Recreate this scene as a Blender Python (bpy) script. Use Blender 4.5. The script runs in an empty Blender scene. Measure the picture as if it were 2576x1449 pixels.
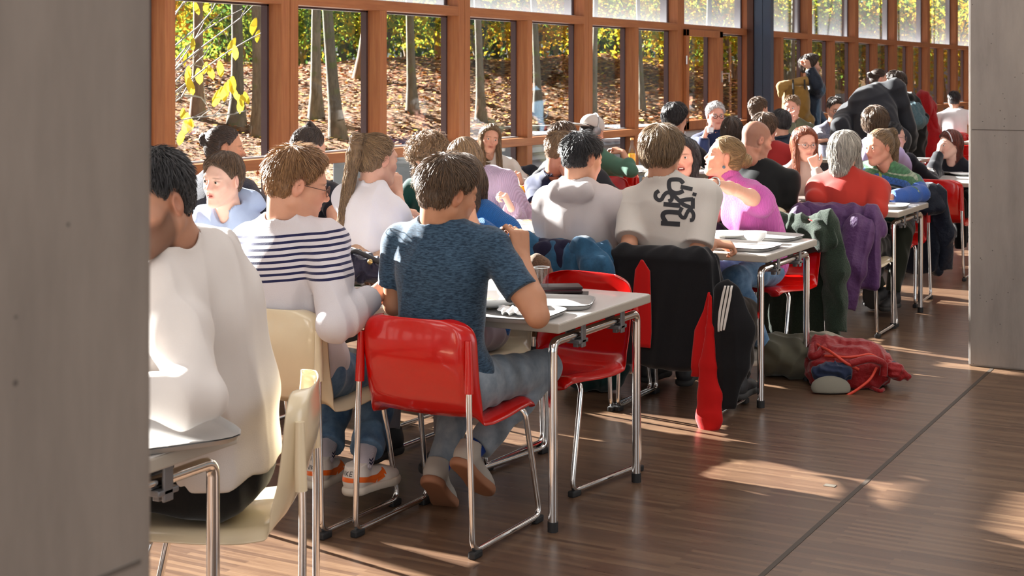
import bpy, bmesh, math, random
import numpy as np
from mathutils import Vector, Matrix, Quaternion
from mathutils.bvhtree import BVHTree
random.seed(7); RNG = np.random.default_rng(11)
C = bpy.context.scene.collection
scene = bpy.context.scene
# ---------------------------------------------------------------- camera (photo 2576x1449, level camera with lens shift)
W_, H_ = 2576, 1449
FPX, CX, HOR, CAMH = 3700.0, 1288.0, 185.0, 1.61
YAW = math.radians(28.8)
cam_d = bpy.data.cameras.new('camera'); cam = bpy.data.objects.new('camera', cam_d); C.objects.link(cam)
cam.location = (0, 0, CAMH); cam.rotation_euler = (math.pi/2, 0, YAW)
cam_d.sensor_width = 36; cam_d.lens = 36*FPX/W_
cam_d.shift_y = -((H_/2) - HOR)/W_
cam_d.clip_start = 0.05; cam_d.clip_end = 400
cam_d.dof.use_dof = True; cam_d.dof.focus_distance = 6.2; cam_d.dof.aperture_fstop = 9.0
scene.camera = cam
# ---------------------------------------------------------------- world, sun, exposure
wd = bpy.data.worlds.new('sky'); scene.world = wd; wd.use_nodes = True
nt = wd.node_tree; nt.nodes.clear()
bg = nt.nodes.new('ShaderNodeBackground'); wo = nt.nodes.new('ShaderNodeOutputWorld')
sk = nt.nodes.new('ShaderNodeTexSky'); sk.sky_type = 'HOSEK_WILKIE'
SUN_EL = math.radians(21.1)
_az = math.radians(-10.5)
sun_dir = Vector((math.cos(_az)*math.cos(SUN_EL), math.sin(_az)*math.cos(SUN_EL), -math.sin(SUN_EL)))  # direction of travel
sk.sun_direction = (-sun_dir.x, -sun_dir.y, -sun_dir.z); sk.turbidity = 3.0; sk.ground_albedo = 0.4
sat = nt.nodes.new('ShaderNodeHueSaturation'); sat.inputs['Saturation'].default_value = 0.45
nt.links.new(sk.outputs[0], sat.inputs['Color']); nt.links.new(sat.outputs[0], bg.inputs[0])
bg.inputs[1].default_value = 1.7
nt.links.new(bg.outputs[0], wo.inputs[0])
sd = bpy.data.lights.new('sun', 'SUN'); sd.energy = 42.0; sd.angle = math.radians(0.6); sd.color = (1.0, 0.955, 0.89)
so = bpy.data.objects.new('sun', sd); C.objects.link(so)
so.rotation_euler = sun_dir.to_track_quat('-Z', 'Y').to_euler(); so.location = (-10, 8, 8)
def area(name, loc, size, size_y, power, rot, col=(1, 1, 1)):
    l = bpy.data.lights.new(name, 'AREA'); l.shape = 'RECTANGLE'; l.size = size; l.size_y = size_y; l.energy = power; l.color = col
    o = bpy.data.objects.new(name, l); C.objects.link(o); o.location = loc; o.rotation_euler = rot; return o
# fill lamps added below the ceiling and at the unseen sides, brightening the hall
for k, yy in enumerate((1.5, 7.0, 13.0, 20.0)):
    area('ceiling_fill', (-1.5, yy, 4.1), 6.0, 3.2, 80, (0, 0, 0), (0.96, 0.975, 1.0))
area('opposite_side_fill', (6.7, 6.0, 2.3), 14.0, 3.2, 280, (0, math.radians(90), 0), (0.93, 0.965, 1.0))  # added fill lamps standing in for daylight from the unseen sides
area('entrance_side_fill', (0.5, -4.6, 2.2), 8.0, 3.0, 170, (math.radians(90), 0, 0), (0.95, 0.97, 1.0))
vs = scene.view_settings; vs.view_transform = 'Standard'; vs.look = 'None'; vs.gamma = 1; vs.use_curve_mapping = False
vs.exposure = 0.27
cy = scene.cycles
cy.use_denoising = True
cy.max_bounces = 7; cy.diffuse_bounces = 4; cy.glossy_bounces = 3; cy.transmission_bounces = 4; cy.transparent_max_bounces = 12
cy.caustics_reflective = False; cy.caustics_refractive = False; cy.sample_clamp_indirect = 4.0
cy.use_adaptive_sampling = True; cy.adaptive_threshold = 0.03
try: cy.denoiser = 'OPENIMAGEDENOISE'
except Exception: pass
# ---------------------------------------------------------------- measuring helpers: photo pixel + depth -> point in the room
_fw = Vector((-math.sin(YAW), math.cos(YAW), 0)); _rt = Vector((math.cos(YAW), math.sin(YAW), 0))
def at(x, y, Z):
    return _fw*Z + _rt*((x-CX)/FPX*Z) + Vector((0, 0, CAMH - (y-HOR)*Z/FPX))
def at_Y(x, y, Y):           # point on the plane Y = const
    d = at(x, y, 1.0) - Vector((0, 0, CAMH)); t = Y/d.y
    return Vector((d.x*t, d.y*t, CAMH + d.z*t))
def at_z(x, y, z):
    Z = FPX*(CAMH-z)/(y-HOR); return at(x, y, Z)
def depth(p): return Vector(p).dot(_fw)
# ---------------------------------------------------------------- objects
def tag(o, label=None, cat=None, group=None, kind=None):
    if label: o['label'] = label
    if cat: o['category'] = cat
    if group: o['group'] = group
    if kind: o['kind'] = kind
    return o
def thing(name, label, cat, loc=(0, 0, 0), rz=0.0, group=None):
    o = bpy.data.objects.new(name, None); C.objects.link(o); o.location = loc; o.rotation_euler = (0, 0, rz)
    o.empty_display_size = 0.05
    return tag(o, label, cat, group)
def npmesh(name, V, F, mat=None, parent=None, smooth=True, off=(0, 0, 0), attrs=None):
    V = np.asarray(V, dtype=np.float32) - np.asarray(off, dtype=np.float32)
    me = bpy.data.meshes.new(name)
    if isinstance(F, np.ndarray):
        nf, k = F.shape
        me.vertices.add(len(V)); me.vertices.foreach_set('co', V.ravel())
        me.loops.add(nf*k); me.loops.foreach_set('vertex_index', F.astype(np.int32).ravel())
        me.polygons.add(nf); me.polygons.foreach_set('loop_start', np.arange(0, nf*k, k, dtype=np.int32))
        try: me.polygons.foreach_set('loop_total', np.full(nf, k, dtype=np.int32))
        except Exception: pass
    else:
        me.from_pydata([tuple(v) for v in V.tolist()], [], F)
    me.update(calc_edges=True)
    if smooth: me.polygons.foreach_set('use_smooth', np.ones(len(me.polygons), dtype=bool))
    if attrs:
        for an, av in attrs.items():
            av = np.asarray(av, dtype=np.float32)
            if av.ndim == 2:
                a = me.attributes.new(an, 'FLOAT_COLOR', 'POINT')
                if av.shape[1] == 3: av = np.concatenate([av, np.ones((len(av), 1), np.float32)], 1)
                a.data.foreach_set('color', av.ravel())
            else:
                a = me.attributes.new(an, 'FLOAT', 'POINT'); a.data.foreach_set('value', av.ravel())
    if mat: me.materials.append(mat)
    o = bpy.data.objects.new(name, me); C.objects.link(o)
    if parent is not None: o.parent = parent
    return o
class MB:
    """collects shapes, then links them as ONE mesh object"""
    def __init__(s): s.v = []; s.f = []; s.m = []; s.cur = 0
    def add(s, vs, fs):
        n = len(s.v); s.v += [tuple(v) for v in vs]
        for f in fs: s.f.append(tuple(i+n for i in f)); s.m.append(s.cur)
    def box(s, x0, x1, y0, y1, z0, z1, M=None, bev=0.0):
        x0, x1 = sorted((x0, x1)); y0, y1 = sorted((y0, y1)); z0, z1 = sorted((z0, z1))
        if bev > 0:
            b = min(bev, (x1-x0)/2.01, (y1-y0)/2.01, (z1-z0)/2.01); bm = bmesh.new()
            bmesh.ops.create_cube(bm, size=1)
            for v in bm.verts: v.co = Vector(((x0+x1)/2+v.co.x*(x1-x0), (y0+y1)/2+v.co.y*(y1-y0), (z0+z1)/2+v.co.z*(z1-z0)))
            bmesh.ops.bevel(bm, geom=list(bm.edges), offset=b, segments=2, affect='EDGES', profile=0.6)
            vs = [M @ v.co if M else v.co.copy() for v in bm.verts]; bm.verts.index_update()
            fs = [[v.index for v in f.verts] for f in bm.faces]; bm.free(); s.add(vs, fs); return s
        vs = [Vector((x, y, z)) for z in (z0, z1) for y in (y0, y1) for x in (x0, x1)]
        if M: vs = [M @ v for v in vs]
        s.add(vs, [(0, 2, 3, 1), (4, 5, 7, 6), (0, 1, 5, 4), (2, 6, 7, 3), (0, 4, 6, 2), (1, 3, 7, 5)]); return s
    def tube(s, pts, r, n=10, cap=True, closed=False):
        pts = [Vector(p) for p in pts]; N = len(pts); rr = r if isinstance(r, (list, tuple)) else [r]*N
        rings = []; up = None
        for i, p in enumerate(pts):
            a = pts[(i-1) % N] if (i > 0 or closed) else p; b = pts[(i+1) % N] if (i < N-1 or closed) else p
            t = (b-a).normalized()
            if up is None: up = t.orthogonal().normalized()
            up = (up - t*up.dot(t)); up = up.normalized() if up.length > 1e-6 else t.orthogonal().normalized()
            w = t.cross(up)
            rings.append([p + (up*math.cos(2*math.pi*k/n) + w*math.sin(2*math.pi*k/n))*rr[i] for k in range(n)])
        vs = [v for R in rings for v in R]; fs = []
        for i in range(N if closed else N-1):
            j = (i+1) % N
            for k in range(n): fs.append((i*n+k, i*n+(k+1) % n, j*n+(k+1) % n, j*n+k))
        if cap and not closed: fs.append(tuple(range(n-1, -1, -1))); fs.append(tuple((N-1)*n+k for k in range(n)))
        s.add(vs, fs); return s
    def lathe(s, prof, c=(0, 0, 0), n=28, M=None):
        c = Vector(c); vs = []; fs = []
        for (r, z) in prof:
            for k in range(n):
                v = Vector((r*math.cos(2*math.pi*k/n), r*math.sin(2*math.pi*k/n), z)); vs.append((M @ v if M else v) + c)
        for i in range(len(prof)-1):
            for k in range(n): fs.append((i*n+k, i*n+(k+1) % n, (i+1)*n+(k+1) % n, (i+1)*n+k))
        s.add(vs, fs); return s
    def ball(s, c, r, M=None, nu=14, nv=9):
        c = Vector(c); r = (r, r, r) if isinstance(r, (int, float)) else r; vs = []; fs = []
        for i in range(nv+1):
            th = math.pi*i/nv
            for k in range(nu):
                ph = 2*math.pi*k/nu; v = Vector((r[0]*math.sin(th)*math.cos(ph), r[1]*math.sin(th)*math.sin(ph), r[2]*math.cos(th)))
                vs.append(c + (M @ v if M else v))
        for i in range(nv):
            for k in range(nu): fs.append((i*nu+k, (i+1)*nu+k, (i+1)*nu+(k+1) % nu, i*nu+(k+1) % nu))
        s.add(vs, fs); return s
    def build(s, name, mat, parent=None, smooth=None, off=(0, 0, 0)):
        me = bpy.data.meshes.new(name); o_ = Vector(off)
        me.from_pydata([tuple(Vector(v)-o_) for v in s.v], [], s.f); me.update()
        mats = mat if isinstance(mat, (list, tuple)) else [mat]
        for m in mats: me.materials.append(m)
        if len(mats) > 1: me.polygons.foreach_set('material_index', s.m)
        bm = bmesh.new(); bm.from_mesh(me); bmesh.ops.recalc_face_normals(bm, faces=bm.faces); bm.to_mesh(me); bm.free()
        if smooth is not None and smooth > 0:
            me.polygons.foreach_set('use_smooth', [True]*len(me.polygons))
            try: me.set_sharp_from_angle(angle=math.radians(smooth))
            except Exception: pass
        o = bpy.data.objects.new(name, me); C.objects.link(o)
        if parent is not None: o.parent = parent
        return o
def arcpts(pts, r=0.04, n=5):
    """round the corners of a polyline"""
    pts = [Vector(p) for p in pts]; out = [pts[0]]
    for i in range(1, len(pts)-1):
        p = pts[i]; a = (pts[i-1]-p); b = (pts[i+1]-p); rr = min(r, a.length*.45, b.length*.45)
        A = p + a.normalized()*rr; B = p + b.normalized()*rr
        for k in range(n+1):
            t = k/n; out.append(A*(1-t)**2 + p*2*t*(1-t) + B*t*t)
    out.append(pts[-1]); return out
def copy_tree(o, parent=None):
    c = o.copy(); C.objects.link(c)
    if parent is not None: c.parent = parent
    for ch in list(o.children): copy_tree(ch, c)
    return c
# ---------------------------------------------------------------- materials
def lin(h):
    h = h.lstrip('#'); c = [int(h[i:i+2], 16)/255 for i in (0, 2, 4)]
    return tuple((v/12.92 if v <= .04045 else ((v+.055)/1.055)**2.4) for v in c)
_MC = {}
def newmat(name):
    m = bpy.data.materials.new(name); m.use_nodes = True; n = m.node_tree
    return m, n, n.nodes['Principled BSDF']
def pbr(name, col, rough=.5, metal=0.0, spec=.5, coat=0.0, **kw):
    key = ('pbr', name)
    if key in _MC: return _MC[key]
    m, n, b = newmat(name); b.inputs['Base Color'].default_value = (*col, 1); b.inputs['Roughness'].default_value = rough
    b.inputs['Metallic'].default_value = metal; b.inputs['Specular IOR Level'].default_value = spec; b.inputs['Coat Weight'].default_value = coat
    b.inputs['Coat Roughness'].default_value = .04
    for k, v in kw.items(): b.inputs[k.replace('_', ' ')].default_value = v
    _MC[key] = m; return m
def nd(n, t, **kw):
    x = n.nodes.new('ShaderNode'+t)
    for k, v in kw.items(): setattr(x, k, v)
    return x
def noise(n, vec, scale, detail=3, rough=.55):
    x = nd(n, 'TexNoise'); x.inputs['Scale'].default_value = scale; x.inputs['Detail'].default_value = detail; x.inputs['Roughness'].default_value = rough
    n.links.new(vec, x.inputs['Vector']); return x
def ramp(n, fac, stops):
    r = nd(n, 'ValToRGB'); e = r.color_ramp.elements
    while len(e) < len(stops): e.new(0.5)
    for i, (p, c) in enumerate(stops): e[i].position = p; e[i].color = (*c, 1) if len(c) == 3 else c
    n.links.new(fac, r.inputs[0]); return r
def mapping(n, vec, scale=(1, 1, 1), rot=(0, 0, 0)):
    mp = nd(n, 'Mapping'); mp.inputs['Scale'].default_value = scale; mp.inputs['Rotation'].default_value = rot
    n.links.new(vec, mp.inputs['Vector']); return mp.outputs[0]
def mth(n, op, a, b=None, c=None):
    x = nd(n, 'Math', operation=op)
    for i, v in enumerate((a, b, c)):
        if v is None: continue
        if isinstance(v, (int, float)): x.inputs[i].default_value = v
        else: n.links.new(v, x.inputs[i])
    return x.outputs[0]
def mixc(n, fac, a, b, mode='MIX'):
    x = nd(n, 'Mix', data_type='RGBA', blend_type=mode)
    for i, v in ((0, fac), (6, a), (7, b)):
        if isinstance(v, (int, float)): x.inputs[i].default_value = v
        elif isinstance(v, tuple): x.inputs[i].default_value = (*v, 1) if len(v) == 3 else v
        else: n.links.new(v, x.inputs[i])
    return x.outputs[2]
def bump(n, b, h, strength=.3, dist=.01):
    x = nd(n, 'Bump'); x.inputs['Strength'].default_value = strength; x.inputs['Distance'].default_value = dist
    n.links.new(h, x.inputs['Height']); n.links.new(x.outputs[0], b.inputs['Normal']); return x
def cloth(name, col, kind='plain', sc=1.0, rough=.85, col2=None, sheen=.25):
    key = ('cloth', name)
    if key in _MC: return _MC[key]
    m, n, b = newmat(name); tc = nd(n, 'TexCoord').outputs['Object']
    b.inputs['Roughness'].default_value = rough; b.inputs['Specular IOR Level'].default_value = .25
    b.inputs['Sheen Weight'].default_value = sheen; b.inputs['Sheen Roughness'].default_value = .4
    c1 = tuple(v*.86 for v in col)
    big = noise(n, tc, 6*sc, 3)
    base = mixc(n, big.outputs[0], c1, col)
    fine = noise(n, tc, 420*sc, 2)
    if kind == 'heather':
        st = noise(n, mapping(n, tc, (55, 55, 260)), 1.0, 3, .6)
        r = ramp(n, st.outputs[0], [(.38, (0, 0, 0)), (.66, (1, 1, 1))])
        base = mixc(n, r.outputs[0], base, col2 or tuple(min(1, v*1.9+.02) for v in col))
        bump(n, b, st.outputs[0], .25, .003)
    elif kind == 'knit':
        w = nd(n, 'TexWave', wave_type='BANDS', bands_direction='X'); w.inputs['Scale'].default_value = 40*sc; w.inputs['Distortion'].default_value = 1.2
        w.inputs['Detail Scale'].default_value = 2.0
        n.links.new(tc, w.inputs['Vector']); base = mixc(n, mth(n, 'MULTIPLY', w.outputs['Fac'], .35), base, tuple(v*.5 for v in col)); bump(n, b, w.outputs['Fac'], .6, .004)
    elif kind == 'fleece':
        f2 = noise(n, tc, 140, 4, .7); base = mixc(n, ramp(n, f2.outputs[0], [(.35, (0, 0, 0)), (.65, (1, 1, 1))]).outputs[0], tuple(v*.55 for v in col), col); bump(n, b, f2.outputs[0], .8, .008)
    elif kind == 'denim':
        f2 = noise(n, mapping(n, tc, (1, 1, 1)), 18, 4, .6); base = mixc(n, ramp(n, f2.outputs[0], [(.3, (0, 0, 0)), (.75, (1, 1, 1))]).outputs[0], col, col2 or tuple(min(1, v*1.6+.03) for v in col)); bump(n, b, fine.outputs[0], .3, .002)
    elif kind == 'shell':
        b.inputs['Roughness'].default_value = .5; f2 = noise(n, tc, 22, 4, .6); bump(n, b, f2.outputs[0], .5, .02)
    else:
        bump(n, b, fine.outputs[0], .25, .002)
    n.links.new(base, b.inputs['Base Color']); _MC[key] = m; return m
def stripes_mat(name, base, dark):
    m, n, b = newmat(name); a = nd(n, 'Attribute'); a.attribute_name = 'tz'
    b.inputs['Roughness'].default_value = .85; b.inputs['Sheen Weight'].default_value = .25; b.inputs['Specular IOR Level'].default_value = .2
    t = mth(n, 'SUBTRACT', a.outputs['Fac'], .335)
    fr = mth(n, 'FRACT', mth(n, 'DIVIDE', t, .0215))
    s = mth(n, 'LESS_THAN', fr, .42); lo = mth(n, 'GREATER_THAN', t, 0.0); hi = mth(n, 'LESS_THAN', t, .172)
    s = mth(n, 'MULTIPLY', s, mth(n, 'MULTIPLY', lo, hi))
    n.links.new(mixc(n, s, base, dark), b.inputs['Base Color'])
    tc = nd(n, 'TexCoord').outputs['Object']; f = noise(n, tc, 300, 2); bump(n, b, f.outputs[0], .3, .003); return m
def nordic_mat(name):
    m, n, b = newmat(name); a = nd(n, 'Attribute'); a.attribute_name = 'tz'; u = nd(n, 'Attribute'); u.attribute_name = 'tu'
    b.inputs['Roughness'].default_value = .9; b.inputs['Sheen Weight'].default_value = .2
    tz = a.outputs['Fac']
    blue, green, dark, cream = lin('#2d57a4'), lin('#3f6f4c'), lin('#24384e'), lin('#b9bda8')
    c = ramp(n, tz, [(0.0, dark), (.10, lin('#1d5047')), (.17, lin('#2b5f8e')), (.20, dark), (.27, lin('#2f4f58')), (.33, dark), (.385, lin('#3a66ae')), (.43, green), (.50, lin('#4c8257'))])
    c.color_ramp.interpolation = 'CONSTANT'
    zig = mth(n, 'PINGPONG', mth(n, 'MULTIPLY', u.outputs['Fac'], 60), 1.0)
    row = mth(n, 'FRACT', mth(n, 'MULTIPLY', tz, 22))
    dia = mth(n, 'LESS_THAN', mth(n, 'ABSOLUTE', mth(n, 'SUBTRACT', mth(n, 'ABSOLUTE', mth(n, 'SUBTRACT', mth(n, 'MULTIPLY', row, 2), 1)), zig)), .3)
    band = mth(n, 'MULTIPLY', mth(n, 'GREATER_THAN', tz, .235), mth(n, 'LESS_THAN', tz, .335))
    thin = mth(n, 'LESS_THAN', mth(n, 'FRACT', mth(n, 'MULTIPLY', tz, 11)), .1)
    f = mth(n, 'MAXIMUM', mth(n, 'MULTIPLY', dia, band), mth(n, 'MULTIPLY', thin, .6))
    base = mixc(n, f, c.outputs[0], cream)
    base = mixc(n, mth(n, 'MULTIPLY', mth(n, 'MULTIPLY', dia, mth(n, 'GREATER_THAN', tz, .40)), .35), base, lin('#1f3b2a'))
    # sleeves are plain blue
    sl = nd(n, 'Attribute'); sl.attribute_name = 'slv'
    base = mixc(n, sl.outputs['Fac'], base, blue)
    n.links.new(base, b.inputs['Base Color']); tc = nd(n, 'TexCoord').outputs['Object']; fn = noise(n, tc, 160, 2); bump(n, b, fn.outputs[0], .7, .004)
    return m
def skin_mat():
    m, n, b = newmat('skin'); a = nd(n, 'Attribute'); a.attribute_name = 'Col'; tc = nd(n, 'TexCoord').outputs['Object']
    n1 = noise(n, tc, 45, 4); c = mixc(n, mth(n, 'MULTIPLY', n1.outputs[0], .35), a.outputs['Color'], (.72, .62, .60), 'MULTIPLY')
    n.links.new(c, b.inputs['Base Color']); b.inputs['Roughness'].default_value = .52; b.inputs['Specular IOR Level'].default_value = .35
    b.inputs['Subsurface Weight'].default_value = .12; b.inputs['Subsurface Radius'].default_value = (1, .35, .2); b.inputs['Subsurface Scale'].default_value = .012
    n2 = noise(n, tc, 900, 2); bump(n, b, n2.outputs[0], .12, .001); return m
def hair_mat(name, c_dark, c_light, rough=.48):
    key = ('hair', name)
    if key in _MC: return _MC[key]
    m, n, b = newmat(name); a = nd(n, 'Attribute'); a.attribute_name = 'rnd'
    tc = nd(n, 'TexCoord').outputs['Object']; n1 = noise(n, tc, 60, 3)
    f = mth(n, 'ADD', mth(n, 'MULTIPLY', a.outputs['Fac'], .7), mth(n, 'MULTIPLY', n1.outputs[0], .35))
    n.links.new(mixc(n, f, c_dark, c_light), b.inputs['Base Color'])
    b.inputs['Roughness'].default_value = rough; b.inputs['Specular IOR Level'].default_value = .45; b.inputs['Sheen Weight'].default_value = .15
    _MC[key] = m; return m
SKIN = skin_mat()
CHROME = pbr('chrome', (.80, .79, .78), .12, 1.0)
RUBBER = pbr('black_rubber', (.012, .012, .013), .6)
def plastic(name, col):
    m, n, b = newmat(name); tc = nd(n, 'TexCoord').outputs['Object']
    b.inputs['Roughness'].default_value = .22; b.inputs['Coat Weight'].default_value = .5; b.inputs['Coat Roughness'].default_value = .06
    f = noise(n, tc, 7, 5, .6); n.links.new(mixc(n, mth(n, 'MULTIPLY', f.outputs[0], .5), col, tuple(v*.75 for v in col)), b.inputs['Base Color'])
    s = noise(n, mapping(n, tc, (30, 30, 4)), 3, 4); bump(n, b, s.outputs[0], .04, .004); return m
RED_PL = plastic('red_plastic', lin('#c80c06')); CREAM_PL = plastic('cream_plastic', lin('#e2d3b4'))
EYEW = pbr('eye_white', (.75, .72, .70), .15); 
def eye_m(name, c): return pbr('iris_'+name, c, .1)
LENS = None
def glass_mat(name, tint=(1, 1, 1), refl=.09, dust=0.0):
    m = bpy.data.materials.new(name); m.use_nodes = True; n = m.node_tree; n.nodes.clear()
    out = nd(n, 'OutputMaterial'); tr = nd(n, 'BsdfTransparent'); tr.inputs[0].default_value = (*tint, 1)
    gl = nd(n, 'BsdfGlossy'); gl.inputs['Roughness'].default_value = .0; fr = nd(n, 'LayerWeight'); fr.inputs['Blend'].default_value = .5; fz = mth(n, 'ADD', mth(n, 'MULTIPLY', mth(n, 'POWER', fr.outputs['Facing'], 4.0), .75), .04)
    mx = nd(n, 'MixShader'); n.links.new(mth(n, 'MULTIPLY', fz, refl/.08), mx.inputs[0]); n.links.new(tr.outputs[0], mx.inputs[1]); n.links.new(gl.outputs[0], mx.inputs[2])
    last = mx.outputs[0]
    if dust > 0:
        df = nd(n, 'BsdfTranslucent'); df.inputs[0].default_value = (.9, .92, 1, 1); m2 = nd(n, 'MixShader')
        tc = nd(n, 'TexCoord').outputs['Object']; ns = noise(n, tc, 3.0, 5); n2 = noise(n, tc, 90.0, 2)
        sp = nd(n, 'SeparateXYZ'); n.links.new(tc, sp.inputs[0])
        low = mth(n, 'POWER', 2.71828, mth(n, 'MULTIPLY', mth(n, 'SUBTRACT', sp.outputs['Z'], 0.0), -5.0))   # dust gathered along the bottom edge
        f = mth(n, 'MULTIPLY', mth(n, 'ADD', mth(n, 'MULTIPLY', ns.outputs[0], n2.outputs[0]), mth(n, 'MULTIPLY', low, 1.2)), dust)
        n.links.new(mth(n, 'MINIMUM', f, .8), m2.inputs[0]); n.links.new(last, m2.inputs[1]); n.links.new(df.outputs[0], m2.inputs[2]); last = m2.outputs[0]
    n.links.new(last, out.inputs[0]); return m
LENS = glass_mat('clear_glass', (.97, .97, .97), .06)
WHITE_CER = pbr('white_ceramic', (.85, .85, .84), .18, coat=.3)
# ---------------------------------------------------------------- smooth-surface modelling: blended shapes -> one continuous quad mesh
def _v(a): return np.asarray(a, dtype=np.float32)
def unit(a):
    a = np.asarray(a, dtype=np.float64); return a/max(1e-9, np.linalg.norm(a))
def cone(a, b, ra, rb, k=.02, op='u', flat=None, s=1.0, cut=False):
    return dict(t='c', a=_v(a), b=_v(b), ra=ra, rb=rb, k=k, op=op, flat=None if flat is None else _v(unit(flat)), s=s, cut=cut)
def ell(c, r, R=None, k=.02, op='u'):
    return dict(t='e', c=_v(c), r=_v(r), R=_v(np.eye(3) if R is None else R), k=k, op=op)   # R columns = axes
def rbox(c, h, R=None, r=.02, k=.02, op='u'):
    return dict(t='b', c=_v(c), h=_v(h), r=_v(np.full(3, float(np.linalg.norm(h)))), rr=r, R=_v(np.eye(3) if R is None else R), k=k, op=op)
def plane(c, n, k=.005): return dict(t='p', c=_v(c), n=_v(unit(n)), k=k, op='i')
def pd(p, P):
    t = p['t']
    if t == 'c':
        ba = p['b']-p['a']; L = float(ba@ba) + 1e-12; q = P-p['a']; h = np.clip((q@ba)/L, 0, 1)
        w = q - h[..., None]*ba; r = p['ra'] + (p['rb']-p['ra'])*h
        if p['flat'] is not None:
            w = w + (w@p['flat'])[..., None]*p['flat']*(1/p['s']-1); d = (np.sqrt((w*w).sum(-1)) - r)*min(1, p['s']**.5)
        else: d = np.sqrt((w*w).sum(-1)) - r
        if p['cut']: d = np.maximum(d, ((P-p['b'])@ba)/math.sqrt(L))
        return d
    if t == 'e':
        q = (P-p['c'])@p['R']; a = q/p['r']; k0 = np.sqrt((a*a).sum(-1)); a = a/p['r']; k1 = np.sqrt((a*a).sum(-1))+1e-9
        return k0*(k0-1)/k1
    if t == 'b':
        q = np.abs((P-p['c'])@p['R']) - p['h'] + p['rr']; m = np.maximum(q, 0); return np.sqrt((m*m).sum(-1)) + np.minimum(q.max(-1), 0) - p['rr']
    return (P-p['c'])@p['n']
def smin(a, b, k):
    h = np.maximum(k-np.abs(a-b), 0)/k; return np.minimum(a, b) - h*h*k*.25
def sdf(prims, P, cen=None, rad=0, nz=None):
    """P: (NB,n,3); cen: (NB,3) block centres for culling"""
    D = np.full(P.shape[:-1], 1.0, np.float32)
    for p in prims:
        if cen is not None and p['t'] != 'p':
            m = pd(p, cen) < rad*1.15 + p['k'] + .012
            if not m.any(): continue
            if m.all(): m = slice(None)
        else: m = slice(None)
        d = pd(p, P[m]); o = D[m]
        if p['op'] == 'u': r = smin(o, d, p['k'])
        elif p['op'] == 's': r = -smin(-o, d, p['k'])
        else: r = -smin(-o, -d, p['k'])
        D[m] = r
    if nz is not None: D = D + nz(P).astype(np.float32)
    return D
_rr = np.random.default_rng(5); _ND = [unit(_rr.normal(size=3)) for _ in range(24)]
def wrinkle(amp, freq, seed=0, stretch=(1, 1, 1)):
    d = [_v(_ND[(seed*3+i) % 24]) for i in range(5)]; st = _v(stretch); ph = seed*1.7
    def f(P):
        Q = P*st*freq
        a = np.sin(Q@d[0]*6.3 + 2.2*np.sin(Q@d[1]*3.1+ph) + ph); b = np.sin(Q@d[2]*9.1 + 1.8*np.sin(Q@d[3]*4.7+ph) + 2*ph)
        c = np.sin(Q@d[4]*17 + 1.5*a)
        return amp*(np.abs(a)*.9 + b*.45 + c*.15 - .5)
    return f
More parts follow.
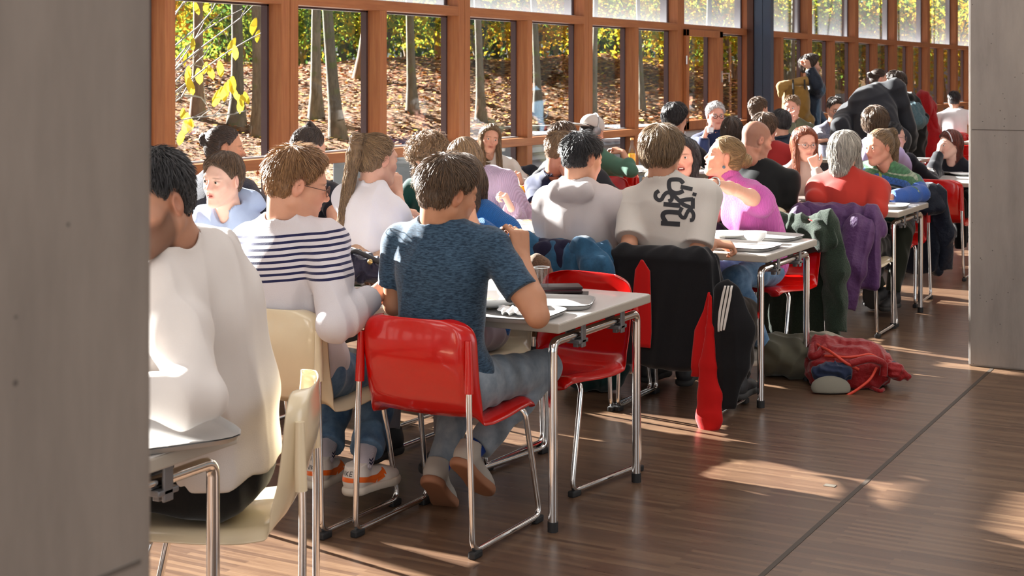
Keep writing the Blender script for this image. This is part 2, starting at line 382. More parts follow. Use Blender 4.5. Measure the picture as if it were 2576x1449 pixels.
def mesh_sdf(prims, v, nz=None, slack=.0, lo=None, hi=None, clipz=None):
    us = [p for p in prims if p['op'] == 'u']
    if lo is None:
        L = []; U = []
        for p in us:
            if p['t'] == 'c':
                r = max(p['ra'], p['rb'])+.01; L.append(np.minimum(p['a'], p['b'])-r); U.append(np.maximum(p['a'], p['b'])+r)
            else:
                r = float(p['r'].max())+.005; L.append(p['c']-r); U.append(p['c']+r)
        lo = np.min(L, 0)-2*v-.01; hi = np.max(U, 0)+2*v+.01
    B = 8; nb = np.ceil((hi-lo)/(v*B)).astype(int)+1
    gi = np.stack(np.meshgrid(*[np.arange(n) for n in nb], indexing='ij'), -1).reshape(-1, 3)
    cen = (lo + (gi+.5)*v*B - .5*v).astype(np.float32); rad = v*B*.5*1.7321
    dc = sdf(prims, cen, None, 0, nz)
    act = np.abs(dc) < rad*1.5 + slack
    G = np.empty(tuple(nb*B), np.float32); G8 = G.reshape(nb[0], B, nb[1], B, nb[2], B)
    coarse = dc.reshape(tuple(nb)); G8[:] = np.where(coarse < 0, -1, 1)[:, None, :, None, :, None]
    o8 = np.stack(np.meshgrid(*[np.arange(B)]*3, indexing='ij'), -1).reshape(-1, 3)
    ai = gi[act]; ac = cen[act]
    for s in range(0, len(ai), 1500):
        a = ai[s:s+1500]; P = (lo + ((a[:, None, :]*B + o8[None])*v)).astype(np.float32)
        D = sdf(prims, P, ac[s:s+1500], rad, nz).reshape(-1, B, B, B)
        G8[a[:, 0], :, a[:, 1], :, a[:, 2], :] = D
    S = G < 0
    c = np.zeros(tuple(np.array(S.shape)-1), np.uint8)
    for dx in (0, 1):
        for dy in (0, 1):
            for dz in (0, 1): c += S[dx:S.shape[0]-1+dx, dy:S.shape[1]-1+dy, dz:S.shape[2]-1+dz]
    I = np.argwhere((c > 0) & (c < 8))
    if len(I) == 0: return np.zeros((0, 3)), np.zeros((0, 4), int)
    idx = np.full(c.shape, -1, np.int32); idx[I[:, 0], I[:, 1], I[:, 2]] = np.arange(len(I))
    cor = [(a, b, d) for a in (0, 1) for b in (0, 1) for d in (0, 1)]
    val = np.stack([G[I[:, 0]+a, I[:, 1]+b, I[:, 2]+d] for a, b, d in cor], 1)
    acc = np.zeros((len(I), 3)); cnt = np.zeros(len(I))
    for i in range(8):
        for j in range(i+1, 8):
            if sum(abs(cor[i][q]-cor[j][q]) for q in range(3)) != 1: continue
            a, b = val[:, i], val[:, j]; m = (a < 0) != (b < 0); t = np.where(m, a/(a-b+1e-12), 0)
            p = np.array(cor[i]) + (np.array(cor[j])-np.array(cor[i]))*t[:, None]; acc[m] += p[m]; cnt[m] += 1
    V = lo + (I + acc/cnt[:, None])*v
    Fs = []
    for ax in range(3):
        u, w = [(1, 2), (2, 0), (0, 1)][ax]
        sl0 = [slice(None)]*3; sl1 = [slice(None)]*3; sl0[ax] = slice(0, -1); sl1[ax] = slice(1, None)
        A = S[tuple(sl0)]; Bb = S[tuple(sl1)]; E = np.argwhere(A != Bb)
        E = E[(E[:, u] > 0) & (E[:, w] > 0) & (E[:, u] < c.shape[u]) & (E[:, w] < c.shape[w])]
        if not len(E): continue
        ins = A[E[:, 0], E[:, 1], E[:, 2]]
        def cell(du, dw):
            e = E.copy(); e[:, u] -= du; e[:, w] -= dw; return idx[e[:, 0], e[:, 1], e[:, 2]]
        q = np.stack([cell(1, 1), cell(0, 1), cell(0, 0), cell(1, 0)], 1)
        q[~ins] = q[~ins][:, ::-1]; q = q[(q >= 0).all(1)]; Fs.append(q)
    return V.astype(np.float32), np.concatenate(Fs)
def grad(prims, P, e=.002):
    g = np.zeros_like(P); d0 = sdf(prims, P)
    for i in range(3):
        Q = P.copy(); Q[..., i] += e; g[..., i] = (sdf(prims, Q)-d0)/e
    return d0, g/np.maximum(1e-6, np.linalg.norm(g, axis=-1, keepdims=True))
def ribbons(paths, rad, sides=3):
    """paths (N,S,3), rad (N,S): tapered strands as one array mesh"""
    N, S_, _ = paths.shape; T = np.gradient(paths, axis=1); T /= np.maximum(1e-9, np.linalg.norm(T, axis=-1, keepdims=True))
    ref = np.array([.31, .22, .92]); U = np.cross(T, ref); U /= np.maximum(1e-9, np.linalg.norm(U, axis=-1, keepdims=True)); Wv = np.cross(T, U)
    ang = np.arange(sides)*2*math.pi/sides
    V = paths[:, :, None, :] + rad[:, :, None, None]*(np.cos(ang)[None, None, :, None]*U[:, :, None, :] + np.sin(ang)[None, None, :, None]*Wv[:, :, None, :])
    base = (np.arange(N)[:, None, None]*S_ + np.arange(S_-1)[None, :, None])*sides; k = np.arange(sides)[None, None, :]; k2 = (k+1) % sides
    F = np.stack([base+k, base+k2, base+sides+k2, base+sides+k], -1).reshape(-1, 4)
    return V.reshape(-1, 3), F
# ---------------------------------------------------------------- people
def hvec(deg): a = math.radians(deg); return np.array([math.sin(a), math.cos(a), 0.0])
def ik(a, b, l1, l2, hint):
    """joint position between a and b for limb lengths l1, l2, bent towards hint (direction)"""
    a, b = np.array(a, float), np.array(b, float); d = b-a; L = np.linalg.norm(d); mx = (l1+l2)*.995
    if L > mx: b = a + d/L*mx; d = b-a; L = mx
    x = (l1*l1-l2*l2+L*L)/(2*L); h = math.sqrt(max(0, l1*l1-x*x)); u = d/L
    n = np.array(hint, float); n = n-u*(n@u); n = n/max(1e-6, np.linalg.norm(n)); return a+u*x+n*h, b
def hand_prims(W, d, n, s=1.0, curl=.5, side=1, spread=.0, thumb=.6, point=False):
    """W wrist, d towards fingers, n palm normal (the side the fingers close on), side=+1 right hand"""
    d = unit(d); n = unit(np.array(n)-d*(np.array(n)@d)); lat = np.cross(d, n)*side      # towards the thumb
    P = []; w = np.array(W)
    kn = w + d*.088*s
    for j, (o, r) in enumerate(((.030, .0125), (.010, .0135), (-.011, .013), (-.030, .0115))):
        P.append(cone(w+d*.005*s+lat*o*.55*s, kn+lat*o*s, .014*s, r*s, k=.012))
    lens = ((.040, .024, .018), (.044, .028, .019), (.041, .026, .019), (.032, .020, .017))
    for j, o in enumerate((.030, .010, -.011, -.030)):
        p = kn + lat*o*s; dd = d + lat*(o*(1.2+spread*6)); c = curl if not (point and j == 0) else .08
        c = c*(1+.12*(j-1)); ang = 0
        r0 = (.0092, .0094, .0090, .0080)[j]*s
        for q, l in enumerate(lens[j]):
            ang += c*(.95, 1.25, .85)[q]; dv = unit(unit(dd)*math.cos(ang)+n*math.sin(ang)); e = p+dv*l*s
            P.append(cone(p, e, r0*(1-.06*q), r0*(.93-.08*q), k=.004)); p = e
    tb = w + d*.022*s + lat*.022*s + n*.006*s; t1 = tb + unit(d*.75+lat*.85+n*thumb*.6)*.042*s
    t2 = t1 + unit(d*.95+lat*.25+n*thumb)*.032*s; t3 = t2 + unit(d*1.0-lat*.15+n*thumb)*.026*s
    P += [cone(tb, t1, .0165*s, .0118*s, k=.014), cone(t1, t2, .0108*s, .0100*s, k=.005), cone(t2, t3, .0099*s, .0078*s, k=.004)]
    return P
HAIRC = {'black': (lin('#0c0b0c'), lin('#2c2a2e')), 'dark': (lin('#1c130e'), lin('#4a3628')), 'brown': (lin('#2e2016'), lin('#775a3e')),
         'lbrown': (lin('#4a3524'), lin('#a8875f')), 'ginger': (lin('#5a3a22'), lin('#b08455')), 'red': (lin('#5a2412'), lin('#a85a30')),
         'auburn': (lin('#3a120a'), lin('#7c3018')), 'blond': (lin('#5c452c'), lin('#b3915f')), 'grey': (lin('#6a6560'), lin('#c9c3b8')),
         'white': (lin('#9c9a9a'), lin('#e4e4e6')), 'dblond': (lin('#4d3a28'), lin('#9b7e5a'))}
def head_prims(X, fem=False, smile=0.0, bald=False):
    """X(local)->world for points, R for axes, s scale"""
    T, R, s = X; P = []
    def E(c, r, k=.02, op='u', rx=0, ry=0, rz=0):
        Q = R
        if rx or ry or rz: Q = R@np.array(Matrix.Rotation(rz, 3, 'Z')@Matrix.Rotation(ry, 3, 'Y')@Matrix.Rotation(rx, 3, 'X'))
        P.append(ell(T(c), np.array(r)*s, Q, k*s, op))
    def K(a, b, ra, rb, k=.02, op='u', **kw): P.append(cone(T(a), T(b), ra*s, rb*s, k*s, op, **kw))
    jw = .90 if fem else 1.0
    E((0, -.012, .035), (.075, .096, .083)); E((0, .030, -.03), (.061*jw, .060, .084), .03)
    E((0, -.03, -.03), (.058, .060, .05), .03)
    for q in (-1, 1):
        K((q*.054*jw, -.004, -.052), (q*.020*jw, .062, -.100), .021, .018, .03)
        K((q*.047, .050, -.018), (q*.030, .072, -.030), .019, .018, .025)
    E((0, .076, -.101), (.021*jw, .018, .018), .025)
    K((-.033, .074, .026), (.033, .074, .026), .0135, .0135, .02)
    for q in (-1, 1): E((q*.033, .103, .003), (.021, .019, .014), .018, 's')
    K((0, .080, .014), (0, .108 if not fem else .104, -.027), .0085, .0125 if not fem else .0105, .012)
    for q in (-1, 1): K((q*.007, .097, -.031), (q*.013, .092, -.033), .008, .0075, .006)
    E((0, .074, -.060), (.029, .021, .028), .02)
    w = .021+.011*smile
    for q in (-1, 1):
        K((0, .0945, -.0555), (q*w, .080, -.058+.004*smile), .0060, .0035, .004)
        K((0, .0925, -.0675-.008*smile), (q*w, .079, -.0595+.004*smile), .0070, .0035, .004)
    E((0, .094, -.0612-.004*smile), (w*.85, .010,   .0013+.0095*smile), .0015, 's')
    for q in (-1, 1):
        E((q*.032, .0765, .003), (.0160, .0150, .0145), .004)
        E((q*.032, .0925, .0025), (.0128, .0110, .0039), .0015, 's')
        E((q*.077, -.010, -.004), (.0075, .0195, .031), .006, 'u', rx=-.18, rz=-q*.32)
        E((q*.086, -.004, .002), (.0060, .0110, .0175), .003, 's', rx=-.18, rz=-q*.32)
    return P
_G = {}
def person(label, head, hip, face=0, hd=None, pitch=0, roll=0, Zd=6.0, male=True, sc=1.0, skin='#d9a183', hair='short', hc='brown', hairkw=None,
           top=None, topkind='long', topkw=None, legs=None, legkind='long', handL=None, handR=None, elL=None, elR=None, curlL=.5, curlR=.5, palmL=None, palmR=None,
           dirL=None, dirR=None, sh=None, shw=None, slouch=.04, bulk=1.0, stand=False, shoes=None, kneeL=None, kneeR=None, footL=None, footR=None, smile=0.0, stubble=0.0,
           group=None, lips='#a8564c', brow=None, glasses=None, collar=None, cuff=None, noarms='', turn=0, wr=.0045, legs_on=True, chest=0, sleevecut=None, hood=False, extra=None, pointR=False):
    """head, hip: world points; face: body heading (deg, 0=+Y); hd: head heading"""
    hd = face if hd is None else hd
    H = np.array(hip, float); Hd = np.array(head, float)
    if shoes is None and (stand or Zd < 11.5): shoes = dict(m=blk_shoe, s=blk_sole)
    root = thing('person', label, 'person', (H[0], H[1], 0), 0, group); off = (H[0], H[1], 0)
    f0 = hvec(face-turn); f1 = hvec(face); r0 = np.array([f0[1], -f0[0], 0]); r1 = np.array([f1[1], -f1[0], 0])
    # head frame
    M = Matrix.Rotation(-math.radians(hd), 3, 'Z')@Matrix.Rotation(math.radians(pitch), 3, 'X')@Matrix.Rotation(math.radians(roll), 3, 'Y')
    R = np.array(M); hs = sc*(1.0 if male else .95)
    T = lambda p: Hd + R@(np.array(p, float)*hs)
    nb = T((0, -.030, -.075))
    S = np.array(sh, float) if sh is not None else Hd + np.array([0, 0, -.222*sc]) - f1*.035 + (H-Hd)*np.array([.12, .12, 0])
    up = unit(S-H); shw = shw or (.172 if male else .150)*sc
    fz = lambda f: unit(f-up*(f@up))
    F0, F1 = fz(f0), fz(f1); R0 = np.cross(F0, up); R1 = np.cross(F1, up)
    L = np.linalg.norm(S-H); bk = bulk*sc
    Fm = unit(F0+F1); Rm = np.cross(Fm, up)
    mid = H+(S-H)*.38 - Fm*slouch; che = H+(S-H)*.74 - F1*slouch*.8
    Rt0 = np.stack([R0, F0, up], 1); Rtm = np.stack([Rm, Fm, up], 1); Rt1 = np.stack([R1, F1, up], 1)
    fw_ = 1.0 if male else .90
    def torso(e, lowcut=True, wmul=1.0):
        P = [ell(H+up*.02, ((.160*bk+e)*wmul, .118*bk+e, .115+e), Rt0, .05),
             ell(mid, ((.138*bk*fw_+e)*wmul, .104*bk+e, .15+e), Rtm, .07),
             ell(che, ((.150*bk*fw_+e)*wmul, .108*bk+e, .17*L/.46+e), Rt1, .07)]
        for q in (-1, 1):
            P.append(cone(S+R1*q*shw*.25-F1*.01, S+R1*q*shw*.93-up*.015, .060*bk+e, .052*bk+e, .05))
            P.append(cone(S+R1*q*shw*.75-up*.005, nb+np.array([0, 0, -.035])+R1*q*.012, .036+e*.6, .040+e*.3, .05))
        if chest and not male:
            for q in (-1, 1): P.append(ell(che+F1*(.085*bk)+R1*q*.065+up*.0, (.055+e, .05+e, .055+e), Rt1, .05))
        return P
    UA, FA, = .285*sc*(1 if male else .93), .255*sc*(1 if male else .93)
    arms = []
    for q, hn, el, nm in ((-1, handL, elL, 'L'), (1, handR, elR, 'R')):
        if nm in noarms: continue
        SJ = S + R1*q*shw - up*.02
        if hn is None: hn = H + F0*.34 + r0*q*.10 + np.array([0, 0, .10]) if stand else H + F0*.40 + r0*q*.16 + np.array([0, 0, .235])
        hn = np.array(hn, float)
        if el is not None and len(el) == 3 and np.linalg.norm(el) > 1.35:
            E_ = np.array(el, float); d = hn-E_; Wp = E_+unit(d)*min(np.linalg.norm(d), FA*1.08)
        else:
            hint = np.array(el, float) if el is not None else (R1*q*.7 - np.array([0, 0, 1])*.8 - F1*.2)
            E_, Wp = ik(SJ, hn, UA, FA, hint)
        arms.append((q, nm, SJ, E_, Wp))
    def armp(e, part='skin', ka=.02, cutat=None, w=1.0):
        P = []
        for q, nm, SJ, E_, Wp in arms:
            m = w*(1.0 if male else .86)*sc*(.5+.5*bulk)
            if part == 'short':
                t = cutat or .62; B = SJ+(E_-SJ)*t
                P.append(cone(SJ, B, .054*m+e, .050*m+e*1.3, .035, cut=True))
            elif part == 'sleeveless': pass
            else:
                P.append(cone(SJ, SJ+(E_-SJ)*.4, .053*m+e, .049*m+e, .035)); P.append(cone(SJ+(E_-SJ)*.4, E_, .049*m+e, .038*m+e, .03))
                mfa = E_+(Wp-E_)*.3; P.append(cone(E_, mfa, .037*m+e, .041*m+e, .02))
                if part == 'long':
                    t = .97 if cutat is None else cutat
                    P.append(cone(mfa, E_+(Wp-E_)*t, .041*m+e, .029*m+e*.9, .02, cut=True))
                else: P.append(cone(mfa, Wp, .041*m+e, .0265*m+e, .02))
        return P
    v = max(.0030, Zd*.00056)
    # ---- body: head, neck, torso core, arms, hands: one mesh
    P = torso(-.030)
    base = S + up*.02
    P = P + [cone(nb, base, .054*sc*(1 if male else .84), .060*sc*(1 if male else .85), .03)]
    P += armp(-.002)
    P += head_prims((T, R, hs), not male, smile)
    for q, nm, SJ, E_, Wp in arms:
        fd = unit(Wp-E_); cu = curlL if q < 0 else curlR; pn = palmL if q < 0 else palmR; dr = dirL if q < 0 else dirR
        dd = unit(np.array(dr)) if dr is not None else unit(fd + np.array([0, 0, -.1]))
        pn = np.array(pn, float) if pn is not None else np.array([0, 0, -1.0])-R1*q*.5
        P += hand_prims(Wp, dd, pn, sc*(1 if male else .9), cu, q, point=(pointR and q > 0))
    V, Fc = mesh_sdf(P, v)
    sk = np.array(lin(skin)); sk = sk*.86 + sk.mean()*.14; col = np.tile(sk, (len(V), 1)).astype(np.float32)
    q = (V-Hd)@R/hs
    hm = (np.abs(q) < .2).all(1)
    lp = np.exp(-(((q[:, 0])/.024)**4 + ((q[:, 2]+.062)/(.011+.006*smile))**4)) * (q[:, 1] > .070) * hm
    col = col*(1-lp[:, None]*.75) + np.array(lin(lips))*lp[:, None]*.75
    if smile > .5:
        mo = hm & (np.abs(q[:, 0]) < .022) & (np.abs(q[:, 2]+.062) < .008) & (q[:, 1] < .0885) & (q[:, 1] > .07); col[mo] = lin('#5a1512')
    rd = np.exp(-((np.abs(q[:, 0])-.042)**2/.0004 + (q[:, 2]+.028)**2/.0006))*(q[:, 1] > .04)*hm + np.exp(-(q[:, 0]**2/.0002+(q[:, 2]+.025)**2/.0003))*(q[:, 1] > .09)*hm + .8*(np.abs(q[:, 0]) > .074)*(np.abs(q[:, 2]) < .035)*hm
    col = col*(1-rd[:, None]*np.array([.02, .16, .16]))
    bc = np.array(HAIRC[hc][0] if brow is None else lin(brow))
    bz = .0235 - 6.0*(np.abs(q[:, 0])-.028)**2
    bw = np.exp(-(((np.abs(q[:, 0])-.032)/.019)**4 + ((q[:, 2]-bz)/.0045)**4))*(q[:, 1] > .05)*hm*(.8 if male else .6)
    col = col*(1-bw[:, None]) + bc*bw[:, None]
    la = np.exp(-(((np.abs(q[:, 0])-.032)/.014)**4 + ((q[:, 2]-.0075)/.0022)**4))*(q[:, 1] > .07)*hm*.55
    col = col*(1-la[:, None]) + np.array([.02, .015, .012])*la[:, None]
    if stubble > 0:
        sb = hm*np.clip((-.018-q[:, 2])/.02 + np.clip((.045-q[:, 1])/.03, 0, .9)*(np.abs(q[:, 0]) > .04), 0, 1)*np.clip((q[:, 1]-.0)/.015, 0, 1)*np.clip((q[:, 2]+.135)/.02, 0, 1)*(1-np.clip(lp*1.3, 0, 1))
        col = col*(1-sb[:, None]*stubble) + np.array(HAIRC[hc][0])*1.3*sb[:, None]*stubble
    if hair in ('bald', 'buzz'):
        top_ = np.clip(((q[:, 2]-.02)*.6 - (q[:, 1]-.045)*.8+.01)/.02, 0, 1)*(q[:, 2] > -.055)*hm*(np.abs(q[:, 0]) < .08)
        col = col*(1-top_[:, None]*.45) + np.array(HAIRC[hc][0])*1.2*top_[:, None]*.45
    body = npmesh('body', V, Fc, SKIN, root, off=off, attrs={'Col': col})
    # ---- eyes
    seen = Zd < 17
    if seen:
        for sx in (-1, 1):
            ec = T((sx*.032, .0775, .003)); mb = MB(); r = .0128*hs
            Mx = Matrix(R.tolist())
            mb.ball(ec, r, M=Mx, nu=14, nv=8)
            o = mb.build('eye', [EYEW], body, 60, off)
            fd = Vector((R@np.array([0.0, 1.0, 0.0])).tolist()); mi = MB()
            ring = fd.orthogonal().normalized(); w2 = fd.cross(ring)
            for rr, zz in ((.0062, .0116),):
                vs = [Vector(ec)+fd*(r+.0007)] + [Vector(ec)+fd*(r*.90+.0004)+(ring*math.cos(a)+w2*math.sin(a))*rr*hs for a in [2*math.pi*k/14 for k in range(14)]]
                mi.add(vs, [(0, 1+k, 1+(k+1) % 14) for k in range(14)])
            mi.build('iris', eye_m('d', (.03, .022, .015)) if hc not in ('blond', 'grey', 'white', 'red', 'lbrown', 'ginger') else eye_m('b', (.07, .10, .12)), o, off=off)
        if smile > .5:
            mb = MB(); vs = []; 
            for k in range(9):
                a = (k-4)/4; x = a*.026; y = .0900-.010*a*a; z = -.0575+.004*smile*a*a*.7
                vs += [T((x, y, z)), T((x, y-.001, z-.0072))]
            mb.add([Vector(p) for p in vs], [(2*k, 2*k+1, 2*k+3, 2*k+2) for k in range(8)]); mb.build('teeth', pbr('teeth', (.8, .78, .72), .2), body, 60, off)
    # ---- clothes
    tk = dict(e=.012, w=wr, f=1.0, amt=0, lowcut=.10, hem=None, slv=None); tk.update(topkw or {})
    e = tk['e']; vc = max(.0042, Zd*.00080)
    if top is not None:
        P = torso(e, wmul=tk.get('wmul', 1.0))
        if tk.get('long'):      # coat or long body below the seat
            P.append(cone(H+up*.02, H-np.array([0, 0, 1])*tk['long'], .15*bk+e, .14*bk+e, .05, flat=F0, s=.8))
        if topkind == 'long': P += armp(e, 'long', cutat=sleevecut)
        elif topkind == 'short': P += armp(e, 'short', cutat=sleevecut)
        elif topkind == 'vest':
            for q_ in (-1, 1): P.append(cone(S+R1*q_*shw*.9, S+R1*q_*shw*1.06-up*.02, .052+e, .055+e, .03))
        # neckline
        ncut = nb + np.array([0, 0, .03]); ax = unit(nb-S)
        hemc = H - up*tk['lowcut']
        if not tk.get('long'): P.append(plane(hemc, -up, .01))
        P.append(cone(S+ax*(.085 if collar is None else .10)+F1*.008, nb+ax*.2, .066*sc*(1 if male else .9), .11, .006, 's'))
        if collar == 'turtle': P.append(cone(S+ax*.05, nb+ax*.005+F1*.004, .063*sc, .054*sc, .012, cut=True))
        elif collar in ('crew', 'rib'): 
            cc = S+ax*.082+F1*.006; n_ = ax; a_ = unit(np.cross(n_, R1)); 
            for i in range(12):
                t0, t1 = 2*math.pi*i/12, 2*math.pi*(i+1)/12; rr = .063*sc*(1 if male else .9)
                P.append(cone(cc+(R1*math.cos(t0)+a_*math.sin(t0)*1.08)*rr, cc+(R1*math.cos(t1)+a_*math.sin(t1)*1.08)*rr, .009, .009, .006))
        elif collar == 'shirt':
            cc = S+ax*.085
            for i in range(12):
                t0, t1 = 2*math.pi*i/12, 2*math.pi*(i+1)/12; rr = .064*sc; a_ = unit(np.cross(ax, R1))
                P.append(cone(cc+(R1*math.cos(t0)+a_*math.sin(t0))*rr, cc+(R1*math.cos(t1)+a_*math.sin(t1))*rr, .016, .016, .006, flat=ax, s=1.0))
        if hood:
            hb = S+ax*.062-F1*(.080+e*.8)
            P += [ell(hb, (.132, .052, .058), Rt1, .008), cone(hb-up*.01+R1*.075, hb-up*.075-F1*.012, .034, .020, .012), cone(hb-up*.01-R1*.075, hb-up*.075-F1*.012, .034, .020, .012)]
            for q_ in (-1, 1):
                P.append(cone(hb+R1*q_*.075+up*.02, S+ax*.075+R1*q_*.070+F1*.01, .036, .030, .02)); P.append(cone(S+ax*.075+R1*q_*.070+F1*.01, S+ax*.03+F1*.088+R1*q_*.02, .030, .026, .02))
        nz = wrinkle(tk['w'], 4.5*tk['f'], seed=int(abs(H[0]*37+H[1]*13)) % 8, stretch=(1, 1, .55))
        V, Fc = mesh_sdf(P, vc, nz)
        tz = (V-H)@up; tu = (V-S)@R1
        slv = np.zeros(len(V))
        for q_, nm, SJ, E_, Wp in arms: 
            pr = [cone(SJ, E_, .06, .05), cone(E_, Wp, .05, .05)]; d = np.minimum(pd(pr[0], V), pd(pr[1], V)); slv = np.maximum(slv, ((d < .012) & (np.abs(tu) > shw*.80)).astype(float))
        top_o = npmesh({'long': tk.get('name', 'sweater'), 'short': tk.get('name', 't_shirt'), 'vest': tk.get('name', 'vest')}[topkind], V, Fc, top, root, off=off, attrs={'tz': tz, 'tu': tu, 'slv': slv})
        if collar in ('crew', 'rib', 'shirt', 'turtle') and tk.get('cmat'):
            pass
    else: top_o = None
    # ---- legs
    if legs is not None and legs_on:
        TL, SL = .43*sc, .42*sc; P = []
        if stand:
            for q_, ft in ((-1, footL), (1, footR)):
                hj = H + r0*q_*.085 - np.array([0, 0, .04]); ft_ = np.array(ft, float) if ft is not None else np.array([H[0], H[1], .09]) + r0*q_*.11
                kn, an = ik(hj, ft_, TL*1.02, SL*1.02, f0); P += [cone(hj, kn, .085*bk, .058*bk, .05), cone(kn, an, .058*bk, .044*bk, .03, cut=True)]
                arms.append(('foot', q_, kn, an))
        else:
            for q_, kn, ft in ((-1, kneeL, footL), (1, kneeR, footR)):
                hj = H + r0*q_*.085 - np.array([0, 0, .02])
                kn = np.array(kn, float) if kn is not None else hj + f0*TL + r0*q_*.05 + np.array([0, 0, .02])
                kn = hj + unit(kn-hj)*TL
                an = np.array(ft, float) if ft is not None else kn + np.array([0, 0, -1.0])*(SL-.02) + f0*.03
                an = kn + unit(an-kn)*min(SL, np.linalg.norm(an-kn)); wl = 1.0 if legkind != 'wide' else 1.3
                P += [cone(hj, kn, .088*bk, .060*bk*(.5+.5*wl), .05), cone(kn, kn+(an-kn)*.35, .060*bk, .058*bk*wl, .03), cone(kn+(an-kn)*.35, kn+(an-kn)*(.92 if legkind != 'rolled' else .80), .058*bk*wl, .048*bk*wl, .03, cut=True)]
                if legkind == 'rolled': P.append(cone(kn+(an-kn)*.70, kn+(an-kn)*.81, .056*bk, .058*bk, .006, cut=True))
                arms.append(('foot', q_, kn, an))
        P.insert(0, ell(H+up*.0, (.162*bk, .125*bk, .11), Rt0, .05))
        V, Fc = mesh_sdf(P, max(.0055, Zd*.0010), wrinkle(.006, 5, seed=3))
        npmesh('trousers', V, Fc, legs, root, off=off)
        if shoes:
            for a in arms:
                if a[0] != 'foot': continue
                _, q_, kn, an = a; shoe(root, off, kn, an, hvec(face-turn+ (6*q_)), shoes, Zd, q_)
    # ---- hair
    hair_build(root, off, T, R, hs, hair, hc, Zd, hairkw or {}, M)
    if glasses: build_glasses(root, off, T, hs, glasses)
    info = dict(root=root, top=top_o, body=body, T=T, R=R, S=S, H=H, up=up, R1=R1, F1=F1, off=off, Hd=Hd, arms=arms, hs=hs)
    return info
SHOE = {}
def shoe(root, off, kn, an, f, kind, Zd, side):
    """trainer: sole and upper following the ankle and heading f; an = ankle"""
    an = np.array(an, float); sd = unit(an-kn); tilt = kind.get('tilt', 0) if isinstance(kind, dict) else 0
    tr = math.radians(tilt); f = unit(np.array(f)); upv = np.array([0, 0, 1.0])
    fd = unit(f*math.cos(tr) - upv*math.sin(tr)); ud = unit(f*math.sin(tr) + upv*math.cos(tr)); rd = np.cross(fd, ud)
    Rm = np.stack([rd, fd, ud], 1); c = an - ud*.075
    Tn = lambda x, y, z: c + Rm@np.array([x, y, z])
    P = [ell(Tn(0, -.045, .045), (.038, .042, .045), Rm, .03), cone(Tn(0, -.03, .06), Tn(0, .09, .035), .040, .036, .03, flat=rd, s=.95), ell(Tn(0, .125, .030), (.043, .060, .030), Rm, .03),
         cone(Tn(0, -.03, .07), Tn(0, -.035, .105), .038, .040, .02, cut=True)]
    v = max(.004, Zd*.0008)
    V, F = mesh_sdf(P + [plane(Tn(0, 0, .018), -ud)], v); u = npmesh('shoe', V, F, kind['m'], root, off=off)
    P = [ell(Tn(0, -.045, .012), (.043, .046, .03), Rm, .03), cone(Tn(0, -.03, .012), Tn(0, .12, .012), .041, .046, .02, flat=ud, s=.9), ell(Tn(0, .13, .012), (.047, .062, .03), Rm, .03), plane(Tn(0, 0, .026), ud), plane(Tn(0, 0, -.004), -ud)]
    V, F = mesh_sdf(P, v); npmesh('sole', V, F, kind['s'], u, off=off)
    if kind.get('sock'):
        V, F = mesh_sdf([cone(an+ud*.02, an-sd*.16, .038, .042, .01)], v, wrinkle(.0015, 14, 2)); so_ = npmesh('sock', V, F, kind['sock'], root, off=off)
    kind.setdefault('made', []).append((u, Tn, Rm, kn, an, side))
def build_glasses(root, off, T, s, col):
    mb = MB(); fr = pbr('frame_'+str(col), lin(col), .3, .3)
    for q in (-1, 1):
        pts = [Vector(T((q*.033+.023*math.cos(a), .102-.12*abs(.023*math.cos(a)+.0)*0.3, .001+.0185*math.sin(a)))) for a in [2*math.pi*k/20 for k in range(20)]]
        mb.tube(pts, .0014*s if col != '#16181d' else .0022*s, 6, closed=True)
        mb.tube([Vector(T((q*.057, .099, .006))), Vector(T((q*.072, .07, .006))), Vector(T((q*.079, -.005, .008))), Vector(T((q*.079, -.022, -.006)))], .0014*s, 6)
    mb.tube([Vector(T((-.010, .104, .003))), Vector(T((0, .107, .006))), Vector(T((.010, .104, .003)))], .0014*s, 6)
    g = mb.build('glasses', fr, root, 60, off)
    for q in (-1, 1):
        ml = MB(); vs = [T((q*.033, .103, .001))] + [T((q*.033+.023*math.cos(a), .101, .001+.0185*math.sin(a))) for a in [2*math.pi*k/20 for k in range(20)]]
        ml.add([Vector(v) for v in vs], [(0, 1+k, 1+(k+1) % 20) for k in range(20)]); ml.build('lens', LENS, g, 60, off)
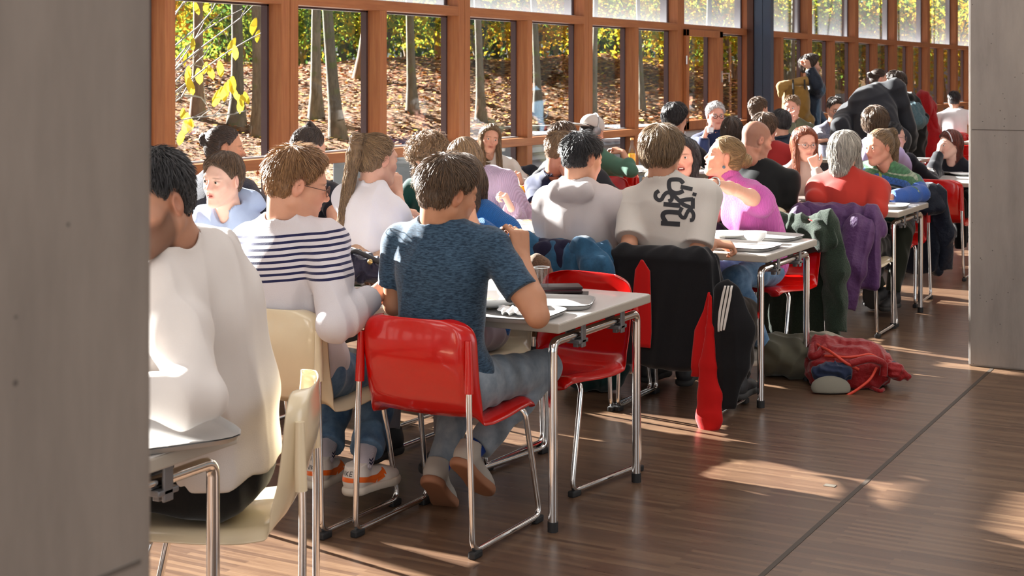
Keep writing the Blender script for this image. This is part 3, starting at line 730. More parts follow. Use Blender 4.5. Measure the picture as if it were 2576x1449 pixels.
def hair_build(root, off, T, R, s, style, hc, Zd, kw, M):
    if style in ('none', 'bald'): return None
    rng = np.random.default_rng(int(abs(off[0])*1000+abs(off[1])*77) % 99991)
    mat = hair_mat('hair_'+hc, *HAIRC[hc]); t = kw.get('t', {'buzz': .004, 'short': .012, 'mop': .024, 'long': .014, 'ponytail': .009, 'bun': .008, 'curly': .022, 'bob': .02, 'topknot': .007, 'manbun': .009}.get(style, .012))
    P = []
    def E(c, r, k=.02, op='u', rx=0): P.append(ell(T(c), np.array(r)*s, R if not rx else R@np.array(Matrix.Rotation(rx, 3, 'X')), k*s, op))
    def K(a, b, ra, rb, k=.02, op='u', w=False, **kk): P.append(cone(a if w else T(a), b if w else T(b), ra*s, rb*s, k*s, op, **kk))
    up = R@np.array([0, 0, 1.0]); fw = R@np.array([0, 1.0, 0]); rt = R@np.array([1.0, 0, 0])
    ks = .55 if style == 'short' else 1.0
    E((0, -.012, .035), (.075+t*ks, .096+t, .083+t*(1.25 if style == 'short' else 1))); lk = .15 if style == 'short' else .8; E((0, -.035, -.02), (.064+t*lk, .066+t*lk, .06), .03)
    fr = kw.get('fringe', .0)
    # hairline in front
    P.append(plane(T((0, .062+fr, .082)), fw*.80-up*.60, .010))
    if style in ('short', 'buzz', 'mop', 'curlyshort', 'topknot', 'manbun', 'ponytail', 'bun'):
        P.append(plane(T((0, -.06, kw.get('nape', -.062))), -up*.9+fw*.25, .012))
        if style not in ('mop', 'ponytail'):
            for q in (-1, 1): E((q*.088, -.003, -.012), (.036, .032, .050), .006, 's')
    rad0 = .0016
    tails = []   # (tracing start region, direction)
    if style in ('long', 'bob'):
        ln = kw.get('len', .30 if style == 'long' else .10); wd_ = kw.get('w', .075)
        back = unit(-fw-np.array([0, 0, .2])); dn = np.array([0, 0, -1.0])
        a = T((0, -.055, -.02)); b = a + dn*ln*s - (fw*np.array([1, 1, 0]))*.02
        P.append(cone(a, b, (wd_+.005)*s, (wd_-.02)*s, .03, flat=fw, s=.62))
        for q in (-1, 1):
            if kw.get('sides', 1) or (kw.get('side') == q):
                a1 = T((q*.066, .005, .02)); b1 = a1 + dn*(ln*.9+.03)*s + rt*q*.01 + fw*kw.get('fwd', .02)
                P.append(cone(a1, b1, .026*s, .026*s, .03, flat=rt, s=.7))
                if not kw.get('ears'): pass
        tails = [(0, 0)]
    if style == 'curly':
        ln = kw.get('len', .2); dn = np.array([0, 0, -1.0])
        a = T((0, -.05, -.0)); b = a + dn*ln*s - fw*.03; P.append(cone(a, b, .10*s, .085*s, .04, flat=fw, s=.75))
        for q in (-1, 1): P.append(cone(T((q*.075, -.01, .02)), T((q*.075, -.01, .02))+dn*ln*.8, .04*s, .045*s, .03))
    if style == 'ponytail':
        tie = T((0, -.100, .075)); ln = kw.get('len', .33); b = tie - fw*.045 + np.array([0, 0, -1])*.06; c_ = b + np.array([0, 0, -1])*(ln-.06) + fw*kw.get('tfwd', .0) + np.array(kw.get('tdir', (0, 0, 0)))
        K(T((0, -.085, .085)), tie-fw*.035+up*.012, .028, .026, .02, w=True); K(tie-fw*.035+up*.012, b, .026, .033, .02, w=True); P.append(cone(b, c_, .036*s, .024*s, .02, flat=fw, s=.75))
    if style == 'bun' or style == 'manbun':
        bc = T(kw.get('bun', (0, -.118, .03))); P.append(ell(bc, np.array(kw.get('br', (.036, .034, .034)))*s, R, .012))
    if style == 'topknot':
        P.append(cone(T((0, .01, .10)), T((0, -.02, .142)), .032*s, .014*s, .03))
    if kw.get('low'):
        b = T((0, -.10, -.05)); P.append(cone(b, b+np.array([0, 0, -1])*kw['low']-fw*.02, .026*s, .018*s, .02))
        tails = [(0, 0)]
    if kw.get('sweep'):
        for q in ([-1, 1] if kw['sweep'] == 2 else [kw['sweep']]): P.append(cone(T((q*.035, .060, .085)), T((q*.070, .030, -.015)), .020*s, .014*s, .02, flat=rt, s=.6))
    nzs = wrinkle(kw.get('rough', .004 if style not in ('curly',) else .012), 16 if style != 'curly' else 13, seed=len(label_seed(hc)), stretch=(1, 1, .5))
    v = max(.0036, Zd*.00068); V, F = mesh_sdf(P, v, nzs)
    if len(V) < 10: return None
    # strands laid over the mass
    N = int(np.clip(15500/Zd, 420, 3400)*kw.get('dens', 1)); S_ = 9
    pts = V[rng.integers(0, len(V), N)].astype(np.float64)
    whorl = T((.01, -.05, .115)); dn = np.array([0, 0, -1.0])
    L = kw.get('sl', {'buzz': .010, 'short': .032, 'mop': .075, 'long': .16, 'bob': .10, 'curly': .09, 'ponytail': .11, 'bun': .07, 'topknot': .05, 'manbun': .06}.get(style, .05))
    lift = kw.get('lift', {'short': .45, 'mop': .22, 'curly': .30, 'buzz': .5, 'bob': .10}.get(style, .06))
    path = np.zeros((N, S_, 3)); p = pts.copy(); ln = L*rng.uniform(.5, 1.15, N)
    if style == 'short': ln = ln*(.30+.70*np.clip((((p-T((0, 0, 0)))@up)/s-.0)/.07, 0, 1))
    tie = {'ponytail': T((0, -.105, .08)), 'bun': T(kw.get('bun', (0, -.118, .03))), 'manbun': T(kw.get('bun', (0, -.118, .03))), 'topknot': T((0, -.02, .13))}.get(style)
    rw = rng.normal(size=(N, 3))*.22; fwd = kw.get('comb', (0, 0, 0)); comb = R@np.array(fwd, float)
    phase = rng.uniform(0, 6.28, N)
    nstep = S_-1
    for i in range(S_):
        d0, g = grad(P, p.astype(np.float32)); d0 = d0.astype(np.float64); g = g.astype(np.float64)
        if i == 0: p -= g*d0[:, None]; 
        path[:, i] = p + g*((lift*ln*(i/nstep)**1.3)[:, None] + .001)
        if style == 'curly': path[:, i] += np.stack([np.sin(phase+i*1.7), np.cos(phase+i*1.7), np.sin(phase*2+i*1.3)], 1)*.007
        if tie is not None:
            dtie = np.linalg.norm(p-tie, axis=1); tl = ((p-T((0, 0, 0)))@up < .06*s) & (((p-T((0, 0, 0)))@fw) < -.112*s) if style == 'ponytail' else np.zeros(N, bool)
            fl = tie-p; fl /= np.maximum(.01, dtie[:, None]); fl = np.where(tl[:, None], dn, fl)
            if style in ('bun', 'manbun', 'topknot'):
                nr = dtie < .045; sp = np.cross(np.tile(R@np.array([0, 1.0, .3]), (N, 1)), p-tie); sp /= np.maximum(1e-4, np.linalg.norm(sp, axis=1, keepdims=True)); fl = np.where(nr[:, None], sp, fl)
        else:
            fl = p-whorl; fl /= np.maximum(.012, np.linalg.norm(fl, axis=1, keepdims=True)); low = np.clip(((T((0, 0, .06))-p)@up)/.05, 0, 1)[:, None]
            fl = fl*(1-low*.6) + dn*(kw.get('grav', .5)+low*.6)
        fl = fl + comb + rw
        fl -= g*(fl*g).sum(1, keepdims=True); fl /= np.maximum(1e-5, np.linalg.norm(fl, axis=1, keepdims=True))
        p = p + fl*(ln/nstep)[:, None]; d0, g = grad(P, p.astype(np.float32)); p -= (g*np.clip(d0, -.02, .02)[:, None]).astype(np.float64)
    tt = np.linspace(0, 1, S_); wid = kw.get('wid', 1.0)*(1.15 if Zd > 8 else 1.0)*max(1.0, Zd/7)
    prof = np.minimum(1, .35+tt*4)*(1-tt**2.2*.93)
    rad = rng.uniform(.0008, .0019, N)[:, None]*prof[None]*wid
    SV, SF = ribbons(path, rad, 3)
    rnd = np.repeat(rng.uniform(0, 1, N), S_*3)
    V2 = np.concatenate([V, SV]); F2 = np.concatenate([F, SF+len(V)])
    r2 = np.concatenate([np.full(len(V), .22), rnd])
    return npmesh('hair', V2, F2, mat, root, off=off, attrs={'rnd': r2})
def label_seed(s): return s
# ---------------------------------------------------------------- the hall
FX = -6.6                                   # inner face of the window wall
def wood_mat(name, c1, c2, axis='z'):
    m, n, b = newmat(name); tc = nd(n, 'TexCoord').outputs['Object']
    sc = (40, 40, 2.5) if axis == 'z' else (40, 2.5, 40)
    g = noise(n, mapping(n, tc, sc), 1.0, 5, .6); f = ramp(n, g.outputs[0], [(.3, c1), (.7, c2)])
    d = noise(n, tc, 1.5, 3); col = mixc(n, mth(n, 'MULTIPLY', d.outputs[0], .5), f.outputs[0], tuple(v*.7 for v in c1))
    n.links.new(col, b.inputs['Base Color']); b.inputs['Roughness'].default_value = .42; b.inputs['Specular IOR Level'].default_value = .4
    bump(n, b, g.outputs[0], .12, .003); return m
W_POST = wood_mat('stained_wood_upright', lin('#985c38'), lin('#b67a4c'))
W_RAIL = wood_mat('stained_wood_rail', lin('#985c38'), lin('#b67a4c'), 'y')
STEEL_D = pbr('dark_anodised_frame', lin('#584b50'), .35, .6)
STEEL_B = pbr('blue_grey_steel', lin('#3c4c62'), .42, .2)
def floor_mat():
    m, n, b = newmat('parquet'); tc = nd(n, 'TexCoord').outputs['Object']
    v = mapping(n, tc, (1, 1, 1), (0, 0, 0))
    br = nd(n, 'TexBrick'); br.offset = .37; br.inputs['Scale'].default_value = 1.0; br.inputs['Brick Width'].default_value = .62; br.inputs['Row Height'].default_value = .024
    br.inputs['Mortar Size'].default_value = .0006; br.inputs['Mortar Smooth'].default_value = .2; br.inputs['Bias'].default_value = 0
    br.inputs['Color1'].default_value = (0, 0, 0, 1); br.inputs['Color2'].default_value = (1, 1, 1, 1); br.inputs['Mortar'].default_value = (.2, .2, .2, 1)
    n.links.new(v, br.inputs['Vector'])
    g = noise(n, mapping(n, tc, (6, 90, 6)), 1.0, 5, .65)
    big = noise(n, tc, .8, 3)
    f = mth(n, 'ADD', mth(n, 'MULTIPLY', nd_sep(n, br.outputs['Color']), .40), mth(n, 'MULTIPLY', g.outputs[0], .6))
    c = ramp(n, f, [(.15, lin('#46342a')), (.5, lin('#634c3b')), (.85, lin('#7f664f'))])
    c2 = mixc(n, mth(n, 'MULTIPLY', big.outputs[0], .35), c.outputs[0], lin('#4f3a2a'))
    n.links.new(c2, b.inputs['Base Color']); n.links.new(mth(n, 'ADD', mth(n, 'MULTIPLY', g.outputs[0], .22), .20), b.inputs['Roughness'])
    b.inputs['Specular IOR Level'].default_value = .45
    bump(n, b, g.outputs[0], .10, .002); return m
def nd_sep(n, c):
    s = nd(n, 'SeparateColor'); n.links.new(c, s.inputs[0]); return s.outputs[0]
def struct(mb, name, mat, parent=None, smooth=None):
    o = mb.build(name, mat, parent, smooth)
    if parent is None: o['kind'] = 'structure'
    return o
mb = MB(); mb.box(-6.75, 7.2, -5.2, 52, -.25, 0); struct(mb, 'floor', floor_mat())
mb = MB(); mb.box(-7.0, 7.2, -5.2, 52, 4.3, 4.55); struct(mb, 'ceiling', pbr('ceiling_white', (.78, .77, .74), .9))
# movement joint running along the hall
A = at_z(1908.8, 1449, 0); B_ = at_z(2308.5, 1100, 0)
jx = (A.x+B_.x)/2; mb = MB(); mb.box(jx-.009, jx+.009, -5, 40, -.01, .0015); struct(mb, 'trim_floor_joint', pbr('joint', lin('#3c332a'), .6))
s_ = at_z(2088, 1222, 0); 
mb = MB(); mb.box(s_.x-.022, s_.x+.022, s_.y-.016, s_.y+.016, 0, .002); tag(mb.build('floor_cap', pbr('cap', lin('#7d776c'), .4, .5)), 'small square metal cap set into the floor in the sunlit strip', 'floor cap')
# concrete columns
def conc_mat():
    m, n, b = newmat('board_concrete'); tc = nd(n, 'TexCoord').outputs['Object']
    a = noise(n, mapping(n, tc, (3, 3, .7)), 1.6, 6, .65); c = ramp(n, a.outputs[0], [(.25, lin('#77706a')), (.5, lin('#8f8780')), (.8, lin('#a39a90'))])
    st = noise(n, mapping(n, tc, (14, 14, .8)), 1.0, 4, .6); c1 = mixc(n, mth(n, 'MULTIPLY', st.outputs[0], .35), c.outputs[0], lin('#6f6861'))
    vz = nd(n, 'TexVoronoi'); vz.inputs['Scale'].default_value = 26; n.links.new(tc, vz.inputs['Vector'])
    hole = mth(n, 'LESS_THAN', vz.outputs['Distance'], .09); nn = noise(n, tc, 9, 2); hole = mth(n, 'MULTIPLY', hole, mth(n, 'GREATER_THAN', nn.outputs[0], .52))
    c2 = mixc(n, mth(n, 'MULTIPLY', hole, .7), c1, lin('#3c3733')); n.links.new(c2, b.inputs['Base Color']); b.inputs['Roughness'].default_value = .8
    bump(n, b, a.outputs[0], .3, .01); return m
CONC = conc_mat()
def column(x0, x1, y0, y1, label):
    t = thing('concrete_column', label, 'column', ((x0+x1)/2, (y0+y1)/2, 0))
    mb = MB(); cx_, cy_ = t.location.x, t.location.y; mb.box(x0-cx_, x1-cx_, y0-cy_, y1-cy_, 0, 4.3, bev=.012); mb.build('shaft', CONC, t)
    mb = MB()
    for zz in (1.12,): 
        mb.box(x1-cx_-.001, x1-cx_+.0012, y0-cy_+.02, y1-cy_-.02, zz, zz+.004); mb.box(x0-cx_+.02, x1-cx_-.02, y0-cy_-.0012, y0-cy_+.001, zz+.18, zz+.184)
    mb.build('formwork_seam', pbr('seam', lin('#5d5650'), .9), t)
column(-1.70, -1.10, 8.31, 8.91, 'square grey concrete column at the right edge beside the aisle')
Yc = 1.13; e_ = at_Y(387, 700, Yc); column(e_.x-.60, e_.x, Yc-.6, Yc, 'blurred concrete column filling the left foreground')
# ------------------------------- window wall
GLASS = glass_mat('window_glass', (.97, .98, .99), .055); GLASS_D = glass_mat('dusty_window_glass', (.95, .97, .98), .05, dust=.022)
Z_SILL0, Z_SILL1, Z_TR0, Z_TR1, Z_TOP = .925, 1.0, 2.115, 2.195, 4.1
Y0 = 1.309*6.6; BAY = 2.5; D = .12
main = [Y0 + BAY*k for k in range(-5, 17)]
mb = MB(); mb.box(FX-.25, FX+.0, -5.2, 52, -.05, .10); mb.box(FX-.25, FX, -5.2, 52, Z_TOP, 4.3); struct(mb, 'wall_left', pbr('upstand', lin('#8c8a85'), .8))
POSTK = 4                                   # steel post stands at this joint
for i, y in enumerate(main):
    t = thing('window_mullion', None, None, (FX, y, 0)); 
    mb = MB(); mb.box(-D, 0, -.100, -.003, .10, Z_TOP, bev=.004); mb.box(-D, 0, .003, .100, .10, Z_TOP, bev=.004); mb.box(-D, -.012, -.004, .004, .10, Z_TOP)
    mb.build('post', W_POST, t)
    mb = MB(); mb.box(-D-.05, -D, -.095, .095, .10, Z_TOP); mb.build('outer_fin', STEEL_D, t)
    t.name = 'trim_%d' % (i+1); t['kind'] = 'structure'
    del_ = [k for k in ('label', 'category') if k in t.keys()]
for i in range(len(main)-1):
    y0, y1 = main[i]+.10, main[i+1]-.10; ym = (y0+y1)/2 - .03; casement = abs(main[i]-(Y0+3*BAY)) < .01
    w = thing('window_%d' % (i+1), None, None, (FX, (y0+y1)/2, 0)); w['kind'] = 'structure'; o_ = w.location.y
    mb = MB(); mb.box(-D, 0, y0-o_, y1-o_, Z_TR0, Z_TR1, bev=.003); mb.box(-D, 0, y0-o_, y1-o_, Z_SILL0, Z_SILL1, bev=.003)
    mb.build('rail', W_RAIL, w)
    mb = MB(); mb.box(-D, 0, ym-.05-o_, ym+.05-o_, .10, Z_SILL0-.001); mb.box(-D, 0, ym-.05-o_, ym+.05-o_, Z_SILL1+.001, Z_TR0-.001)
    mb.build('mid_post', W_POST, w)
    mb = MB()
    for (a, b2) in ((y0, ym-.05), (ym+.05, y1)):
        for (z0, z1) in ((.10, Z_SILL0), (Z_SILL1, Z_TR0)):
            mb.box(-D-.05, -D+.004, b2-.022-o_, b2-o_+.01, z0, z1); mb.box(-D-.05, -D+.004, a-o_-.01, a+.010-o_, z0, z1); mb.box(-D-.05, -D+.004, a-o_, b2-o_, z1-.014, z1)
    mb.box(-D-.09, -D+.004, y1-.035-o_, y1-o_+.01, Z_TR1, Z_TOP); mb.box(-D-.09, -D+.004, y0-o_-.01, y0+.012-o_, Z_TR1, Z_TOP)
    mb.build('metal_frame', STEEL_D, w)
    mb = MB(); mb.box(-D-.02, -D+.02, y0-o_, y1-o_, Z_SILL1, Z_SILL1+.012); mb.box(-D-.02, -D+.02, y0-o_, y1-o_, Z_TR1, Z_TR1+.012); mb.build('sill_bead', pbr('bead', lin('#b9b9bb'), .4, .3), w)
    for (a, b2) in ((y0+.01, ym-.06), (ym+.06, y1-.01)):
        for (z0, z1) in ((.11, Z_SILL0-.01), (Z_SILL1+.01, Z_TR0-.01)):
            mb = MB(); mb.box(-D-.006, -D+.0, a-o_, b2-o_, z0, z1); mb.build('pane', GLASS, w)
    mb = MB(); mb.box(-D-.006, -D, y0+.01-o_, y1-.01-o_, 0, Z_TOP-.02-(Z_TR1+.01)); u = mb.build('upper_pane', GLASS_D, w); u.location.z = Z_TR1+.01
    if casement:
        a, b2 = y0, ym-.05; mb = MB()
        for (ya, yb, za, zb) in ((a-.04, a+.045, Z_SILL0+.02, Z_TR0+.02), (b2-.01, b2+.10, Z_SILL0+.02, Z_TR0+.02), (a-.04, b2+.10, Z_TR0-.06, Z_TR0+.02), (a-.04, b2+.10, Z_SILL0+.02, Z_SILL1+.05)):
            mb.box(.002, .045, ya-o_, yb-o_, za, zb, bev=.004)
        sash = mb.build('sash', W_POST, w)
        hb = MB(); yh = b2+.05-o_; hb.box(.045, .055, yh-.014, yh+.014, 1.50, 1.64); hb.tube([(.055, yh, 1.61), (.095, yh, 1.61), (.098, yh+.13, 1.61)], .008, 8); hb.box(.094, .104, yh+.115, yh+.135, 1.50, 1.62)
        hb.build('handle', pbr('brushed_steel', (.62, .62, .63), .3, 1.0), sash, 40)
        hb = MB(); hb.tube([(.05, a-.05-o_, 1.72), (.05, a-.05-o_, 1.82)], .012, 8); hb.build('hinge', pbr('brushed_steel', (.62, .62, .63), .3, 1.0), sash, 40)
# blue-grey steel post in front of the wall
t = thing('steel_post', 'tall blue-grey steel post standing against the window wall', 'post', (-6.40, 18.5, 0))
mb = MB(); mb.box(-.115, .0, -.06, .06, 0, 4.3, bev=.004); mb.box(.006, .115, -.06, .06, 0, 4.3, bev=.004); mb.box(-.11, .11, -.045, .045, 0, 4.3); mb.build('shaft', STEEL_B, t)
mb = MB(); mb.box(-.20, -.118, -.09, .09, 0, 4.3); mb.build('wood_cover', wood_mat('dark_wood', lin('#3e2216'), lin('#55301e')), t)
# the remaining sides of the hall: glazed entrance wall behind, glazed wall opposite, end wall
mb = MB()
for k in range(13): mb.box(7.0, 7.2, -5.2+k*4.6, -4.9+k*4.6, 0, 4.3)
mb.box(7.0, 7.2, -5.2, 52, 3.6, 4.3); mb.box(7.0, 7.2, -5.2, 52, 0, .3); struct(mb, 'wall_right', pbr('plaster', (.72, .70, .66), .85))
mb = MB(); mb.box(-7, 7.2, 51.8, 52, 0, 4.3); struct(mb, 'wall_far', pbr('plaster', (.72, .70, .66), .85))
mb = MB()
for k in range(5): mb.box(-6.9+k*3.4, -6.6+k*3.4, -5.4, -5.2, 0, 4.3)
mb.box(-7, 7.2, -5.4, -5.2, 3.6, 4.3); struct(mb, 'wall_near', pbr('plaster', (.72, .70, .66), .85))
# ---------------------------------------------------------------- tables
TOPM = pbr('grey_laminate', lin('#c9c6c2'), .28, coat=.25); EDGEM = pbr('laminate_edge', lin('#a8a196'), .5)
def table(x1, y0, ln=1.6, dp=.80, label='', group='canteen tables in rows'):
    t = thing('canteen_table', label, 'table', (x1-ln/2, y0+dp/2, 0), 0, group)
    mb = MB(); mb.box(-ln/2+.004, ln/2-.004, -dp/2+.004, dp/2-.004, .728, .740, bev=.004); top = mb.build('tabletop', TOPM, t)
    mb = MB(); mb.box(-ln/2, ln/2, -dp/2, dp/2, .704, .7375, bev=.005); mb.build('edge', EDGEM, top)
    for sx in (-1, 1):
        xx = sx*(ln/2-.045)
        mb = MB(); mb.tube(arcpts([(xx, -dp/2+.04, .03), (xx, -dp/2+.04, .665), (xx, dp/2-.04, .665), (xx, dp/2-.04, .03)], .035, 5), .0165, 14)
        fr = mb.build('leg_frame', CHROME, t, 50)
        for sy in (-1, 1):
            mb = MB(); mb.tube([(xx, sy*(dp/2-.04), 0), (xx, sy*(dp/2-.04), .035)], .019, 14); mb.build('foot', RUBBER, fr, 50)
            mb = MB(); yy = sy*.17; mb.box(xx-.030, xx+.030, yy-.035, yy+.035, .635, .650, bev=.004); mb.box(xx-.030, xx-.022, yy-.035, yy+.035, .645, .704); mb.box(xx+.022, xx+.030, yy-.016, yy+.016, .62, .704, bev=.003); mb.box(xx-.010, xx+.010, yy-.012, yy+.012, .618, .64, bev=.003)
            mb.build('bracket', pbr('bracket_grey', lin('#77777a'), .4, .6), fr)
    return t
TX = -2.32
table(TX, 2.03, 1.6, .80, 'grey laminate table in the left foreground, cut off by the column')
table(TX, 4.56, 1.6, .80, 'grey laminate table with the dark wallet on its corner, nearest full table')
table(TX-1.62, 4.56, 1.6, .80, 'grey laminate table behind the striped-sweater man, nearer the windows')
table(TX, 6.75, 1.6, .80, 'grey laminate table beside the red backpack with white bowl on its tray')
table(TX-1.62, 6.75, 1.6, .80, 'grey laminate table in the second row behind the ponytail girl')
table(TX, 9.26, 1.6, .80, 'grey laminate table beside the purple coat chair')
table(TX-1.62, 9.26, 1.6, .80, 'grey laminate table with the orange bowl, third row toward the windows')
table(TX+.04, 12.0, .90, .80, 'grey laminate table behind the red chair at the concrete column')
table(TX-1.5, 12.0, 1.2, .80, 'grey laminate table of the fourth row before the white-haired man')
table(TX-2.72, 12.0, 1.2, .80, 'grey laminate table with the juice bottle by the windows')
table(TX-1.2, 14.6, 1.6, .80, 'far grey laminate table of the fifth row')
table(TX-.1, 19.2, 1.6, .80, 'far small grey table near the red coat')
# ---------------------------------------------------------------- chairs
def chair_shell():
    prof = [(.245, .415), (.235, .432), (.20, .441), (.12, .438), (.02, .430), (-.08, .428), (-.15, .437), (-.195, .462), (-.222, .505), (-.236, .56), (-.244, .62), (-.250, .68), (-.256, .74), (-.262, .785)]
    P = []; 
    for i in range(len(prof)-1):
        for k in range(3): t = k/3; P.append((prof[i][0]*(1-t)+prof[i+1][0]*t, prof[i][1]*(1-t)+prof[i+1][1]*t))
    P.append(prof[-1]); n = len(P); NU = 25; V = []; F = []
    for i, (y, z) in enumerate(P):
        t = i/(n-1)
        hw = .215 + .012*math.sin(min(1, t*2.2)*math.pi/2)
        if t < .06: hw -= .05*(1-t/.06)**2
        bt = max(0, (z-.70)/.085)
        if z > .70 and y < -.2: hw -= .095*(1-math.sqrt(max(0, 1-bt**2.6)))
        for k in range(NU):
            u = -1+2*k/(NU-1); x = u*hw; yy, zz = y, z
            e = abs(u)
            if z < .47 and y > -.2:   # seat: dished, edges turned down at the sides
                zz += .012*e*e - .030*max(0, (e-.80)/.2)**2
            if y <= -.15:             # back: gently curved, side flanges turned forward
                kk = min(1, (-.15-y)/.07)
                yy += kk*(.018*e*e + .040*max(0, (e-.86)/.14)**1.5)
                if z > .50: yy -= .018*math.exp(-((z-.66)/.09)**2)*(1-e**4)
            V.append((x, yy, zz))
    for i in range(n-1):
        for k in range(NU-1): F.append((i*NU+k, i*NU+k+1, (i+1)*NU+k+1, (i+1)*NU+k))
    me = bpy.data.meshes.new('shell'); me.from_pydata(V, [], F); me.update()
    ob = bpy.data.objects.new('shell_tmp', me); C.objects.link(ob)
    so_ = ob.modifiers.new('s', 'SOLIDIFY'); so_.thickness = .006; so_.offset = 0
    sb = ob.modifiers.new('b', 'SUBSURF'); sb.levels = 1; sb.render_levels = 1
    dg = bpy.context.evaluated_depsgraph_get(); me2 = bpy.data.meshes.new_from_object(ob.evaluated_get(dg)); bpy.data.objects.remove(ob)
    me2.polygons.foreach_set('use_smooth', [True]*len(me2.polygons)); return me2
_shell = chair_shell(); _shells = {}
def _sh(col):
    if col not in _shells:
        m = _shell.copy(); m.materials.clear(); m.materials.append(RED_PL if col == 'red' else CREAM_PL); _shells[col] = m
    return _shells[col]
def _mk_chair(col):
    t = thing('canteen_chair', '', 'chair')
    s = bpy.data.objects.new('seat_shell', _sh(col)); C.objects.link(s); s.parent = t
    fr = None
    for q in (-1, 1):
        mb = MB(); mb.tube([(q*.220, -.240, .545), (q*.219, -.238, .60), (q*.216, -.236, .72)], [.0165, .016, .012], 10); mb.build('sleeve', RED_PL if col == 'red' else CREAM_PL, s, 60)
        mb = MB(); pts = arcpts([(q*.219, -.238, .66), (q*.222, -.244, .50), (q*.236, -.243, .022), (q*.238, .232, .022), (q*.222, .145, .425), (q*.10, .135, .425), (0, .135, .425)], .045, 6)
        mb.tube(pts, .0105, 12); fr = mb.build('sled_frame', CHROME, t, 60)
        for yy in (-.225, .215):
            mb = MB(); mb.box(q*.237-.014, q*.237+.014, yy-.03, yy+.025, 0, .024, bev=.006); mb.build('glide', RUBBER, fr)
    return t
_proto = {}; NCH = 0
def chair(x, y, head, col, label, group=None):
    """x,y of the seat centre; head = direction the sitter faces (deg from +Y clockwise)"""
    global NCH
    if col not in _proto: _proto[col] = _mk_chair(col); o = _proto[col]
    else: o = copy_tree(_proto[col])
    o.location = (x, y, 0); o.rotation_euler = (0, 0, -math.radians(head)); o['label'] = label; o['category'] = 'chair'
    if group: o['group'] = group
    elif 'group' in o.keys(): del o['group']
    return o
# ---------------------------------------------------------------- outside: path, wall, leaf-covered slope, trees
def leafground():
    m, n, b = newmat('leaf_litter'); tc = nd(n, 'TexCoord').outputs['Object']
    v1 = nd(n, 'TexVoronoi'); v1.inputs['Scale'].default_value = 34.0; n.links.new(tc, v1.inputs['Vector'])
    c = ramp(n, nd_sep(n, v1.outputs['Color']), [(.0, lin('#5f3d24')), (.3, lin('#a8703c')), (.55, lin('#c99a58')), (.72, lin('#8a5a34')), (.85, lin('#d8a23c')), (.95, lin('#caa878')), (1, lin('#8a8a3a'))])
    n1 = noise(n, tc, .5, 5, .6); g = ramp(n, n1.outputs[0], [(.52, (0, 0, 0)), (.66, (1, 1, 1))])
    c2 = mixc(n, mth(n, 'MULTIPLY', g.outputs[0], .55), c.outputs[0], lin('#6e6b33'))
    v2 = nd(n, 'TexVoronoi'); v2.inputs['Scale'].default_value = 6.0; n.links.new(tc, v2.inputs['Vector'])
    c2 = mixc(n, mth(n, 'MULTIPLY', nd_sep(n, v2.outputs['Color']), .6), c2, lin('#6b4a30'))
    n3 = noise(n, tc, 1.3, 4, .7); c2 = mixc(n, ramp(n, n3.outputs[0], [(.42, (0, 0, 0)), (.6, (.28, .28, .28))]).outputs[0], c2, lin('#c9b49a'))
    c2 = mixc(n, 1.0, c2, (.68, .62, .56), 'MULTIPLY')
    n.links.new(c2, b.inputs['Base Color']); b.inputs['Roughness'].default_value = .8; bump(n, b, v1.outputs['Distance'], .5, .03); return m
LEAFG = leafground()
mb = MB(); mb.box(-14.6, -6.85, -30, 90, -.35, -.12); mb.build('outside_path', pbr('path_asphalt', lin('#8b8a86'), .9)); bpy.data.objects['outside_path']['kind'] = 'structure'
def hill(x, y):
    d = max(0, -14.4-x+min(12, max(0, y-22)*.26)); z = -.1 + min(d, 13)*.160*min(1, .4+d/8) + max(0, d-13)*.012 + .16*math.sin(x*.21+y*.13) * min(1, d/8) + .10*math.sin(x*.7+y*.5)*min(1, d/8)
    return z
V = []; F = []; NX, NY = 60, 90
for i in range(NX):
    for j in range(NY):
        x = -13.9 - i*1.25; y = -25 + j*1.6; V.append((x, y, hill(x, y)))
for i in range(NX-1):
    for j in range(NY-1): F.append((i*NY+j, i*NY+j+1, (i+1)*NY+j+1, (i+1)*NY+j))
o = npmesh('hillside', V, F, LEAFG); o['kind'] = 'structure'
# low retaining wall at the foot of the slope
wm = pbr('retaining_concrete', lin('#8f938f'), .85)
mb = MB(); qa, qb = at(1010, 350, 31), at(1500, 350, 35); dq = (qb-qa).normalized(); nq = Vector((-dq.y, dq.x, 0))*.12
mb.add([Vector((q.x, q.y, z))+s_*nq for z in (-.3, .42) for q in (qa, qb) for s_ in (-1, 1)], [(0, 1, 3, 2), (4, 6, 7, 5), (0, 4, 5, 1), (2, 3, 7, 6), (0, 2, 6, 4), (1, 5, 7, 3)]); tag(mb.build('retaining_wall', wm), 'low grey concrete wall at the foot of the leafy slope', 'wall')
BARK = []
for i, (a, b2) in enumerate((('#5c584c', '#8d897b'), ('#4c4a40', '#7b786a'), ('#6b5a4a', '#94806c'))):
    m, n, b = newmat('bark_%d' % i); tc = nd(n, 'TexCoord').outputs['Object']; g = noise(n, mapping(n, tc, (14, 14, 3)), 1.0, 6, .7)
    c = ramp(n, g.outputs[0], [(.3, lin(a)), (.7, lin(b2))]); ms = noise(n, tc, 2.2, 4); f = ramp(n, ms.outputs[0], [(.55, (0, 0, 0)), (.62, (1, 1, 1))])
    n.links.new(mixc(n, mth(n, 'MULTIPLY', f.outputs[0], .6), c.outputs[0], lin('#5d7034')), b.inputs['Base Color']); b.inputs['Roughness'].default_value = .9; bump(n, b, g.outputs[0], .6, .03); BARK.append(m)
LEAFM = {}
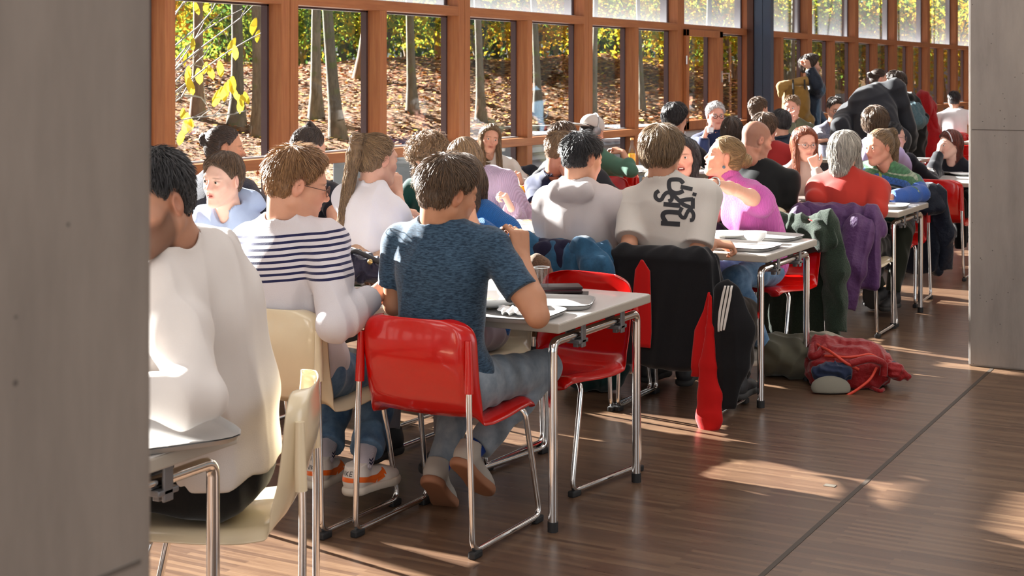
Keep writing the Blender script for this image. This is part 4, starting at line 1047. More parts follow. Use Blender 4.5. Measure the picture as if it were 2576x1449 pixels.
for nm, c in (('yellow', '#d9c238'), ('lime', '#9db043'), ('green', '#5d7f34'), ('gold', '#c8962e'), ('dark', '#3d5528')):
    m = bpy.data.materials.new('leaf_'+nm); m.use_nodes = True; n = m.node_tree; n.nodes.clear(); out = nd(n, 'OutputMaterial')
    df = nd(n, 'BsdfDiffuse'); tl = nd(n, 'BsdfTranslucent'); mx = nd(n, 'MixShader'); mx.inputs[0].default_value = .5
    cc = tuple(v*.95 for v in lin(c)); df.inputs[0].default_value = (*cc, 1); tl.inputs[0].default_value = (*cc, 1)
    n.links.new(df.outputs[0], mx.inputs[1]); n.links.new(tl.outputs[0], mx.inputs[2]); n.links.new(mx.outputs[0], out.inputs[0]); LEAFM[nm] = m
def leaf_cloud(name, centers, n, size, mats, parent, spread, off, seed=0):
    """n leaves around the given centres, each a small folded blade"""
    rg = np.random.default_rng(seed); cen = np.array(centers, float); k = rg.integers(0, len(cen), n)
    sp = np.array(spread if isinstance(spread, (list, tuple)) else (spread,)*3); p = cen[k] + rg.normal(size=(n, 3))*sp*.5
    a = rg.normal(size=(n, 3)); a /= np.linalg.norm(a, axis=1, keepdims=True); b = np.cross(a, rg.normal(size=(n, 3))); b /= np.linalg.norm(b, axis=1, keepdims=True)
    s = (size*rg.uniform(.6, 1.3, n))[:, None]; c = np.cross(a, b)
    V = np.stack([p-a*s, p+b*s*.55+c*s*.12, p+a*s, p-b*s*.55+c*s*.12], 1).reshape(-1, 3)
    F = np.arange(n*4).reshape(-1, 4); o = npmesh(name, V, F, None, parent, False, off)
    for m in mats: o.data.materials.append(m)
    o.data.polygons.foreach_set('material_index', rg.choice(len(mats), n, p=np.array([.45, .35, .2][:len(mats)])/sum([.45, .35, .2][:len(mats)])).astype(np.int32))
    return o
def tree(px, pbase, Zt, wpx, lean=(0, 0), label='', forks=(), bark=0, h=7.5, leaves=None, name='tree', group=None, seed=1):
    """trunk whose base stands where photo column px meets the ground at depth Zt"""
    p = at(px, pbase, Zt); gz = hill(p.x, p.y) if p.x < -14 else -.12
    r = wpx*Zt/FPX/2; t = thing(name, label, 'tree', (p.x, p.y, gz-.1), 0, group)
    rg = random.Random(seed); mb = MB(); N = 12; pts = []; rr = []
    lr = _rt*lean[0] + _fw*lean[1]
    for i in range(N+1):
        k = i/N; q = Vector((0, 0, 0)) + Vector((0, 0, h*k)) + lr*h*k + _rt*(.10*math.sin(k*5+seed)*r*4) 
        pts.append(q); rr.append(r*(1.0-.35*k)*(1+.9*math.exp(-k*16)))
    mb.tube(pts, rr, 12)
    tr = mb.build('trunk', BARK[bark], t, 60)
    for fi, (k, dx, dz, fr) in enumerate(forks):
        q = pts[int(k*N)]; mb = MB(); f = [q]; L = h*.45
        for i in range(1, 8): u = i/7; f.append(q + _rt*dx*L*u*(1+.2*math.sin(u*4+fi)) + Vector((0, 0, dz*L*u*u*.7+dz*L*u*.3)) + _fw*.3*u*rg.uniform(-1, 1))
        mb.tube(f, [r*fr*(1-.7*i/7)+.006 for i in range(8)], 8); mb.build('branch', BARK[bark], t, 60)
    if leaves:
        cs, n, sz, ms, sp = leaves; leaf_cloud('foliage', cs, n, sz, [LEAFM[m] for m in ms], t, sp, (0, 0, 0), seed)
    return t
tr_l = [
 (590, 316, 24, 30, (.008, 0), 'mossy dark tree trunk behind the yellow leaves in the first pane', ((.35, .5, .8, .3),), 1),
 (645, 345, 21, 27, (.01, 0), 'slimmer straight grey trunk at the right of the first pane', (), 0),
 (795, 300, 30, 26, (.02, 0), 'forked grey tree behind the white reflection in the second pane', ((.42, -.5, .9, .5), (.40, -.3, .5, .3)), 0),
 (857, 351, 24, 30, (-.09, 0), 'dark bent trunk leaning left in the second pane', ((.5, .3, .8, .4),), 1),
 (1043, 285, 29, 22, (-.05, 0), 'dark trunk with one thin branch in the third pane', ((.36, .55, .5, .16),), 1),
 (1212, 308, 29, 20, (-.05, 0), 'pale trunk with a moss patch in the fourth pane', ((.5, -.3, .9, .4),), 0),
 (1352, 292, 33, 18, (-.04, 0), 'thin mossy trunk at the edge of the fifth pane', (), 1),
 (1490, 330, 33, 14, (.03, 0), 'grey trunk behind the cap-wearing man', ((.45, .3, .9, .4),), 0),
 (1616, 280, 36, 12, (-.03, 0), 'thin dark trunk in the pane left of the casement', (), 1),
 (1782, 240, 40, 14, (.02, 0), 'dark trunk behind the opening casement', (), 1),
 (912, 200, 40, 26, (.10, 0), 'reddish leaning trunk at the right of the second pane', (), 2),
 (500, 300, 38, 26, (-.02, 0), 'broad shaded trunk far behind the bare twigs', ((.4, .5, .8, .3),), 2),
 (1990, 250, 44, 12, (.02, 0), 'grey trunk behind the standing man with backpack', (), 0),
]
for i, (px, pb, Zt, w, ln, lab, fk, bk) in enumerate(tr_l):
    # put the base on the sloping ground along the sight line
    best = None
    for z in np.linspace(14, 75, 500):
        q = at(px, pb, float(z)); g = hill(q.x, q.y) if q.x < -14 else -.12
        if q.z <= g: best = float(z); break
    Zr = best or Zt; tree(px, pb, Zr, w, ln, lab, fk, bk, h=6.0+.06*Zr, seed=i+1)
# fallen leaves over the slope
rg = np.random.default_rng(8); NL = 52000; Zl = 17 + 38*rg.uniform(0, 1, NL)**.75; rx = rg.uniform(-.262, .19, NL)
px_ = -math.sin(YAW)*Zl + math.cos(YAW)*rx*Zl; py_ = math.cos(YAW)*Zl + math.sin(YAW)*rx*Zl; ok = px_ < -13.9; px_, py_, Zl = px_[ok], py_[ok], Zl[ok]
pz_ = np.array([hill(a, b) for a, b in zip(px_.tolist(), py_.tolist())]) + .02 + rg.uniform(0, .03, len(px_)); n_ = len(px_)
a = rg.normal(size=(n_, 3))*np.array([1, 1, .12]); a /= np.linalg.norm(a, axis=1, keepdims=True); b_ = np.cross(a, rg.normal(size=(n_, 3))*.22 + np.array([0, 0, 1])); b_ /= np.linalg.norm(b_, axis=1, keepdims=True)
sz = (rg.uniform(.035, .075, n_)*np.clip(Zl/30, .8, 1.6))[:, None]; P_ = np.stack([px_, py_, pz_], 1)
ol = npmesh('fallen_leaves', np.stack([P_-a*sz, P_+b_*sz*.6, P_+a*sz, P_-b_*sz*.6], 1).reshape(-1, 3), np.arange(n_*4).reshape(-1, 4), None, None, False)
for nm, c in (('tan', '#a9794c'), ('rust', '#8f4c22'), ('gold', '#c08a2c'), ('brown', '#5d3c24'), ('yellow', '#c9ad3c'), ('pale', '#c7ab88')): ol.data.materials.append(pbr('fallen_'+nm, tuple(min(.9, v*1.45) for v in lin(c)), .75))
ol.data.polygons.foreach_set('material_index', rg.choice(6, n_, p=[.28, .2, .14, .2, .06, .12]).astype(np.int32))
tag(ol, 'brown and yellow fallen leaves covering the slope outside the windows', 'fallen leaves', kind='stuff')
# undergrowth and autumn foliage further up the slope: each its own bush or young tree
rg = np.random.default_rng(3); kinds = [('yellow', 'lime', 'gold'), ('lime', 'yellow', 'green'), ('green', 'lime', 'dark'), ('gold', 'yellow', 'lime')]
where = ['the first window', 'the second window', 'the third window', 'the fourth window', 'the fifth window', 'the cap-wearing man', 'the casement', 'the steel post', 'the standing man', 'the far panes', 'the farthest panes']
for i in range(32):
    px = 430 + (i % 16)*130 + rg.uniform(-22, 22) + (60 if i >= 16 else 0); Zt = (49 if i < 16 else 58) + rg.uniform(-2, 2); p = at(px, 200, Zt); gz = hill(p.x, p.y)
    hh = rg.uniform(2.4, 3.8)+(1.0 if i >= 16 else 0); kn = kinds[int(rg.integers(0, 4))]
    t = thing('young_tree', '%s young woodland tree beyond the leafy slope' % ('yellow-green leafy' if kn[0] in ('yellow', 'lime') else 'dense golden' if kn[0] == 'gold' else 'dense green'), 'tree', (p.x, p.y, gz-.05), 0, '%s young trees beyond the slope' % {'yellow': 'yellow-green', 'lime': 'yellow-green', 'gold': 'golden', 'green': 'green'}[kn[0]])
    mb = MB(); stems = []
    for q in range(5):
        a = rg.uniform(0, 6.28); tip = Vector((math.cos(a)*1.3, math.sin(a)*1.3, hh*rg.uniform(.7, 1.0))); stems.append(tip)
        mb.tube([(0, 0, 0), (tip.x*.3, tip.y*.3, tip.z*.5), tip], [.07, .045, .015], 6)
    mb.build('trunk', BARK[i % 3], t, 60)
    cs = [tuple(s*f) for s in stems for f in (.55, .75, .95)]
    leaf_cloud('foliage', cs, 2200, .11, [LEAFM[k] for k in kn], t, (1.7, 1.7, 1.2), (0, 0, 0), i)
# dark wood edge far behind
o = []
for i in range(14):
    px = 380 + i*160; p = at(px, 180, 74 + (i % 2)*7); gz = hill(p.x, p.y)
    t = thing('woodland_tree', 'tall dark woodland tree closing the view behind the slope', 'tree', (p.x, p.y, gz-.2), 0, 'tall woodland trees behind the slope')
    mb = MB(); mb.tube([(0, 0, 0), (.1, 0, 4), (0, .1, 7.5)], [.28, .22, .12], 8); mb.build('trunk', BARK[1], t, 60)
    leaf_cloud('foliage', [(0, 0, z) for z in (1.5, 3, 4.5, 6)], 2600, .26, [LEAFM[k] for k in (('dark', 'green', 'lime'), ('green', 'lime', 'yellow'), ('green', 'dark', 'gold'))[i % 3]], t, (3.4, 3.4, 3.0), (0, 0, 0), 100+i)
# near sapling with bare pale twigs and hanging yellow leaves, just outside the first pane
tw = thing('yellowing_sapling', 'bare twigs with hanging yellow leaves just outside the first pane', 'tree', (0, 0, 0))
b0 = at(395, 470, 11.6); tw.location = (b0.x, b0.y, -.12); rg2 = random.Random(4)
def L_(x, y, Z): return at(x, y, Z) - tw.location
mb = MB(); mb.tube([(0, 0, 0), L_(400, 420, 11.6), L_(410, 250, 11.6), L_(400, -60, 11.6)], [.035, .028, .02, .012], 8); mb.build('trunk', BARK[0], tw, 60)
twm = pbr('pale_twig', lin('#8f8d88'), .7); ends = []
for (x0, y0, x1, y1) in ((405, 180, 545, -20), (405, 250, 500, 60), (405, 190, 600, 20), (410, 260, 520, 110), (410, 130, 480, -30), (405, 330, 620, 265), (455, 235, 560, 285), (405, 90, 470, -20), (430, 240, 670, 70), (405, 380, 480, 330), (410, 210, 640, 0), (405, 300, 470, 190)):
    mb = MB(); Zb = 11.6 + rg2.uniform(-.4, .5); P = [L_(x0+(x1-x0)*u + 14*math.sin(u*4+x1), y0+(y1-y0)*u + 10*math.sin(u*5+y0), Zb) for u in (0, .2, .4, .6, .8, 1)]
    mb.tube(P, [.010, .008, .006, .005, .004, .002], 6)
    for q in range(3):
        s = P[2+q]; e = s + _rt*rg2.uniform(-.12, .22) + Vector((0, 0, rg2.uniform(-.1, .22))); mb.tube([s, (s+e)/2+Vector((0, 0, .01)), e], [.004, .003, .0015], 5); ends.append(e)
    mb.build('twig', twm, tw, 60); ends.append(P[-1])
lf = [(496, 20), (520, 15), (487, 110), (468, 150), (585, 115), (590, 130), (640, 65), (650, 90), (470, 195), (500, 190), (545, 245), (560, 235), (575, 215), (590, 235), (605, 265), (600, 250), (470, 300), (465, 320), (455, 345), (478, 315), (530, 180), (515, 170), (480, 215), (570, 225), (610, 252), (460, 285), (475, 180), (553, 172), (585, 212), (620, 245)]
mb = MB()
for (x, y) in lf:
    c = L_(x, y, 11.55+rg2.uniform(-.2, .3)); a = Vector((rg2.uniform(-.3, .3), rg2.uniform(-.3, .3), -1)).normalized(); w = (_rt*rg2.uniform(.5, 1)+_fw*rg2.uniform(-.6, .6)).normalized(); s = rg2.uniform(.045, .07)
    nn = a.cross(w); vs = [c-a*s] + [c - a*s*math.cos(t_) + w*s*.5*math.sin(t_)*(1-.25*math.cos(t_)) + nn*.012*abs(math.sin(t_)) for t_ in (.5, 1.1, 1.7, 2.4)] + [c+a*s*1.2] + [c - a*s*math.cos(t_) - w*s*.5*math.sin(t_)*(1-.25*math.cos(t_)) + nn*.012*abs(math.sin(t_)) for t_ in (2.4, 1.7, 1.1, .5)]
    mb.add(vs, [tuple(range(10))])
mb.build('foliage', LEAFM['yellow'], tw)
# building seen through the far panes
b_ = at(2420, 120, 62); t = thing('office_building', 'pale blue-grey glazed building seen through the far right panes', 'building', (b_.x, b_.y, 0))
t.rotation_euler = (0, 0, YAW); mb = MB(); mb.box(-4.2, 9, 0, 12, -1, 9); mb.build('wall', pbr('cladding', lin('#7f93a8'), .5), t)
mb = MB()
for k in range(6):
    mb.box(-4.2, 9, -.35, -.02, .6+k*1.5, .72+k*1.5)
mb.build('ledge', pbr('ledge', lin('#aebccb'), .5), t)
mb = MB()
for k in range(9):
    for j in range(4): mb.box(-3.9+k*1.4, -2.8+k*1.4, -.05, -.01, .9+j*2.0, 2.1+j*2.0)
mb.build('window', pbr('far_glass', lin('#33485c'), .1, .3), t)
# outdoor louvred units close to the facade, seen through the low panes
lv = pbr('galvanised', lin('#9aa3ab'), .4, .5)
for i, (ya, yb) in enumerate(((11.6, 13.1), (13.9, 16.4), (17.2, 20.0), (21.5, 25.5))):
    t = thing('louvred_unit', ['light grey louvred box outside behind the sweatshirt woman', 'light grey louvred box outside behind the green-sleeved man', 'light grey louvred box outside below the casement window', 'light grey louvred box outside below the far windows'][i], 'ventilation unit', (-7.9, (ya+yb)/2, -.12))
    L = yb-ya; mb = MB(); mb.box(-.45, .43, -L/2, L/2, 0, .98, bev=.01); mb.build('casing', pbr('louvre_case', lin('#767d83'), .5, .3), t)
    mb = MB()
    for k in range(11): 
        z = .08+k*.08; mb.add([(.43, -L/2+.04, z+.05), (.43, L/2-.04, z+.05), (.475, L/2-.04, z), (.475, -L/2+.04, z), (.43, -L/2+.04, z+.012), (.43, L/2-.04, z+.012)], [(0, 1, 2, 3), (3, 2, 5, 4)])
    mb.build('louvres', lv, t)
# low benches with blue slats on the path
for i, (px, Z) in enumerate(((1390, 17.5), (1530, 19.5), (1690, 22.0))):
    q = at(px, 330, Z); t = thing('outdoor_table', 'pale slatted outdoor table on the path, %s' % ['behind the curly-haired man', 'behind the headphones', 'behind the dark-haired man with glasses'][i], 'table', (q.x, q.y, -.12), YAW+.4)
    mb = MB()
    for k in range(6): mb.box(-.9, .9, -.42+k*.15, -.31+k*.15, .93, .96)
    mb.build('slats', pbr('slat_pale', lin('#a9b7c8'), .5), t)
    for sx in (-.7, .7):
        mb = MB(); mb.tube([(sx, -.3, 0), (sx, 0, .93), (sx, .3, 0)], .02, 8); mb.build('leg', lv, t, 50)
# ---------------------------------------------------------------- people of the hall
c_white = cloth('white_sweatshirt_cloth', lin('#d9d3cf')); c_tee_w = cloth('white_tee_cloth', lin('#e3dfe2')); c_blue_t = cloth('navy_melange', lin('#1f3245'), 'heather', col2=lin('#415a70'))
c_hood_b = cloth('pale_blue_hoodie', lin('#a9bbdb')); c_dkt = cloth('black_tee_cloth', lin('#15161f')); c_knit = cloth('dark_cable_knit', lin('#3b3f4c'), 'fleece'); c_lilac = cloth('lilac_knit', lin('#b9a3bd'), 'knit', .8)
c_bluek = cloth('blue_rib_knit', lin('#1a5fa5'), 'knit', 1.3); c_green_d = cloth('dark_green_cloth', lin('#12403c')); c_cream = cloth('cream_sweat', lin('#d8d4cf')); c_navy = cloth('navy_tee', lin('#232c4c'))
c_grey = cloth('pale_grey_hoodie', lin('#c2bbbb')); c_greensw = cloth('sage_green_sweat', lin('#4f7765')); c_circ = cloth('stone_tee', lin('#cbc5bd')); c_black = cloth('black_knit', lin('#121416')); c_pink = cloth('pink_knit_vest', lin('#d065b4'), 'knit', 1.6)
c_beige = cloth('beige_fine_knit', lin('#bfaaa0')); c_red = cloth('brick_red_knit', lin('#a32d24')); c_redb = cloth('red_knit', lin('#9c2a2a')); c_olive = cloth('olive_hoodie', lin('#5a5c48')); c_gnavy = cloth('grey_marl', lin('#5b5c6b'), 'heather', col2=lin('#7c7d8c'))
c_navys = cloth('navy_sweater', lin('#1f2a4e')); c_coatn = cloth('navy_coat', lin('#172334'), 'shell'); c_lilac2 = cloth('pale_lilac', lin('#b8a9d6')); c_ltb = cloth('pale_blue_jacket', lin('#8fb3cf')); c_char = cloth('charcoal', lin('#22242a'))
j_blue = cloth('mid_denim', lin('#3c5b7c'), 'denim', col2=lin('#6c8cab')); j_grey = cloth('grey_denim', lin('#6c7884'), 'denim', col2=lin('#929da7')); j_light = cloth('light_denim', lin('#44688c'), 'denim', col2=lin('#7ba0c4')); t_black = cloth('black_trousers', lin('#0e0e10')); t_grey = cloth('grey_trousers', lin('#8d8a90')); t_olive = cloth('dark_olive_trousers', lin('#23261c')); t_brown = cloth('brown_trousers', lin('#37302a'))
sh_white = pbr('white_leather', lin('#d8d2cb'), .55); sole_w = pbr('sole_white', lin('#c9c0b2'), .7); gum = pbr('gum_sole', lin('#9a6a4e'), .7); sh_grey = pbr('grey_suede', lin('#a9a39a'), .8); sock_w = cloth('white_rib_sock', lin('#d6d0dc'), 'knit', 4.0); sock_b = cloth('blue_sock', lin('#1c3f8f'))
blk_shoe = pbr('black_shoe', (.02, .02, .022), .6); blk_sole = pbr('black_sole', (.035, .034, .033), .75)
SZ = .545
def w(x, y, z=SZ): return (x, y, z)
P2S = dict(m=sh_white, s=sole_w, sock=sock_w); P3S = dict(m=sh_grey, s=gum, sock=sock_b, tilt=38)
A_ = {}
A_['beard'] = person('man with black hair and beard in a white sweatshirt looking down beside the left column', at(386, 508, 3.72), at(560, 1170, 3.95) , face=-112, hd=-172, pitch=-18, Zd=3.6, sc=1.04, bulk=1.08, hair='short', hc='black', stubble=.62, skin='#c08a6c',
    top=c_white, topkw=dict(e=.022, w=.008, lowcut=.0), collar='rib', legs=t_black, handL=at(330, 1000, 3.45), elL=tuple(at(498, 1000, 3.50)), sh=at(478, 672, 3.88), shw=.175, hairkw=dict(t=.010, sl=.03))
A_['stripe'] = person('ginger-haired man with round glasses in a white sweater with navy stripes', at(748, 463, 5.30), w(-3.26, 4.33), face=2, hd=42, pitch=-14, roll=4, Zd=5, sc=1.07, bulk=1.06, hair='short', hc='ginger', skin='#dba182',
    top=stripes_mat('striped_knit', lin('#cfcbd0'), lin('#1f2148')), topkw=dict(e=.020, w=.005, lowcut=.08), collar='crew', legs=j_blue, legkind='rolled', sh=at(722, 604, 5.36), shw=.186, glasses='#5c4038',
    handR=at(935, 748, 5.22), elR=tuple(at(842, 818, 5.04)), curlR=.8, shoes=P2S, kneeL=at(845, 935, 5.78), kneeR=at(935, 950, 5.66), footL=at(815, 1165, 5.52), footR=at(912, 1182, 5.36), hairkw=dict(t=.011, sl=.045, lift=.45, nape=-.055))
A_['blue'] = person('brown-haired man in a tight blue melange t-shirt on the nearest red chair', at(1128, 487, 5.12), w(-2.68, 4.40), face=-6, hd=26, pitch=-12, roll=6, Zd=5, sc=1.02, bulk=1.06, hair='short', hc='brown', skin='#bf8560',
    top=c_blue_t, topkind='short', topkw=dict(e=.007, w=.0035, lowcut=.10), collar='crew', legs=j_grey, sh=at(1120, 605, 5.14), shw=.182, sleevecut=.66, handR=at(1314, 652, 5.06), elR=tuple(at(1352, 795, 4.93)), curlR=.9, palmR=(-.8, .3, -.2), dirR=(-.25, .2, 1),
    handL=at(1085, 735, 5.42), elL=tuple(at(992, 765, 5.25)), shoes=P3S, kneeR=at(1345, 930, 5.42), footR=at(1150, 1190, 5.2), kneeL=at(1180, 930, 5.6), footL=at(1105, 1185, 5.42), hairkw=dict(t=.014, sl=.05, lift=.35))
A_['hoodie'] = person('young person with side-swept brown hair in a pale blue hoodie facing left', at(560, 452, 6.62), w(-4.44, 5.58), face=176, hd=180, pitch=-6, roll=-4, Zd=6.6, male=False, hair='short', hc='brown', skin='#e6b9a4',
    top=c_hood_b, topkw=dict(e=.022, w=.007), hood=True, legs=j_blue, lips='#b8403f', hairkw=dict(t=.014, sl=.07, lift=.10, sweep=1, low=.06, nape=-.09, fringe=.004), shw=.165)
A_['manbun'] = person('bearded man with a tied-back bun in a dark cable-knit cardigan by the first window', at(566, 374, 8.3), w(-5.42, 6.42), face=0, hd=46, pitch=-4, Zd=8.3, hair='manbun', hc='dark', stubble=.75, skin='#c48c68', top=c_knit, topkw=dict(e=.024, w=.006), legs=t_black, hairkw=dict(bun=(-.02, -.115, .045), br=(.030, .030, .036), t=.010))
A_['topknot'] = person('man in a black t-shirt with swept-up dark hair behind the striped sweater', at(776, 378, 8.0), w(-4.80, 6.45), face=2, hd=10, pitch=-12, Zd=8, hair='topknot', hc='dark', skin='#d59c7c', top=c_dkt, topkind='short', topkw=dict(e=.012), collar='crew', legs=t_black, handR=at(826, 520, 8.0), elR=tuple(at(850, 555, 7.7)), dirR=(0, 0, 1), curlR=1.0)
A_['pony'] = person('girl with a long high ponytail in a white t-shirt seen from behind', at(950, 402, 6.72), w(-3.86, 5.74), face=6, hd=20, pitch=-6, Zd=7, male=False, hair='ponytail', hc='lbrown', skin='#e0a98c', top=c_tee_w, topkind='short', topkw=dict(e=.018, w=.005), collar='crew', legs=j_blue,
    handR=at(1000, 478, 6.95), elR=tuple(at(1016, 575, 6.72)), dirR=(-.2, .1, 1), curlR=.7, hairkw=dict(len=.36, t=.008, tdir=(-.05, -.02, 0)), shw=.150, sh=at(932, 512, 6.68))
A_['bluecard'] = person('long-haired woman in a blue ribbed cardigan with a hand on her chest', at(1160, 462, 6.12), w(-3.19, 5.43), face=178, hd=176, pitch=-14, Zd=6.5, male=False, hair='long', hc='brown', skin='#cf9877', top=c_bluek, topkw=dict(e=.024, w=.004), legs=t_grey,
    handL=at(1195, 568, 5.88), elL=tuple(at(1285, 640, 6.0)), dirL=(-.6, -.3, .5), palmL=(.4, .8, 0), curlL=.25, hairkw=dict(len=.34, w=.085, fwd=.0), sh=at(1192, 560, 6.14))
A_['lilac'] = person('woman in a lilac sweater bending over her food behind the blue cardigan', at(1168, 398, 8.9), w(-4.32, 8.0), face=192, hd=205, pitch=-34, Zd=8.8, male=False, hair='long', hc='lbrown', skin='#e0b09a', top=c_lilac, topkw=dict(e=.026, w=.006), legs=j_blue,
    handL=at(1284, 522, 8.5), elL=tuple(at(1300, 556, 8.75)), dirL=(-.3, -.3, .9), curlL=1.0, sh=at(1222, 462, 8.95), hairkw=dict(len=.12, w=.07))
A_['curly'] = person('girl with long curly sunlit hair in a dark green top bowing her head', at(1078, 392, 9.3), w(-4.98, 8.0), face=180, hd=200, pitch=-38, roll=0, Zd=9.0, male=False, hair='curly', hc='lbrown', skin='#dba98c', top=c_green_d, topkw=dict(e=.016), legs=t_black, hairkw=dict(len=.25, t=.045, fringe=.05))
A_['cream'] = person('long-haired woman in a cream printed sweatshirt facing the camera by the window', at(1232, 349, 12.1), w(-6.0, 10.62), face=165, hd=138, pitch=-4, roll=-10, Zd=11, male=False, hair='long', hc='dblond', skin='#dfa68a', top=c_cream, topkw=dict(e=.024, w=.008), collar='crew', legs=j_blue,
    handL=at(1312, 462, 11.6), elL=tuple(at(1338, 492, 11.75)), dirL=(-.2, -.1, 1), curlL=1.1, hairkw=dict(len=.27, w=.07, fwd=.04), sh=at(1240, 420, 12.2))
A_['curlydark'] = person('dark-haired person in a navy hoodie reaching left, mostly hidden behind the man resting his cheek', at(1414, 352, 11.3), w(-5.05, 10.5), face=185, hd=195, pitch=-22, Zd=11, hair='mop', hc='brown', skin='#d0987a', top=c_char, topkw=dict(e=.024), legs=t_black, handR=at(1338, 462, 11.1), elR=tuple(at(1372, 440, 11.2)), curlR=.8)
A_['cheek'] = person('short-haired man in a navy t-shirt resting his cheek on his fist', at(1412, 382, 9.65), w(-4.42, 8.95), face=8, hd=38, pitch=-14, Zd=9.6, hair='short', hc='lbrown', skin='#cf8d6e', top=c_navy, topkind='short', topkw=dict(e=.014), collar='crew', legs=j_blue,
    handR=at(1421, 440, 9.55), elR=tuple(at(1470, 545, 9.6)), dirR=(-.5, 0, .9), palmR=(-.2, .2, .9), curlR=1.4, handL=at(1395, 555, 9.9), elL=tuple(at(1352, 545, 9.55)), sh=at(1395, 455, 9.85))
A_['hoodgrey'] = person('black-haired man in a pale grey hoodie seen from behind', at(1466, 402, 7.28), w(-3.20, 6.58), face=-2, hd=24, pitch=-12, Zd=7, sc=1.0, bulk=1.02, hair='short', hc='black', skin='#d39a78', top=c_grey, topkw=dict(e=.028, w=.007, lowcut=.03), hood=True, legs=t_brown,
    sh=at(1462, 506, 7.26), handR=at(1528, 486, 7.5), elR=tuple(at(1566, 622, 7.3)), curlR=1.0, dirR=(-.5, .2, .8), shw=.180, handL=at(1420, 600, 7.6), elL=tuple(at(1380, 612, 7.34)), hairkw=dict(t=.014, sl=.045, lift=.5, nape=-.045), kneeL=(-3.35, 6.98, .5), kneeR=(-3.05, 6.98, .5))
A_['cap'] = person('man in a backwards pale cap with headphones and a sage green sweatshirt', at(1490, 328, 12.5), w(-5.35, 11.75), face=20, hd=35, pitch=-16, Zd=12.5, hair='buzz', hc='black', skin='#d69b7c', top=c_greensw, topkw=dict(e=.018, w=.005), legs=t_black,
    handR=at(1560, 368, 12.5), elR=tuple(at(1588, 430, 12.2)), dirR=(-.9, .2, .3), curlR=.6, handL=at(1528, 424, 12.9), elL=tuple(at(1468, 438, 12.5)), sleevecut=.30, sh=at(1500, 392, 12.5), shw=.165)
A_['print'] = person('tousle-haired man in a stone t-shirt with black lettering on the back', at(1667, 384, 7.12), w(-2.70, 6.60), face=-8, hd=4, pitch=-10, roll=-4, Zd=7, bulk=1.04, hair='mop', hc='dblond', skin='#c68a66', top=c_circ, topkind='short', topkw=dict(e=.016, w=.005), sleevecut=.85, collar='crew', legs=t_brown,
    sh=at(1682, 492, 7.10), shw=.190, handR=at(1795, 612, 7.12), elR=tuple(at(1752, 640, 6.9)), handL=at(1570, 640, 7.2), elL=tuple(at(1583, 618, 7.0)), hairkw=dict(t=.022, nape=-.09, sl=.085), dirR=(.7, .5, -.1), curlR=.9, kneeR=at(1870, 780, 7.35), kneeL=(-2.85, 7.0, .5), footR=at(1860, 1000, 7.0))
A_['laugh'] = person('laughing black-haired woman between the lettered t-shirt and the pink vest', at(1720, 398, 8.55), w(-3.22, 8.05), face=178, hd=172, pitch=2, roll=6, Zd=8.5, male=False, hair='long', hc='black', skin='#dba88c', top=c_dkt, topkw=dict(e=.016), legs=t_black, smile=1.0, hairkw=dict(len=.14), lips='#a8483f')
A_['pink'] = person('blond woman with a bun in a pink sleeveless knit reaching her arm to the left', at(1822, 396, 8.15), w(-2.72, 7.87), face=-140, turn=-18, hd=-114, pitch=12, roll=0, Zd=8, male=False, hair='bun', hc='blond', skin='#e0a283', top=c_pink, topkind='vest', topkw=dict(e=.024, w=.005, lowcut=.12), collar='turtle', legs=j_light, smile=.45,
    sh=at(1868, 492, 8.15), shw=.165, handL=at(1768, 452, 7.45), elL=tuple(at(1852, 478, 7.75)), dirL=(-.6, -.5, -.1), curlL=.3, handR=(-3.0, 7.6, .80), hairkw=dict(bun=(0, -.125, .005), br=(.040, .036, .040), rough=.006), kneeL=at(1845, 700, 7.75), kneeR=at(1790, 690, 8.0), footL=at(1925, 880, 7.8), footR=at(1860, 900, 7.9), shoes=dict(m=sh_grey, s=sole_w), chest=1)
A_['bald'] = person('shaven-headed man in a black sweater seen from behind right', at(1903, 352, 9.4), w(-3.14, 9.05), face=4, hd=42, pitch=-16, Zd=9.2, hair='bald', hc='brown', skin='#c98c70', stubble=.4, top=c_black, topkw=dict(e=.016, w=.005), collar='crew', legs=t_black,
    sh=at(1922, 440, 9.4), handR=at(1925, 515, 9.7), elR=tuple(at(1985, 505, 9.3)))
A_['redhead'] = person('red-haired woman with thin glasses in a beige turtleneck, fist at her chin', at(2024, 362, 10.45), w(-3.35, 10.42), face=165, hd=140, pitch=-6, Zd=10.4, male=False, hair='long', hc='red', skin='#e3ac94', top=c_beige, topkw=dict(e=.018, w=.005), collar='turtle', legs=t_black, glasses='#4d4440', lips='#c06a62',
    handL=at(2052, 425, 10.15), elL=tuple(at(2072, 480, 10.05)), dirL=(-.3, 0, 1), palmL=(-.2, .7, .6), curlL=1.4, hairkw=dict(len=.30, fwd=.02, w=.07), sh=at(2018, 448, 10.5))
A_['greyhair'] = person('grey-haired woman in a brick red sweater seen from behind above the purple coat', at(2128, 382, 9.27), w(-2.60, 9.12), face=2, hd=14, pitch=-8, Zd=9.1, male=False, hair='bob', hc='grey', skin='#dcae98', top=c_red, topkw=dict(e=.024, w=.006, lowcut=.05), collar='crew', legs=t_black, sc=1.04, bulk=1.08,
    sh=at(2132, 468, 9.26), shw=.190, handR=at(2165, 512, 9.5), elR=tuple(at(2208, 528, 9.05)), handL=at(2075, 510, 9.55), elL=tuple(at(2052, 500, 9.2)), hairkw=dict(len=.09, t=.020, w=.082), kneeL=(-2.72, 9.50, .50), kneeR=(-2.50, 9.50, .50), footL=at(2118, 742, 8.95), footR=at(2172, 758, 8.95), shoes=dict(m=blk_shoe, s=blk_sole, tilt=68))
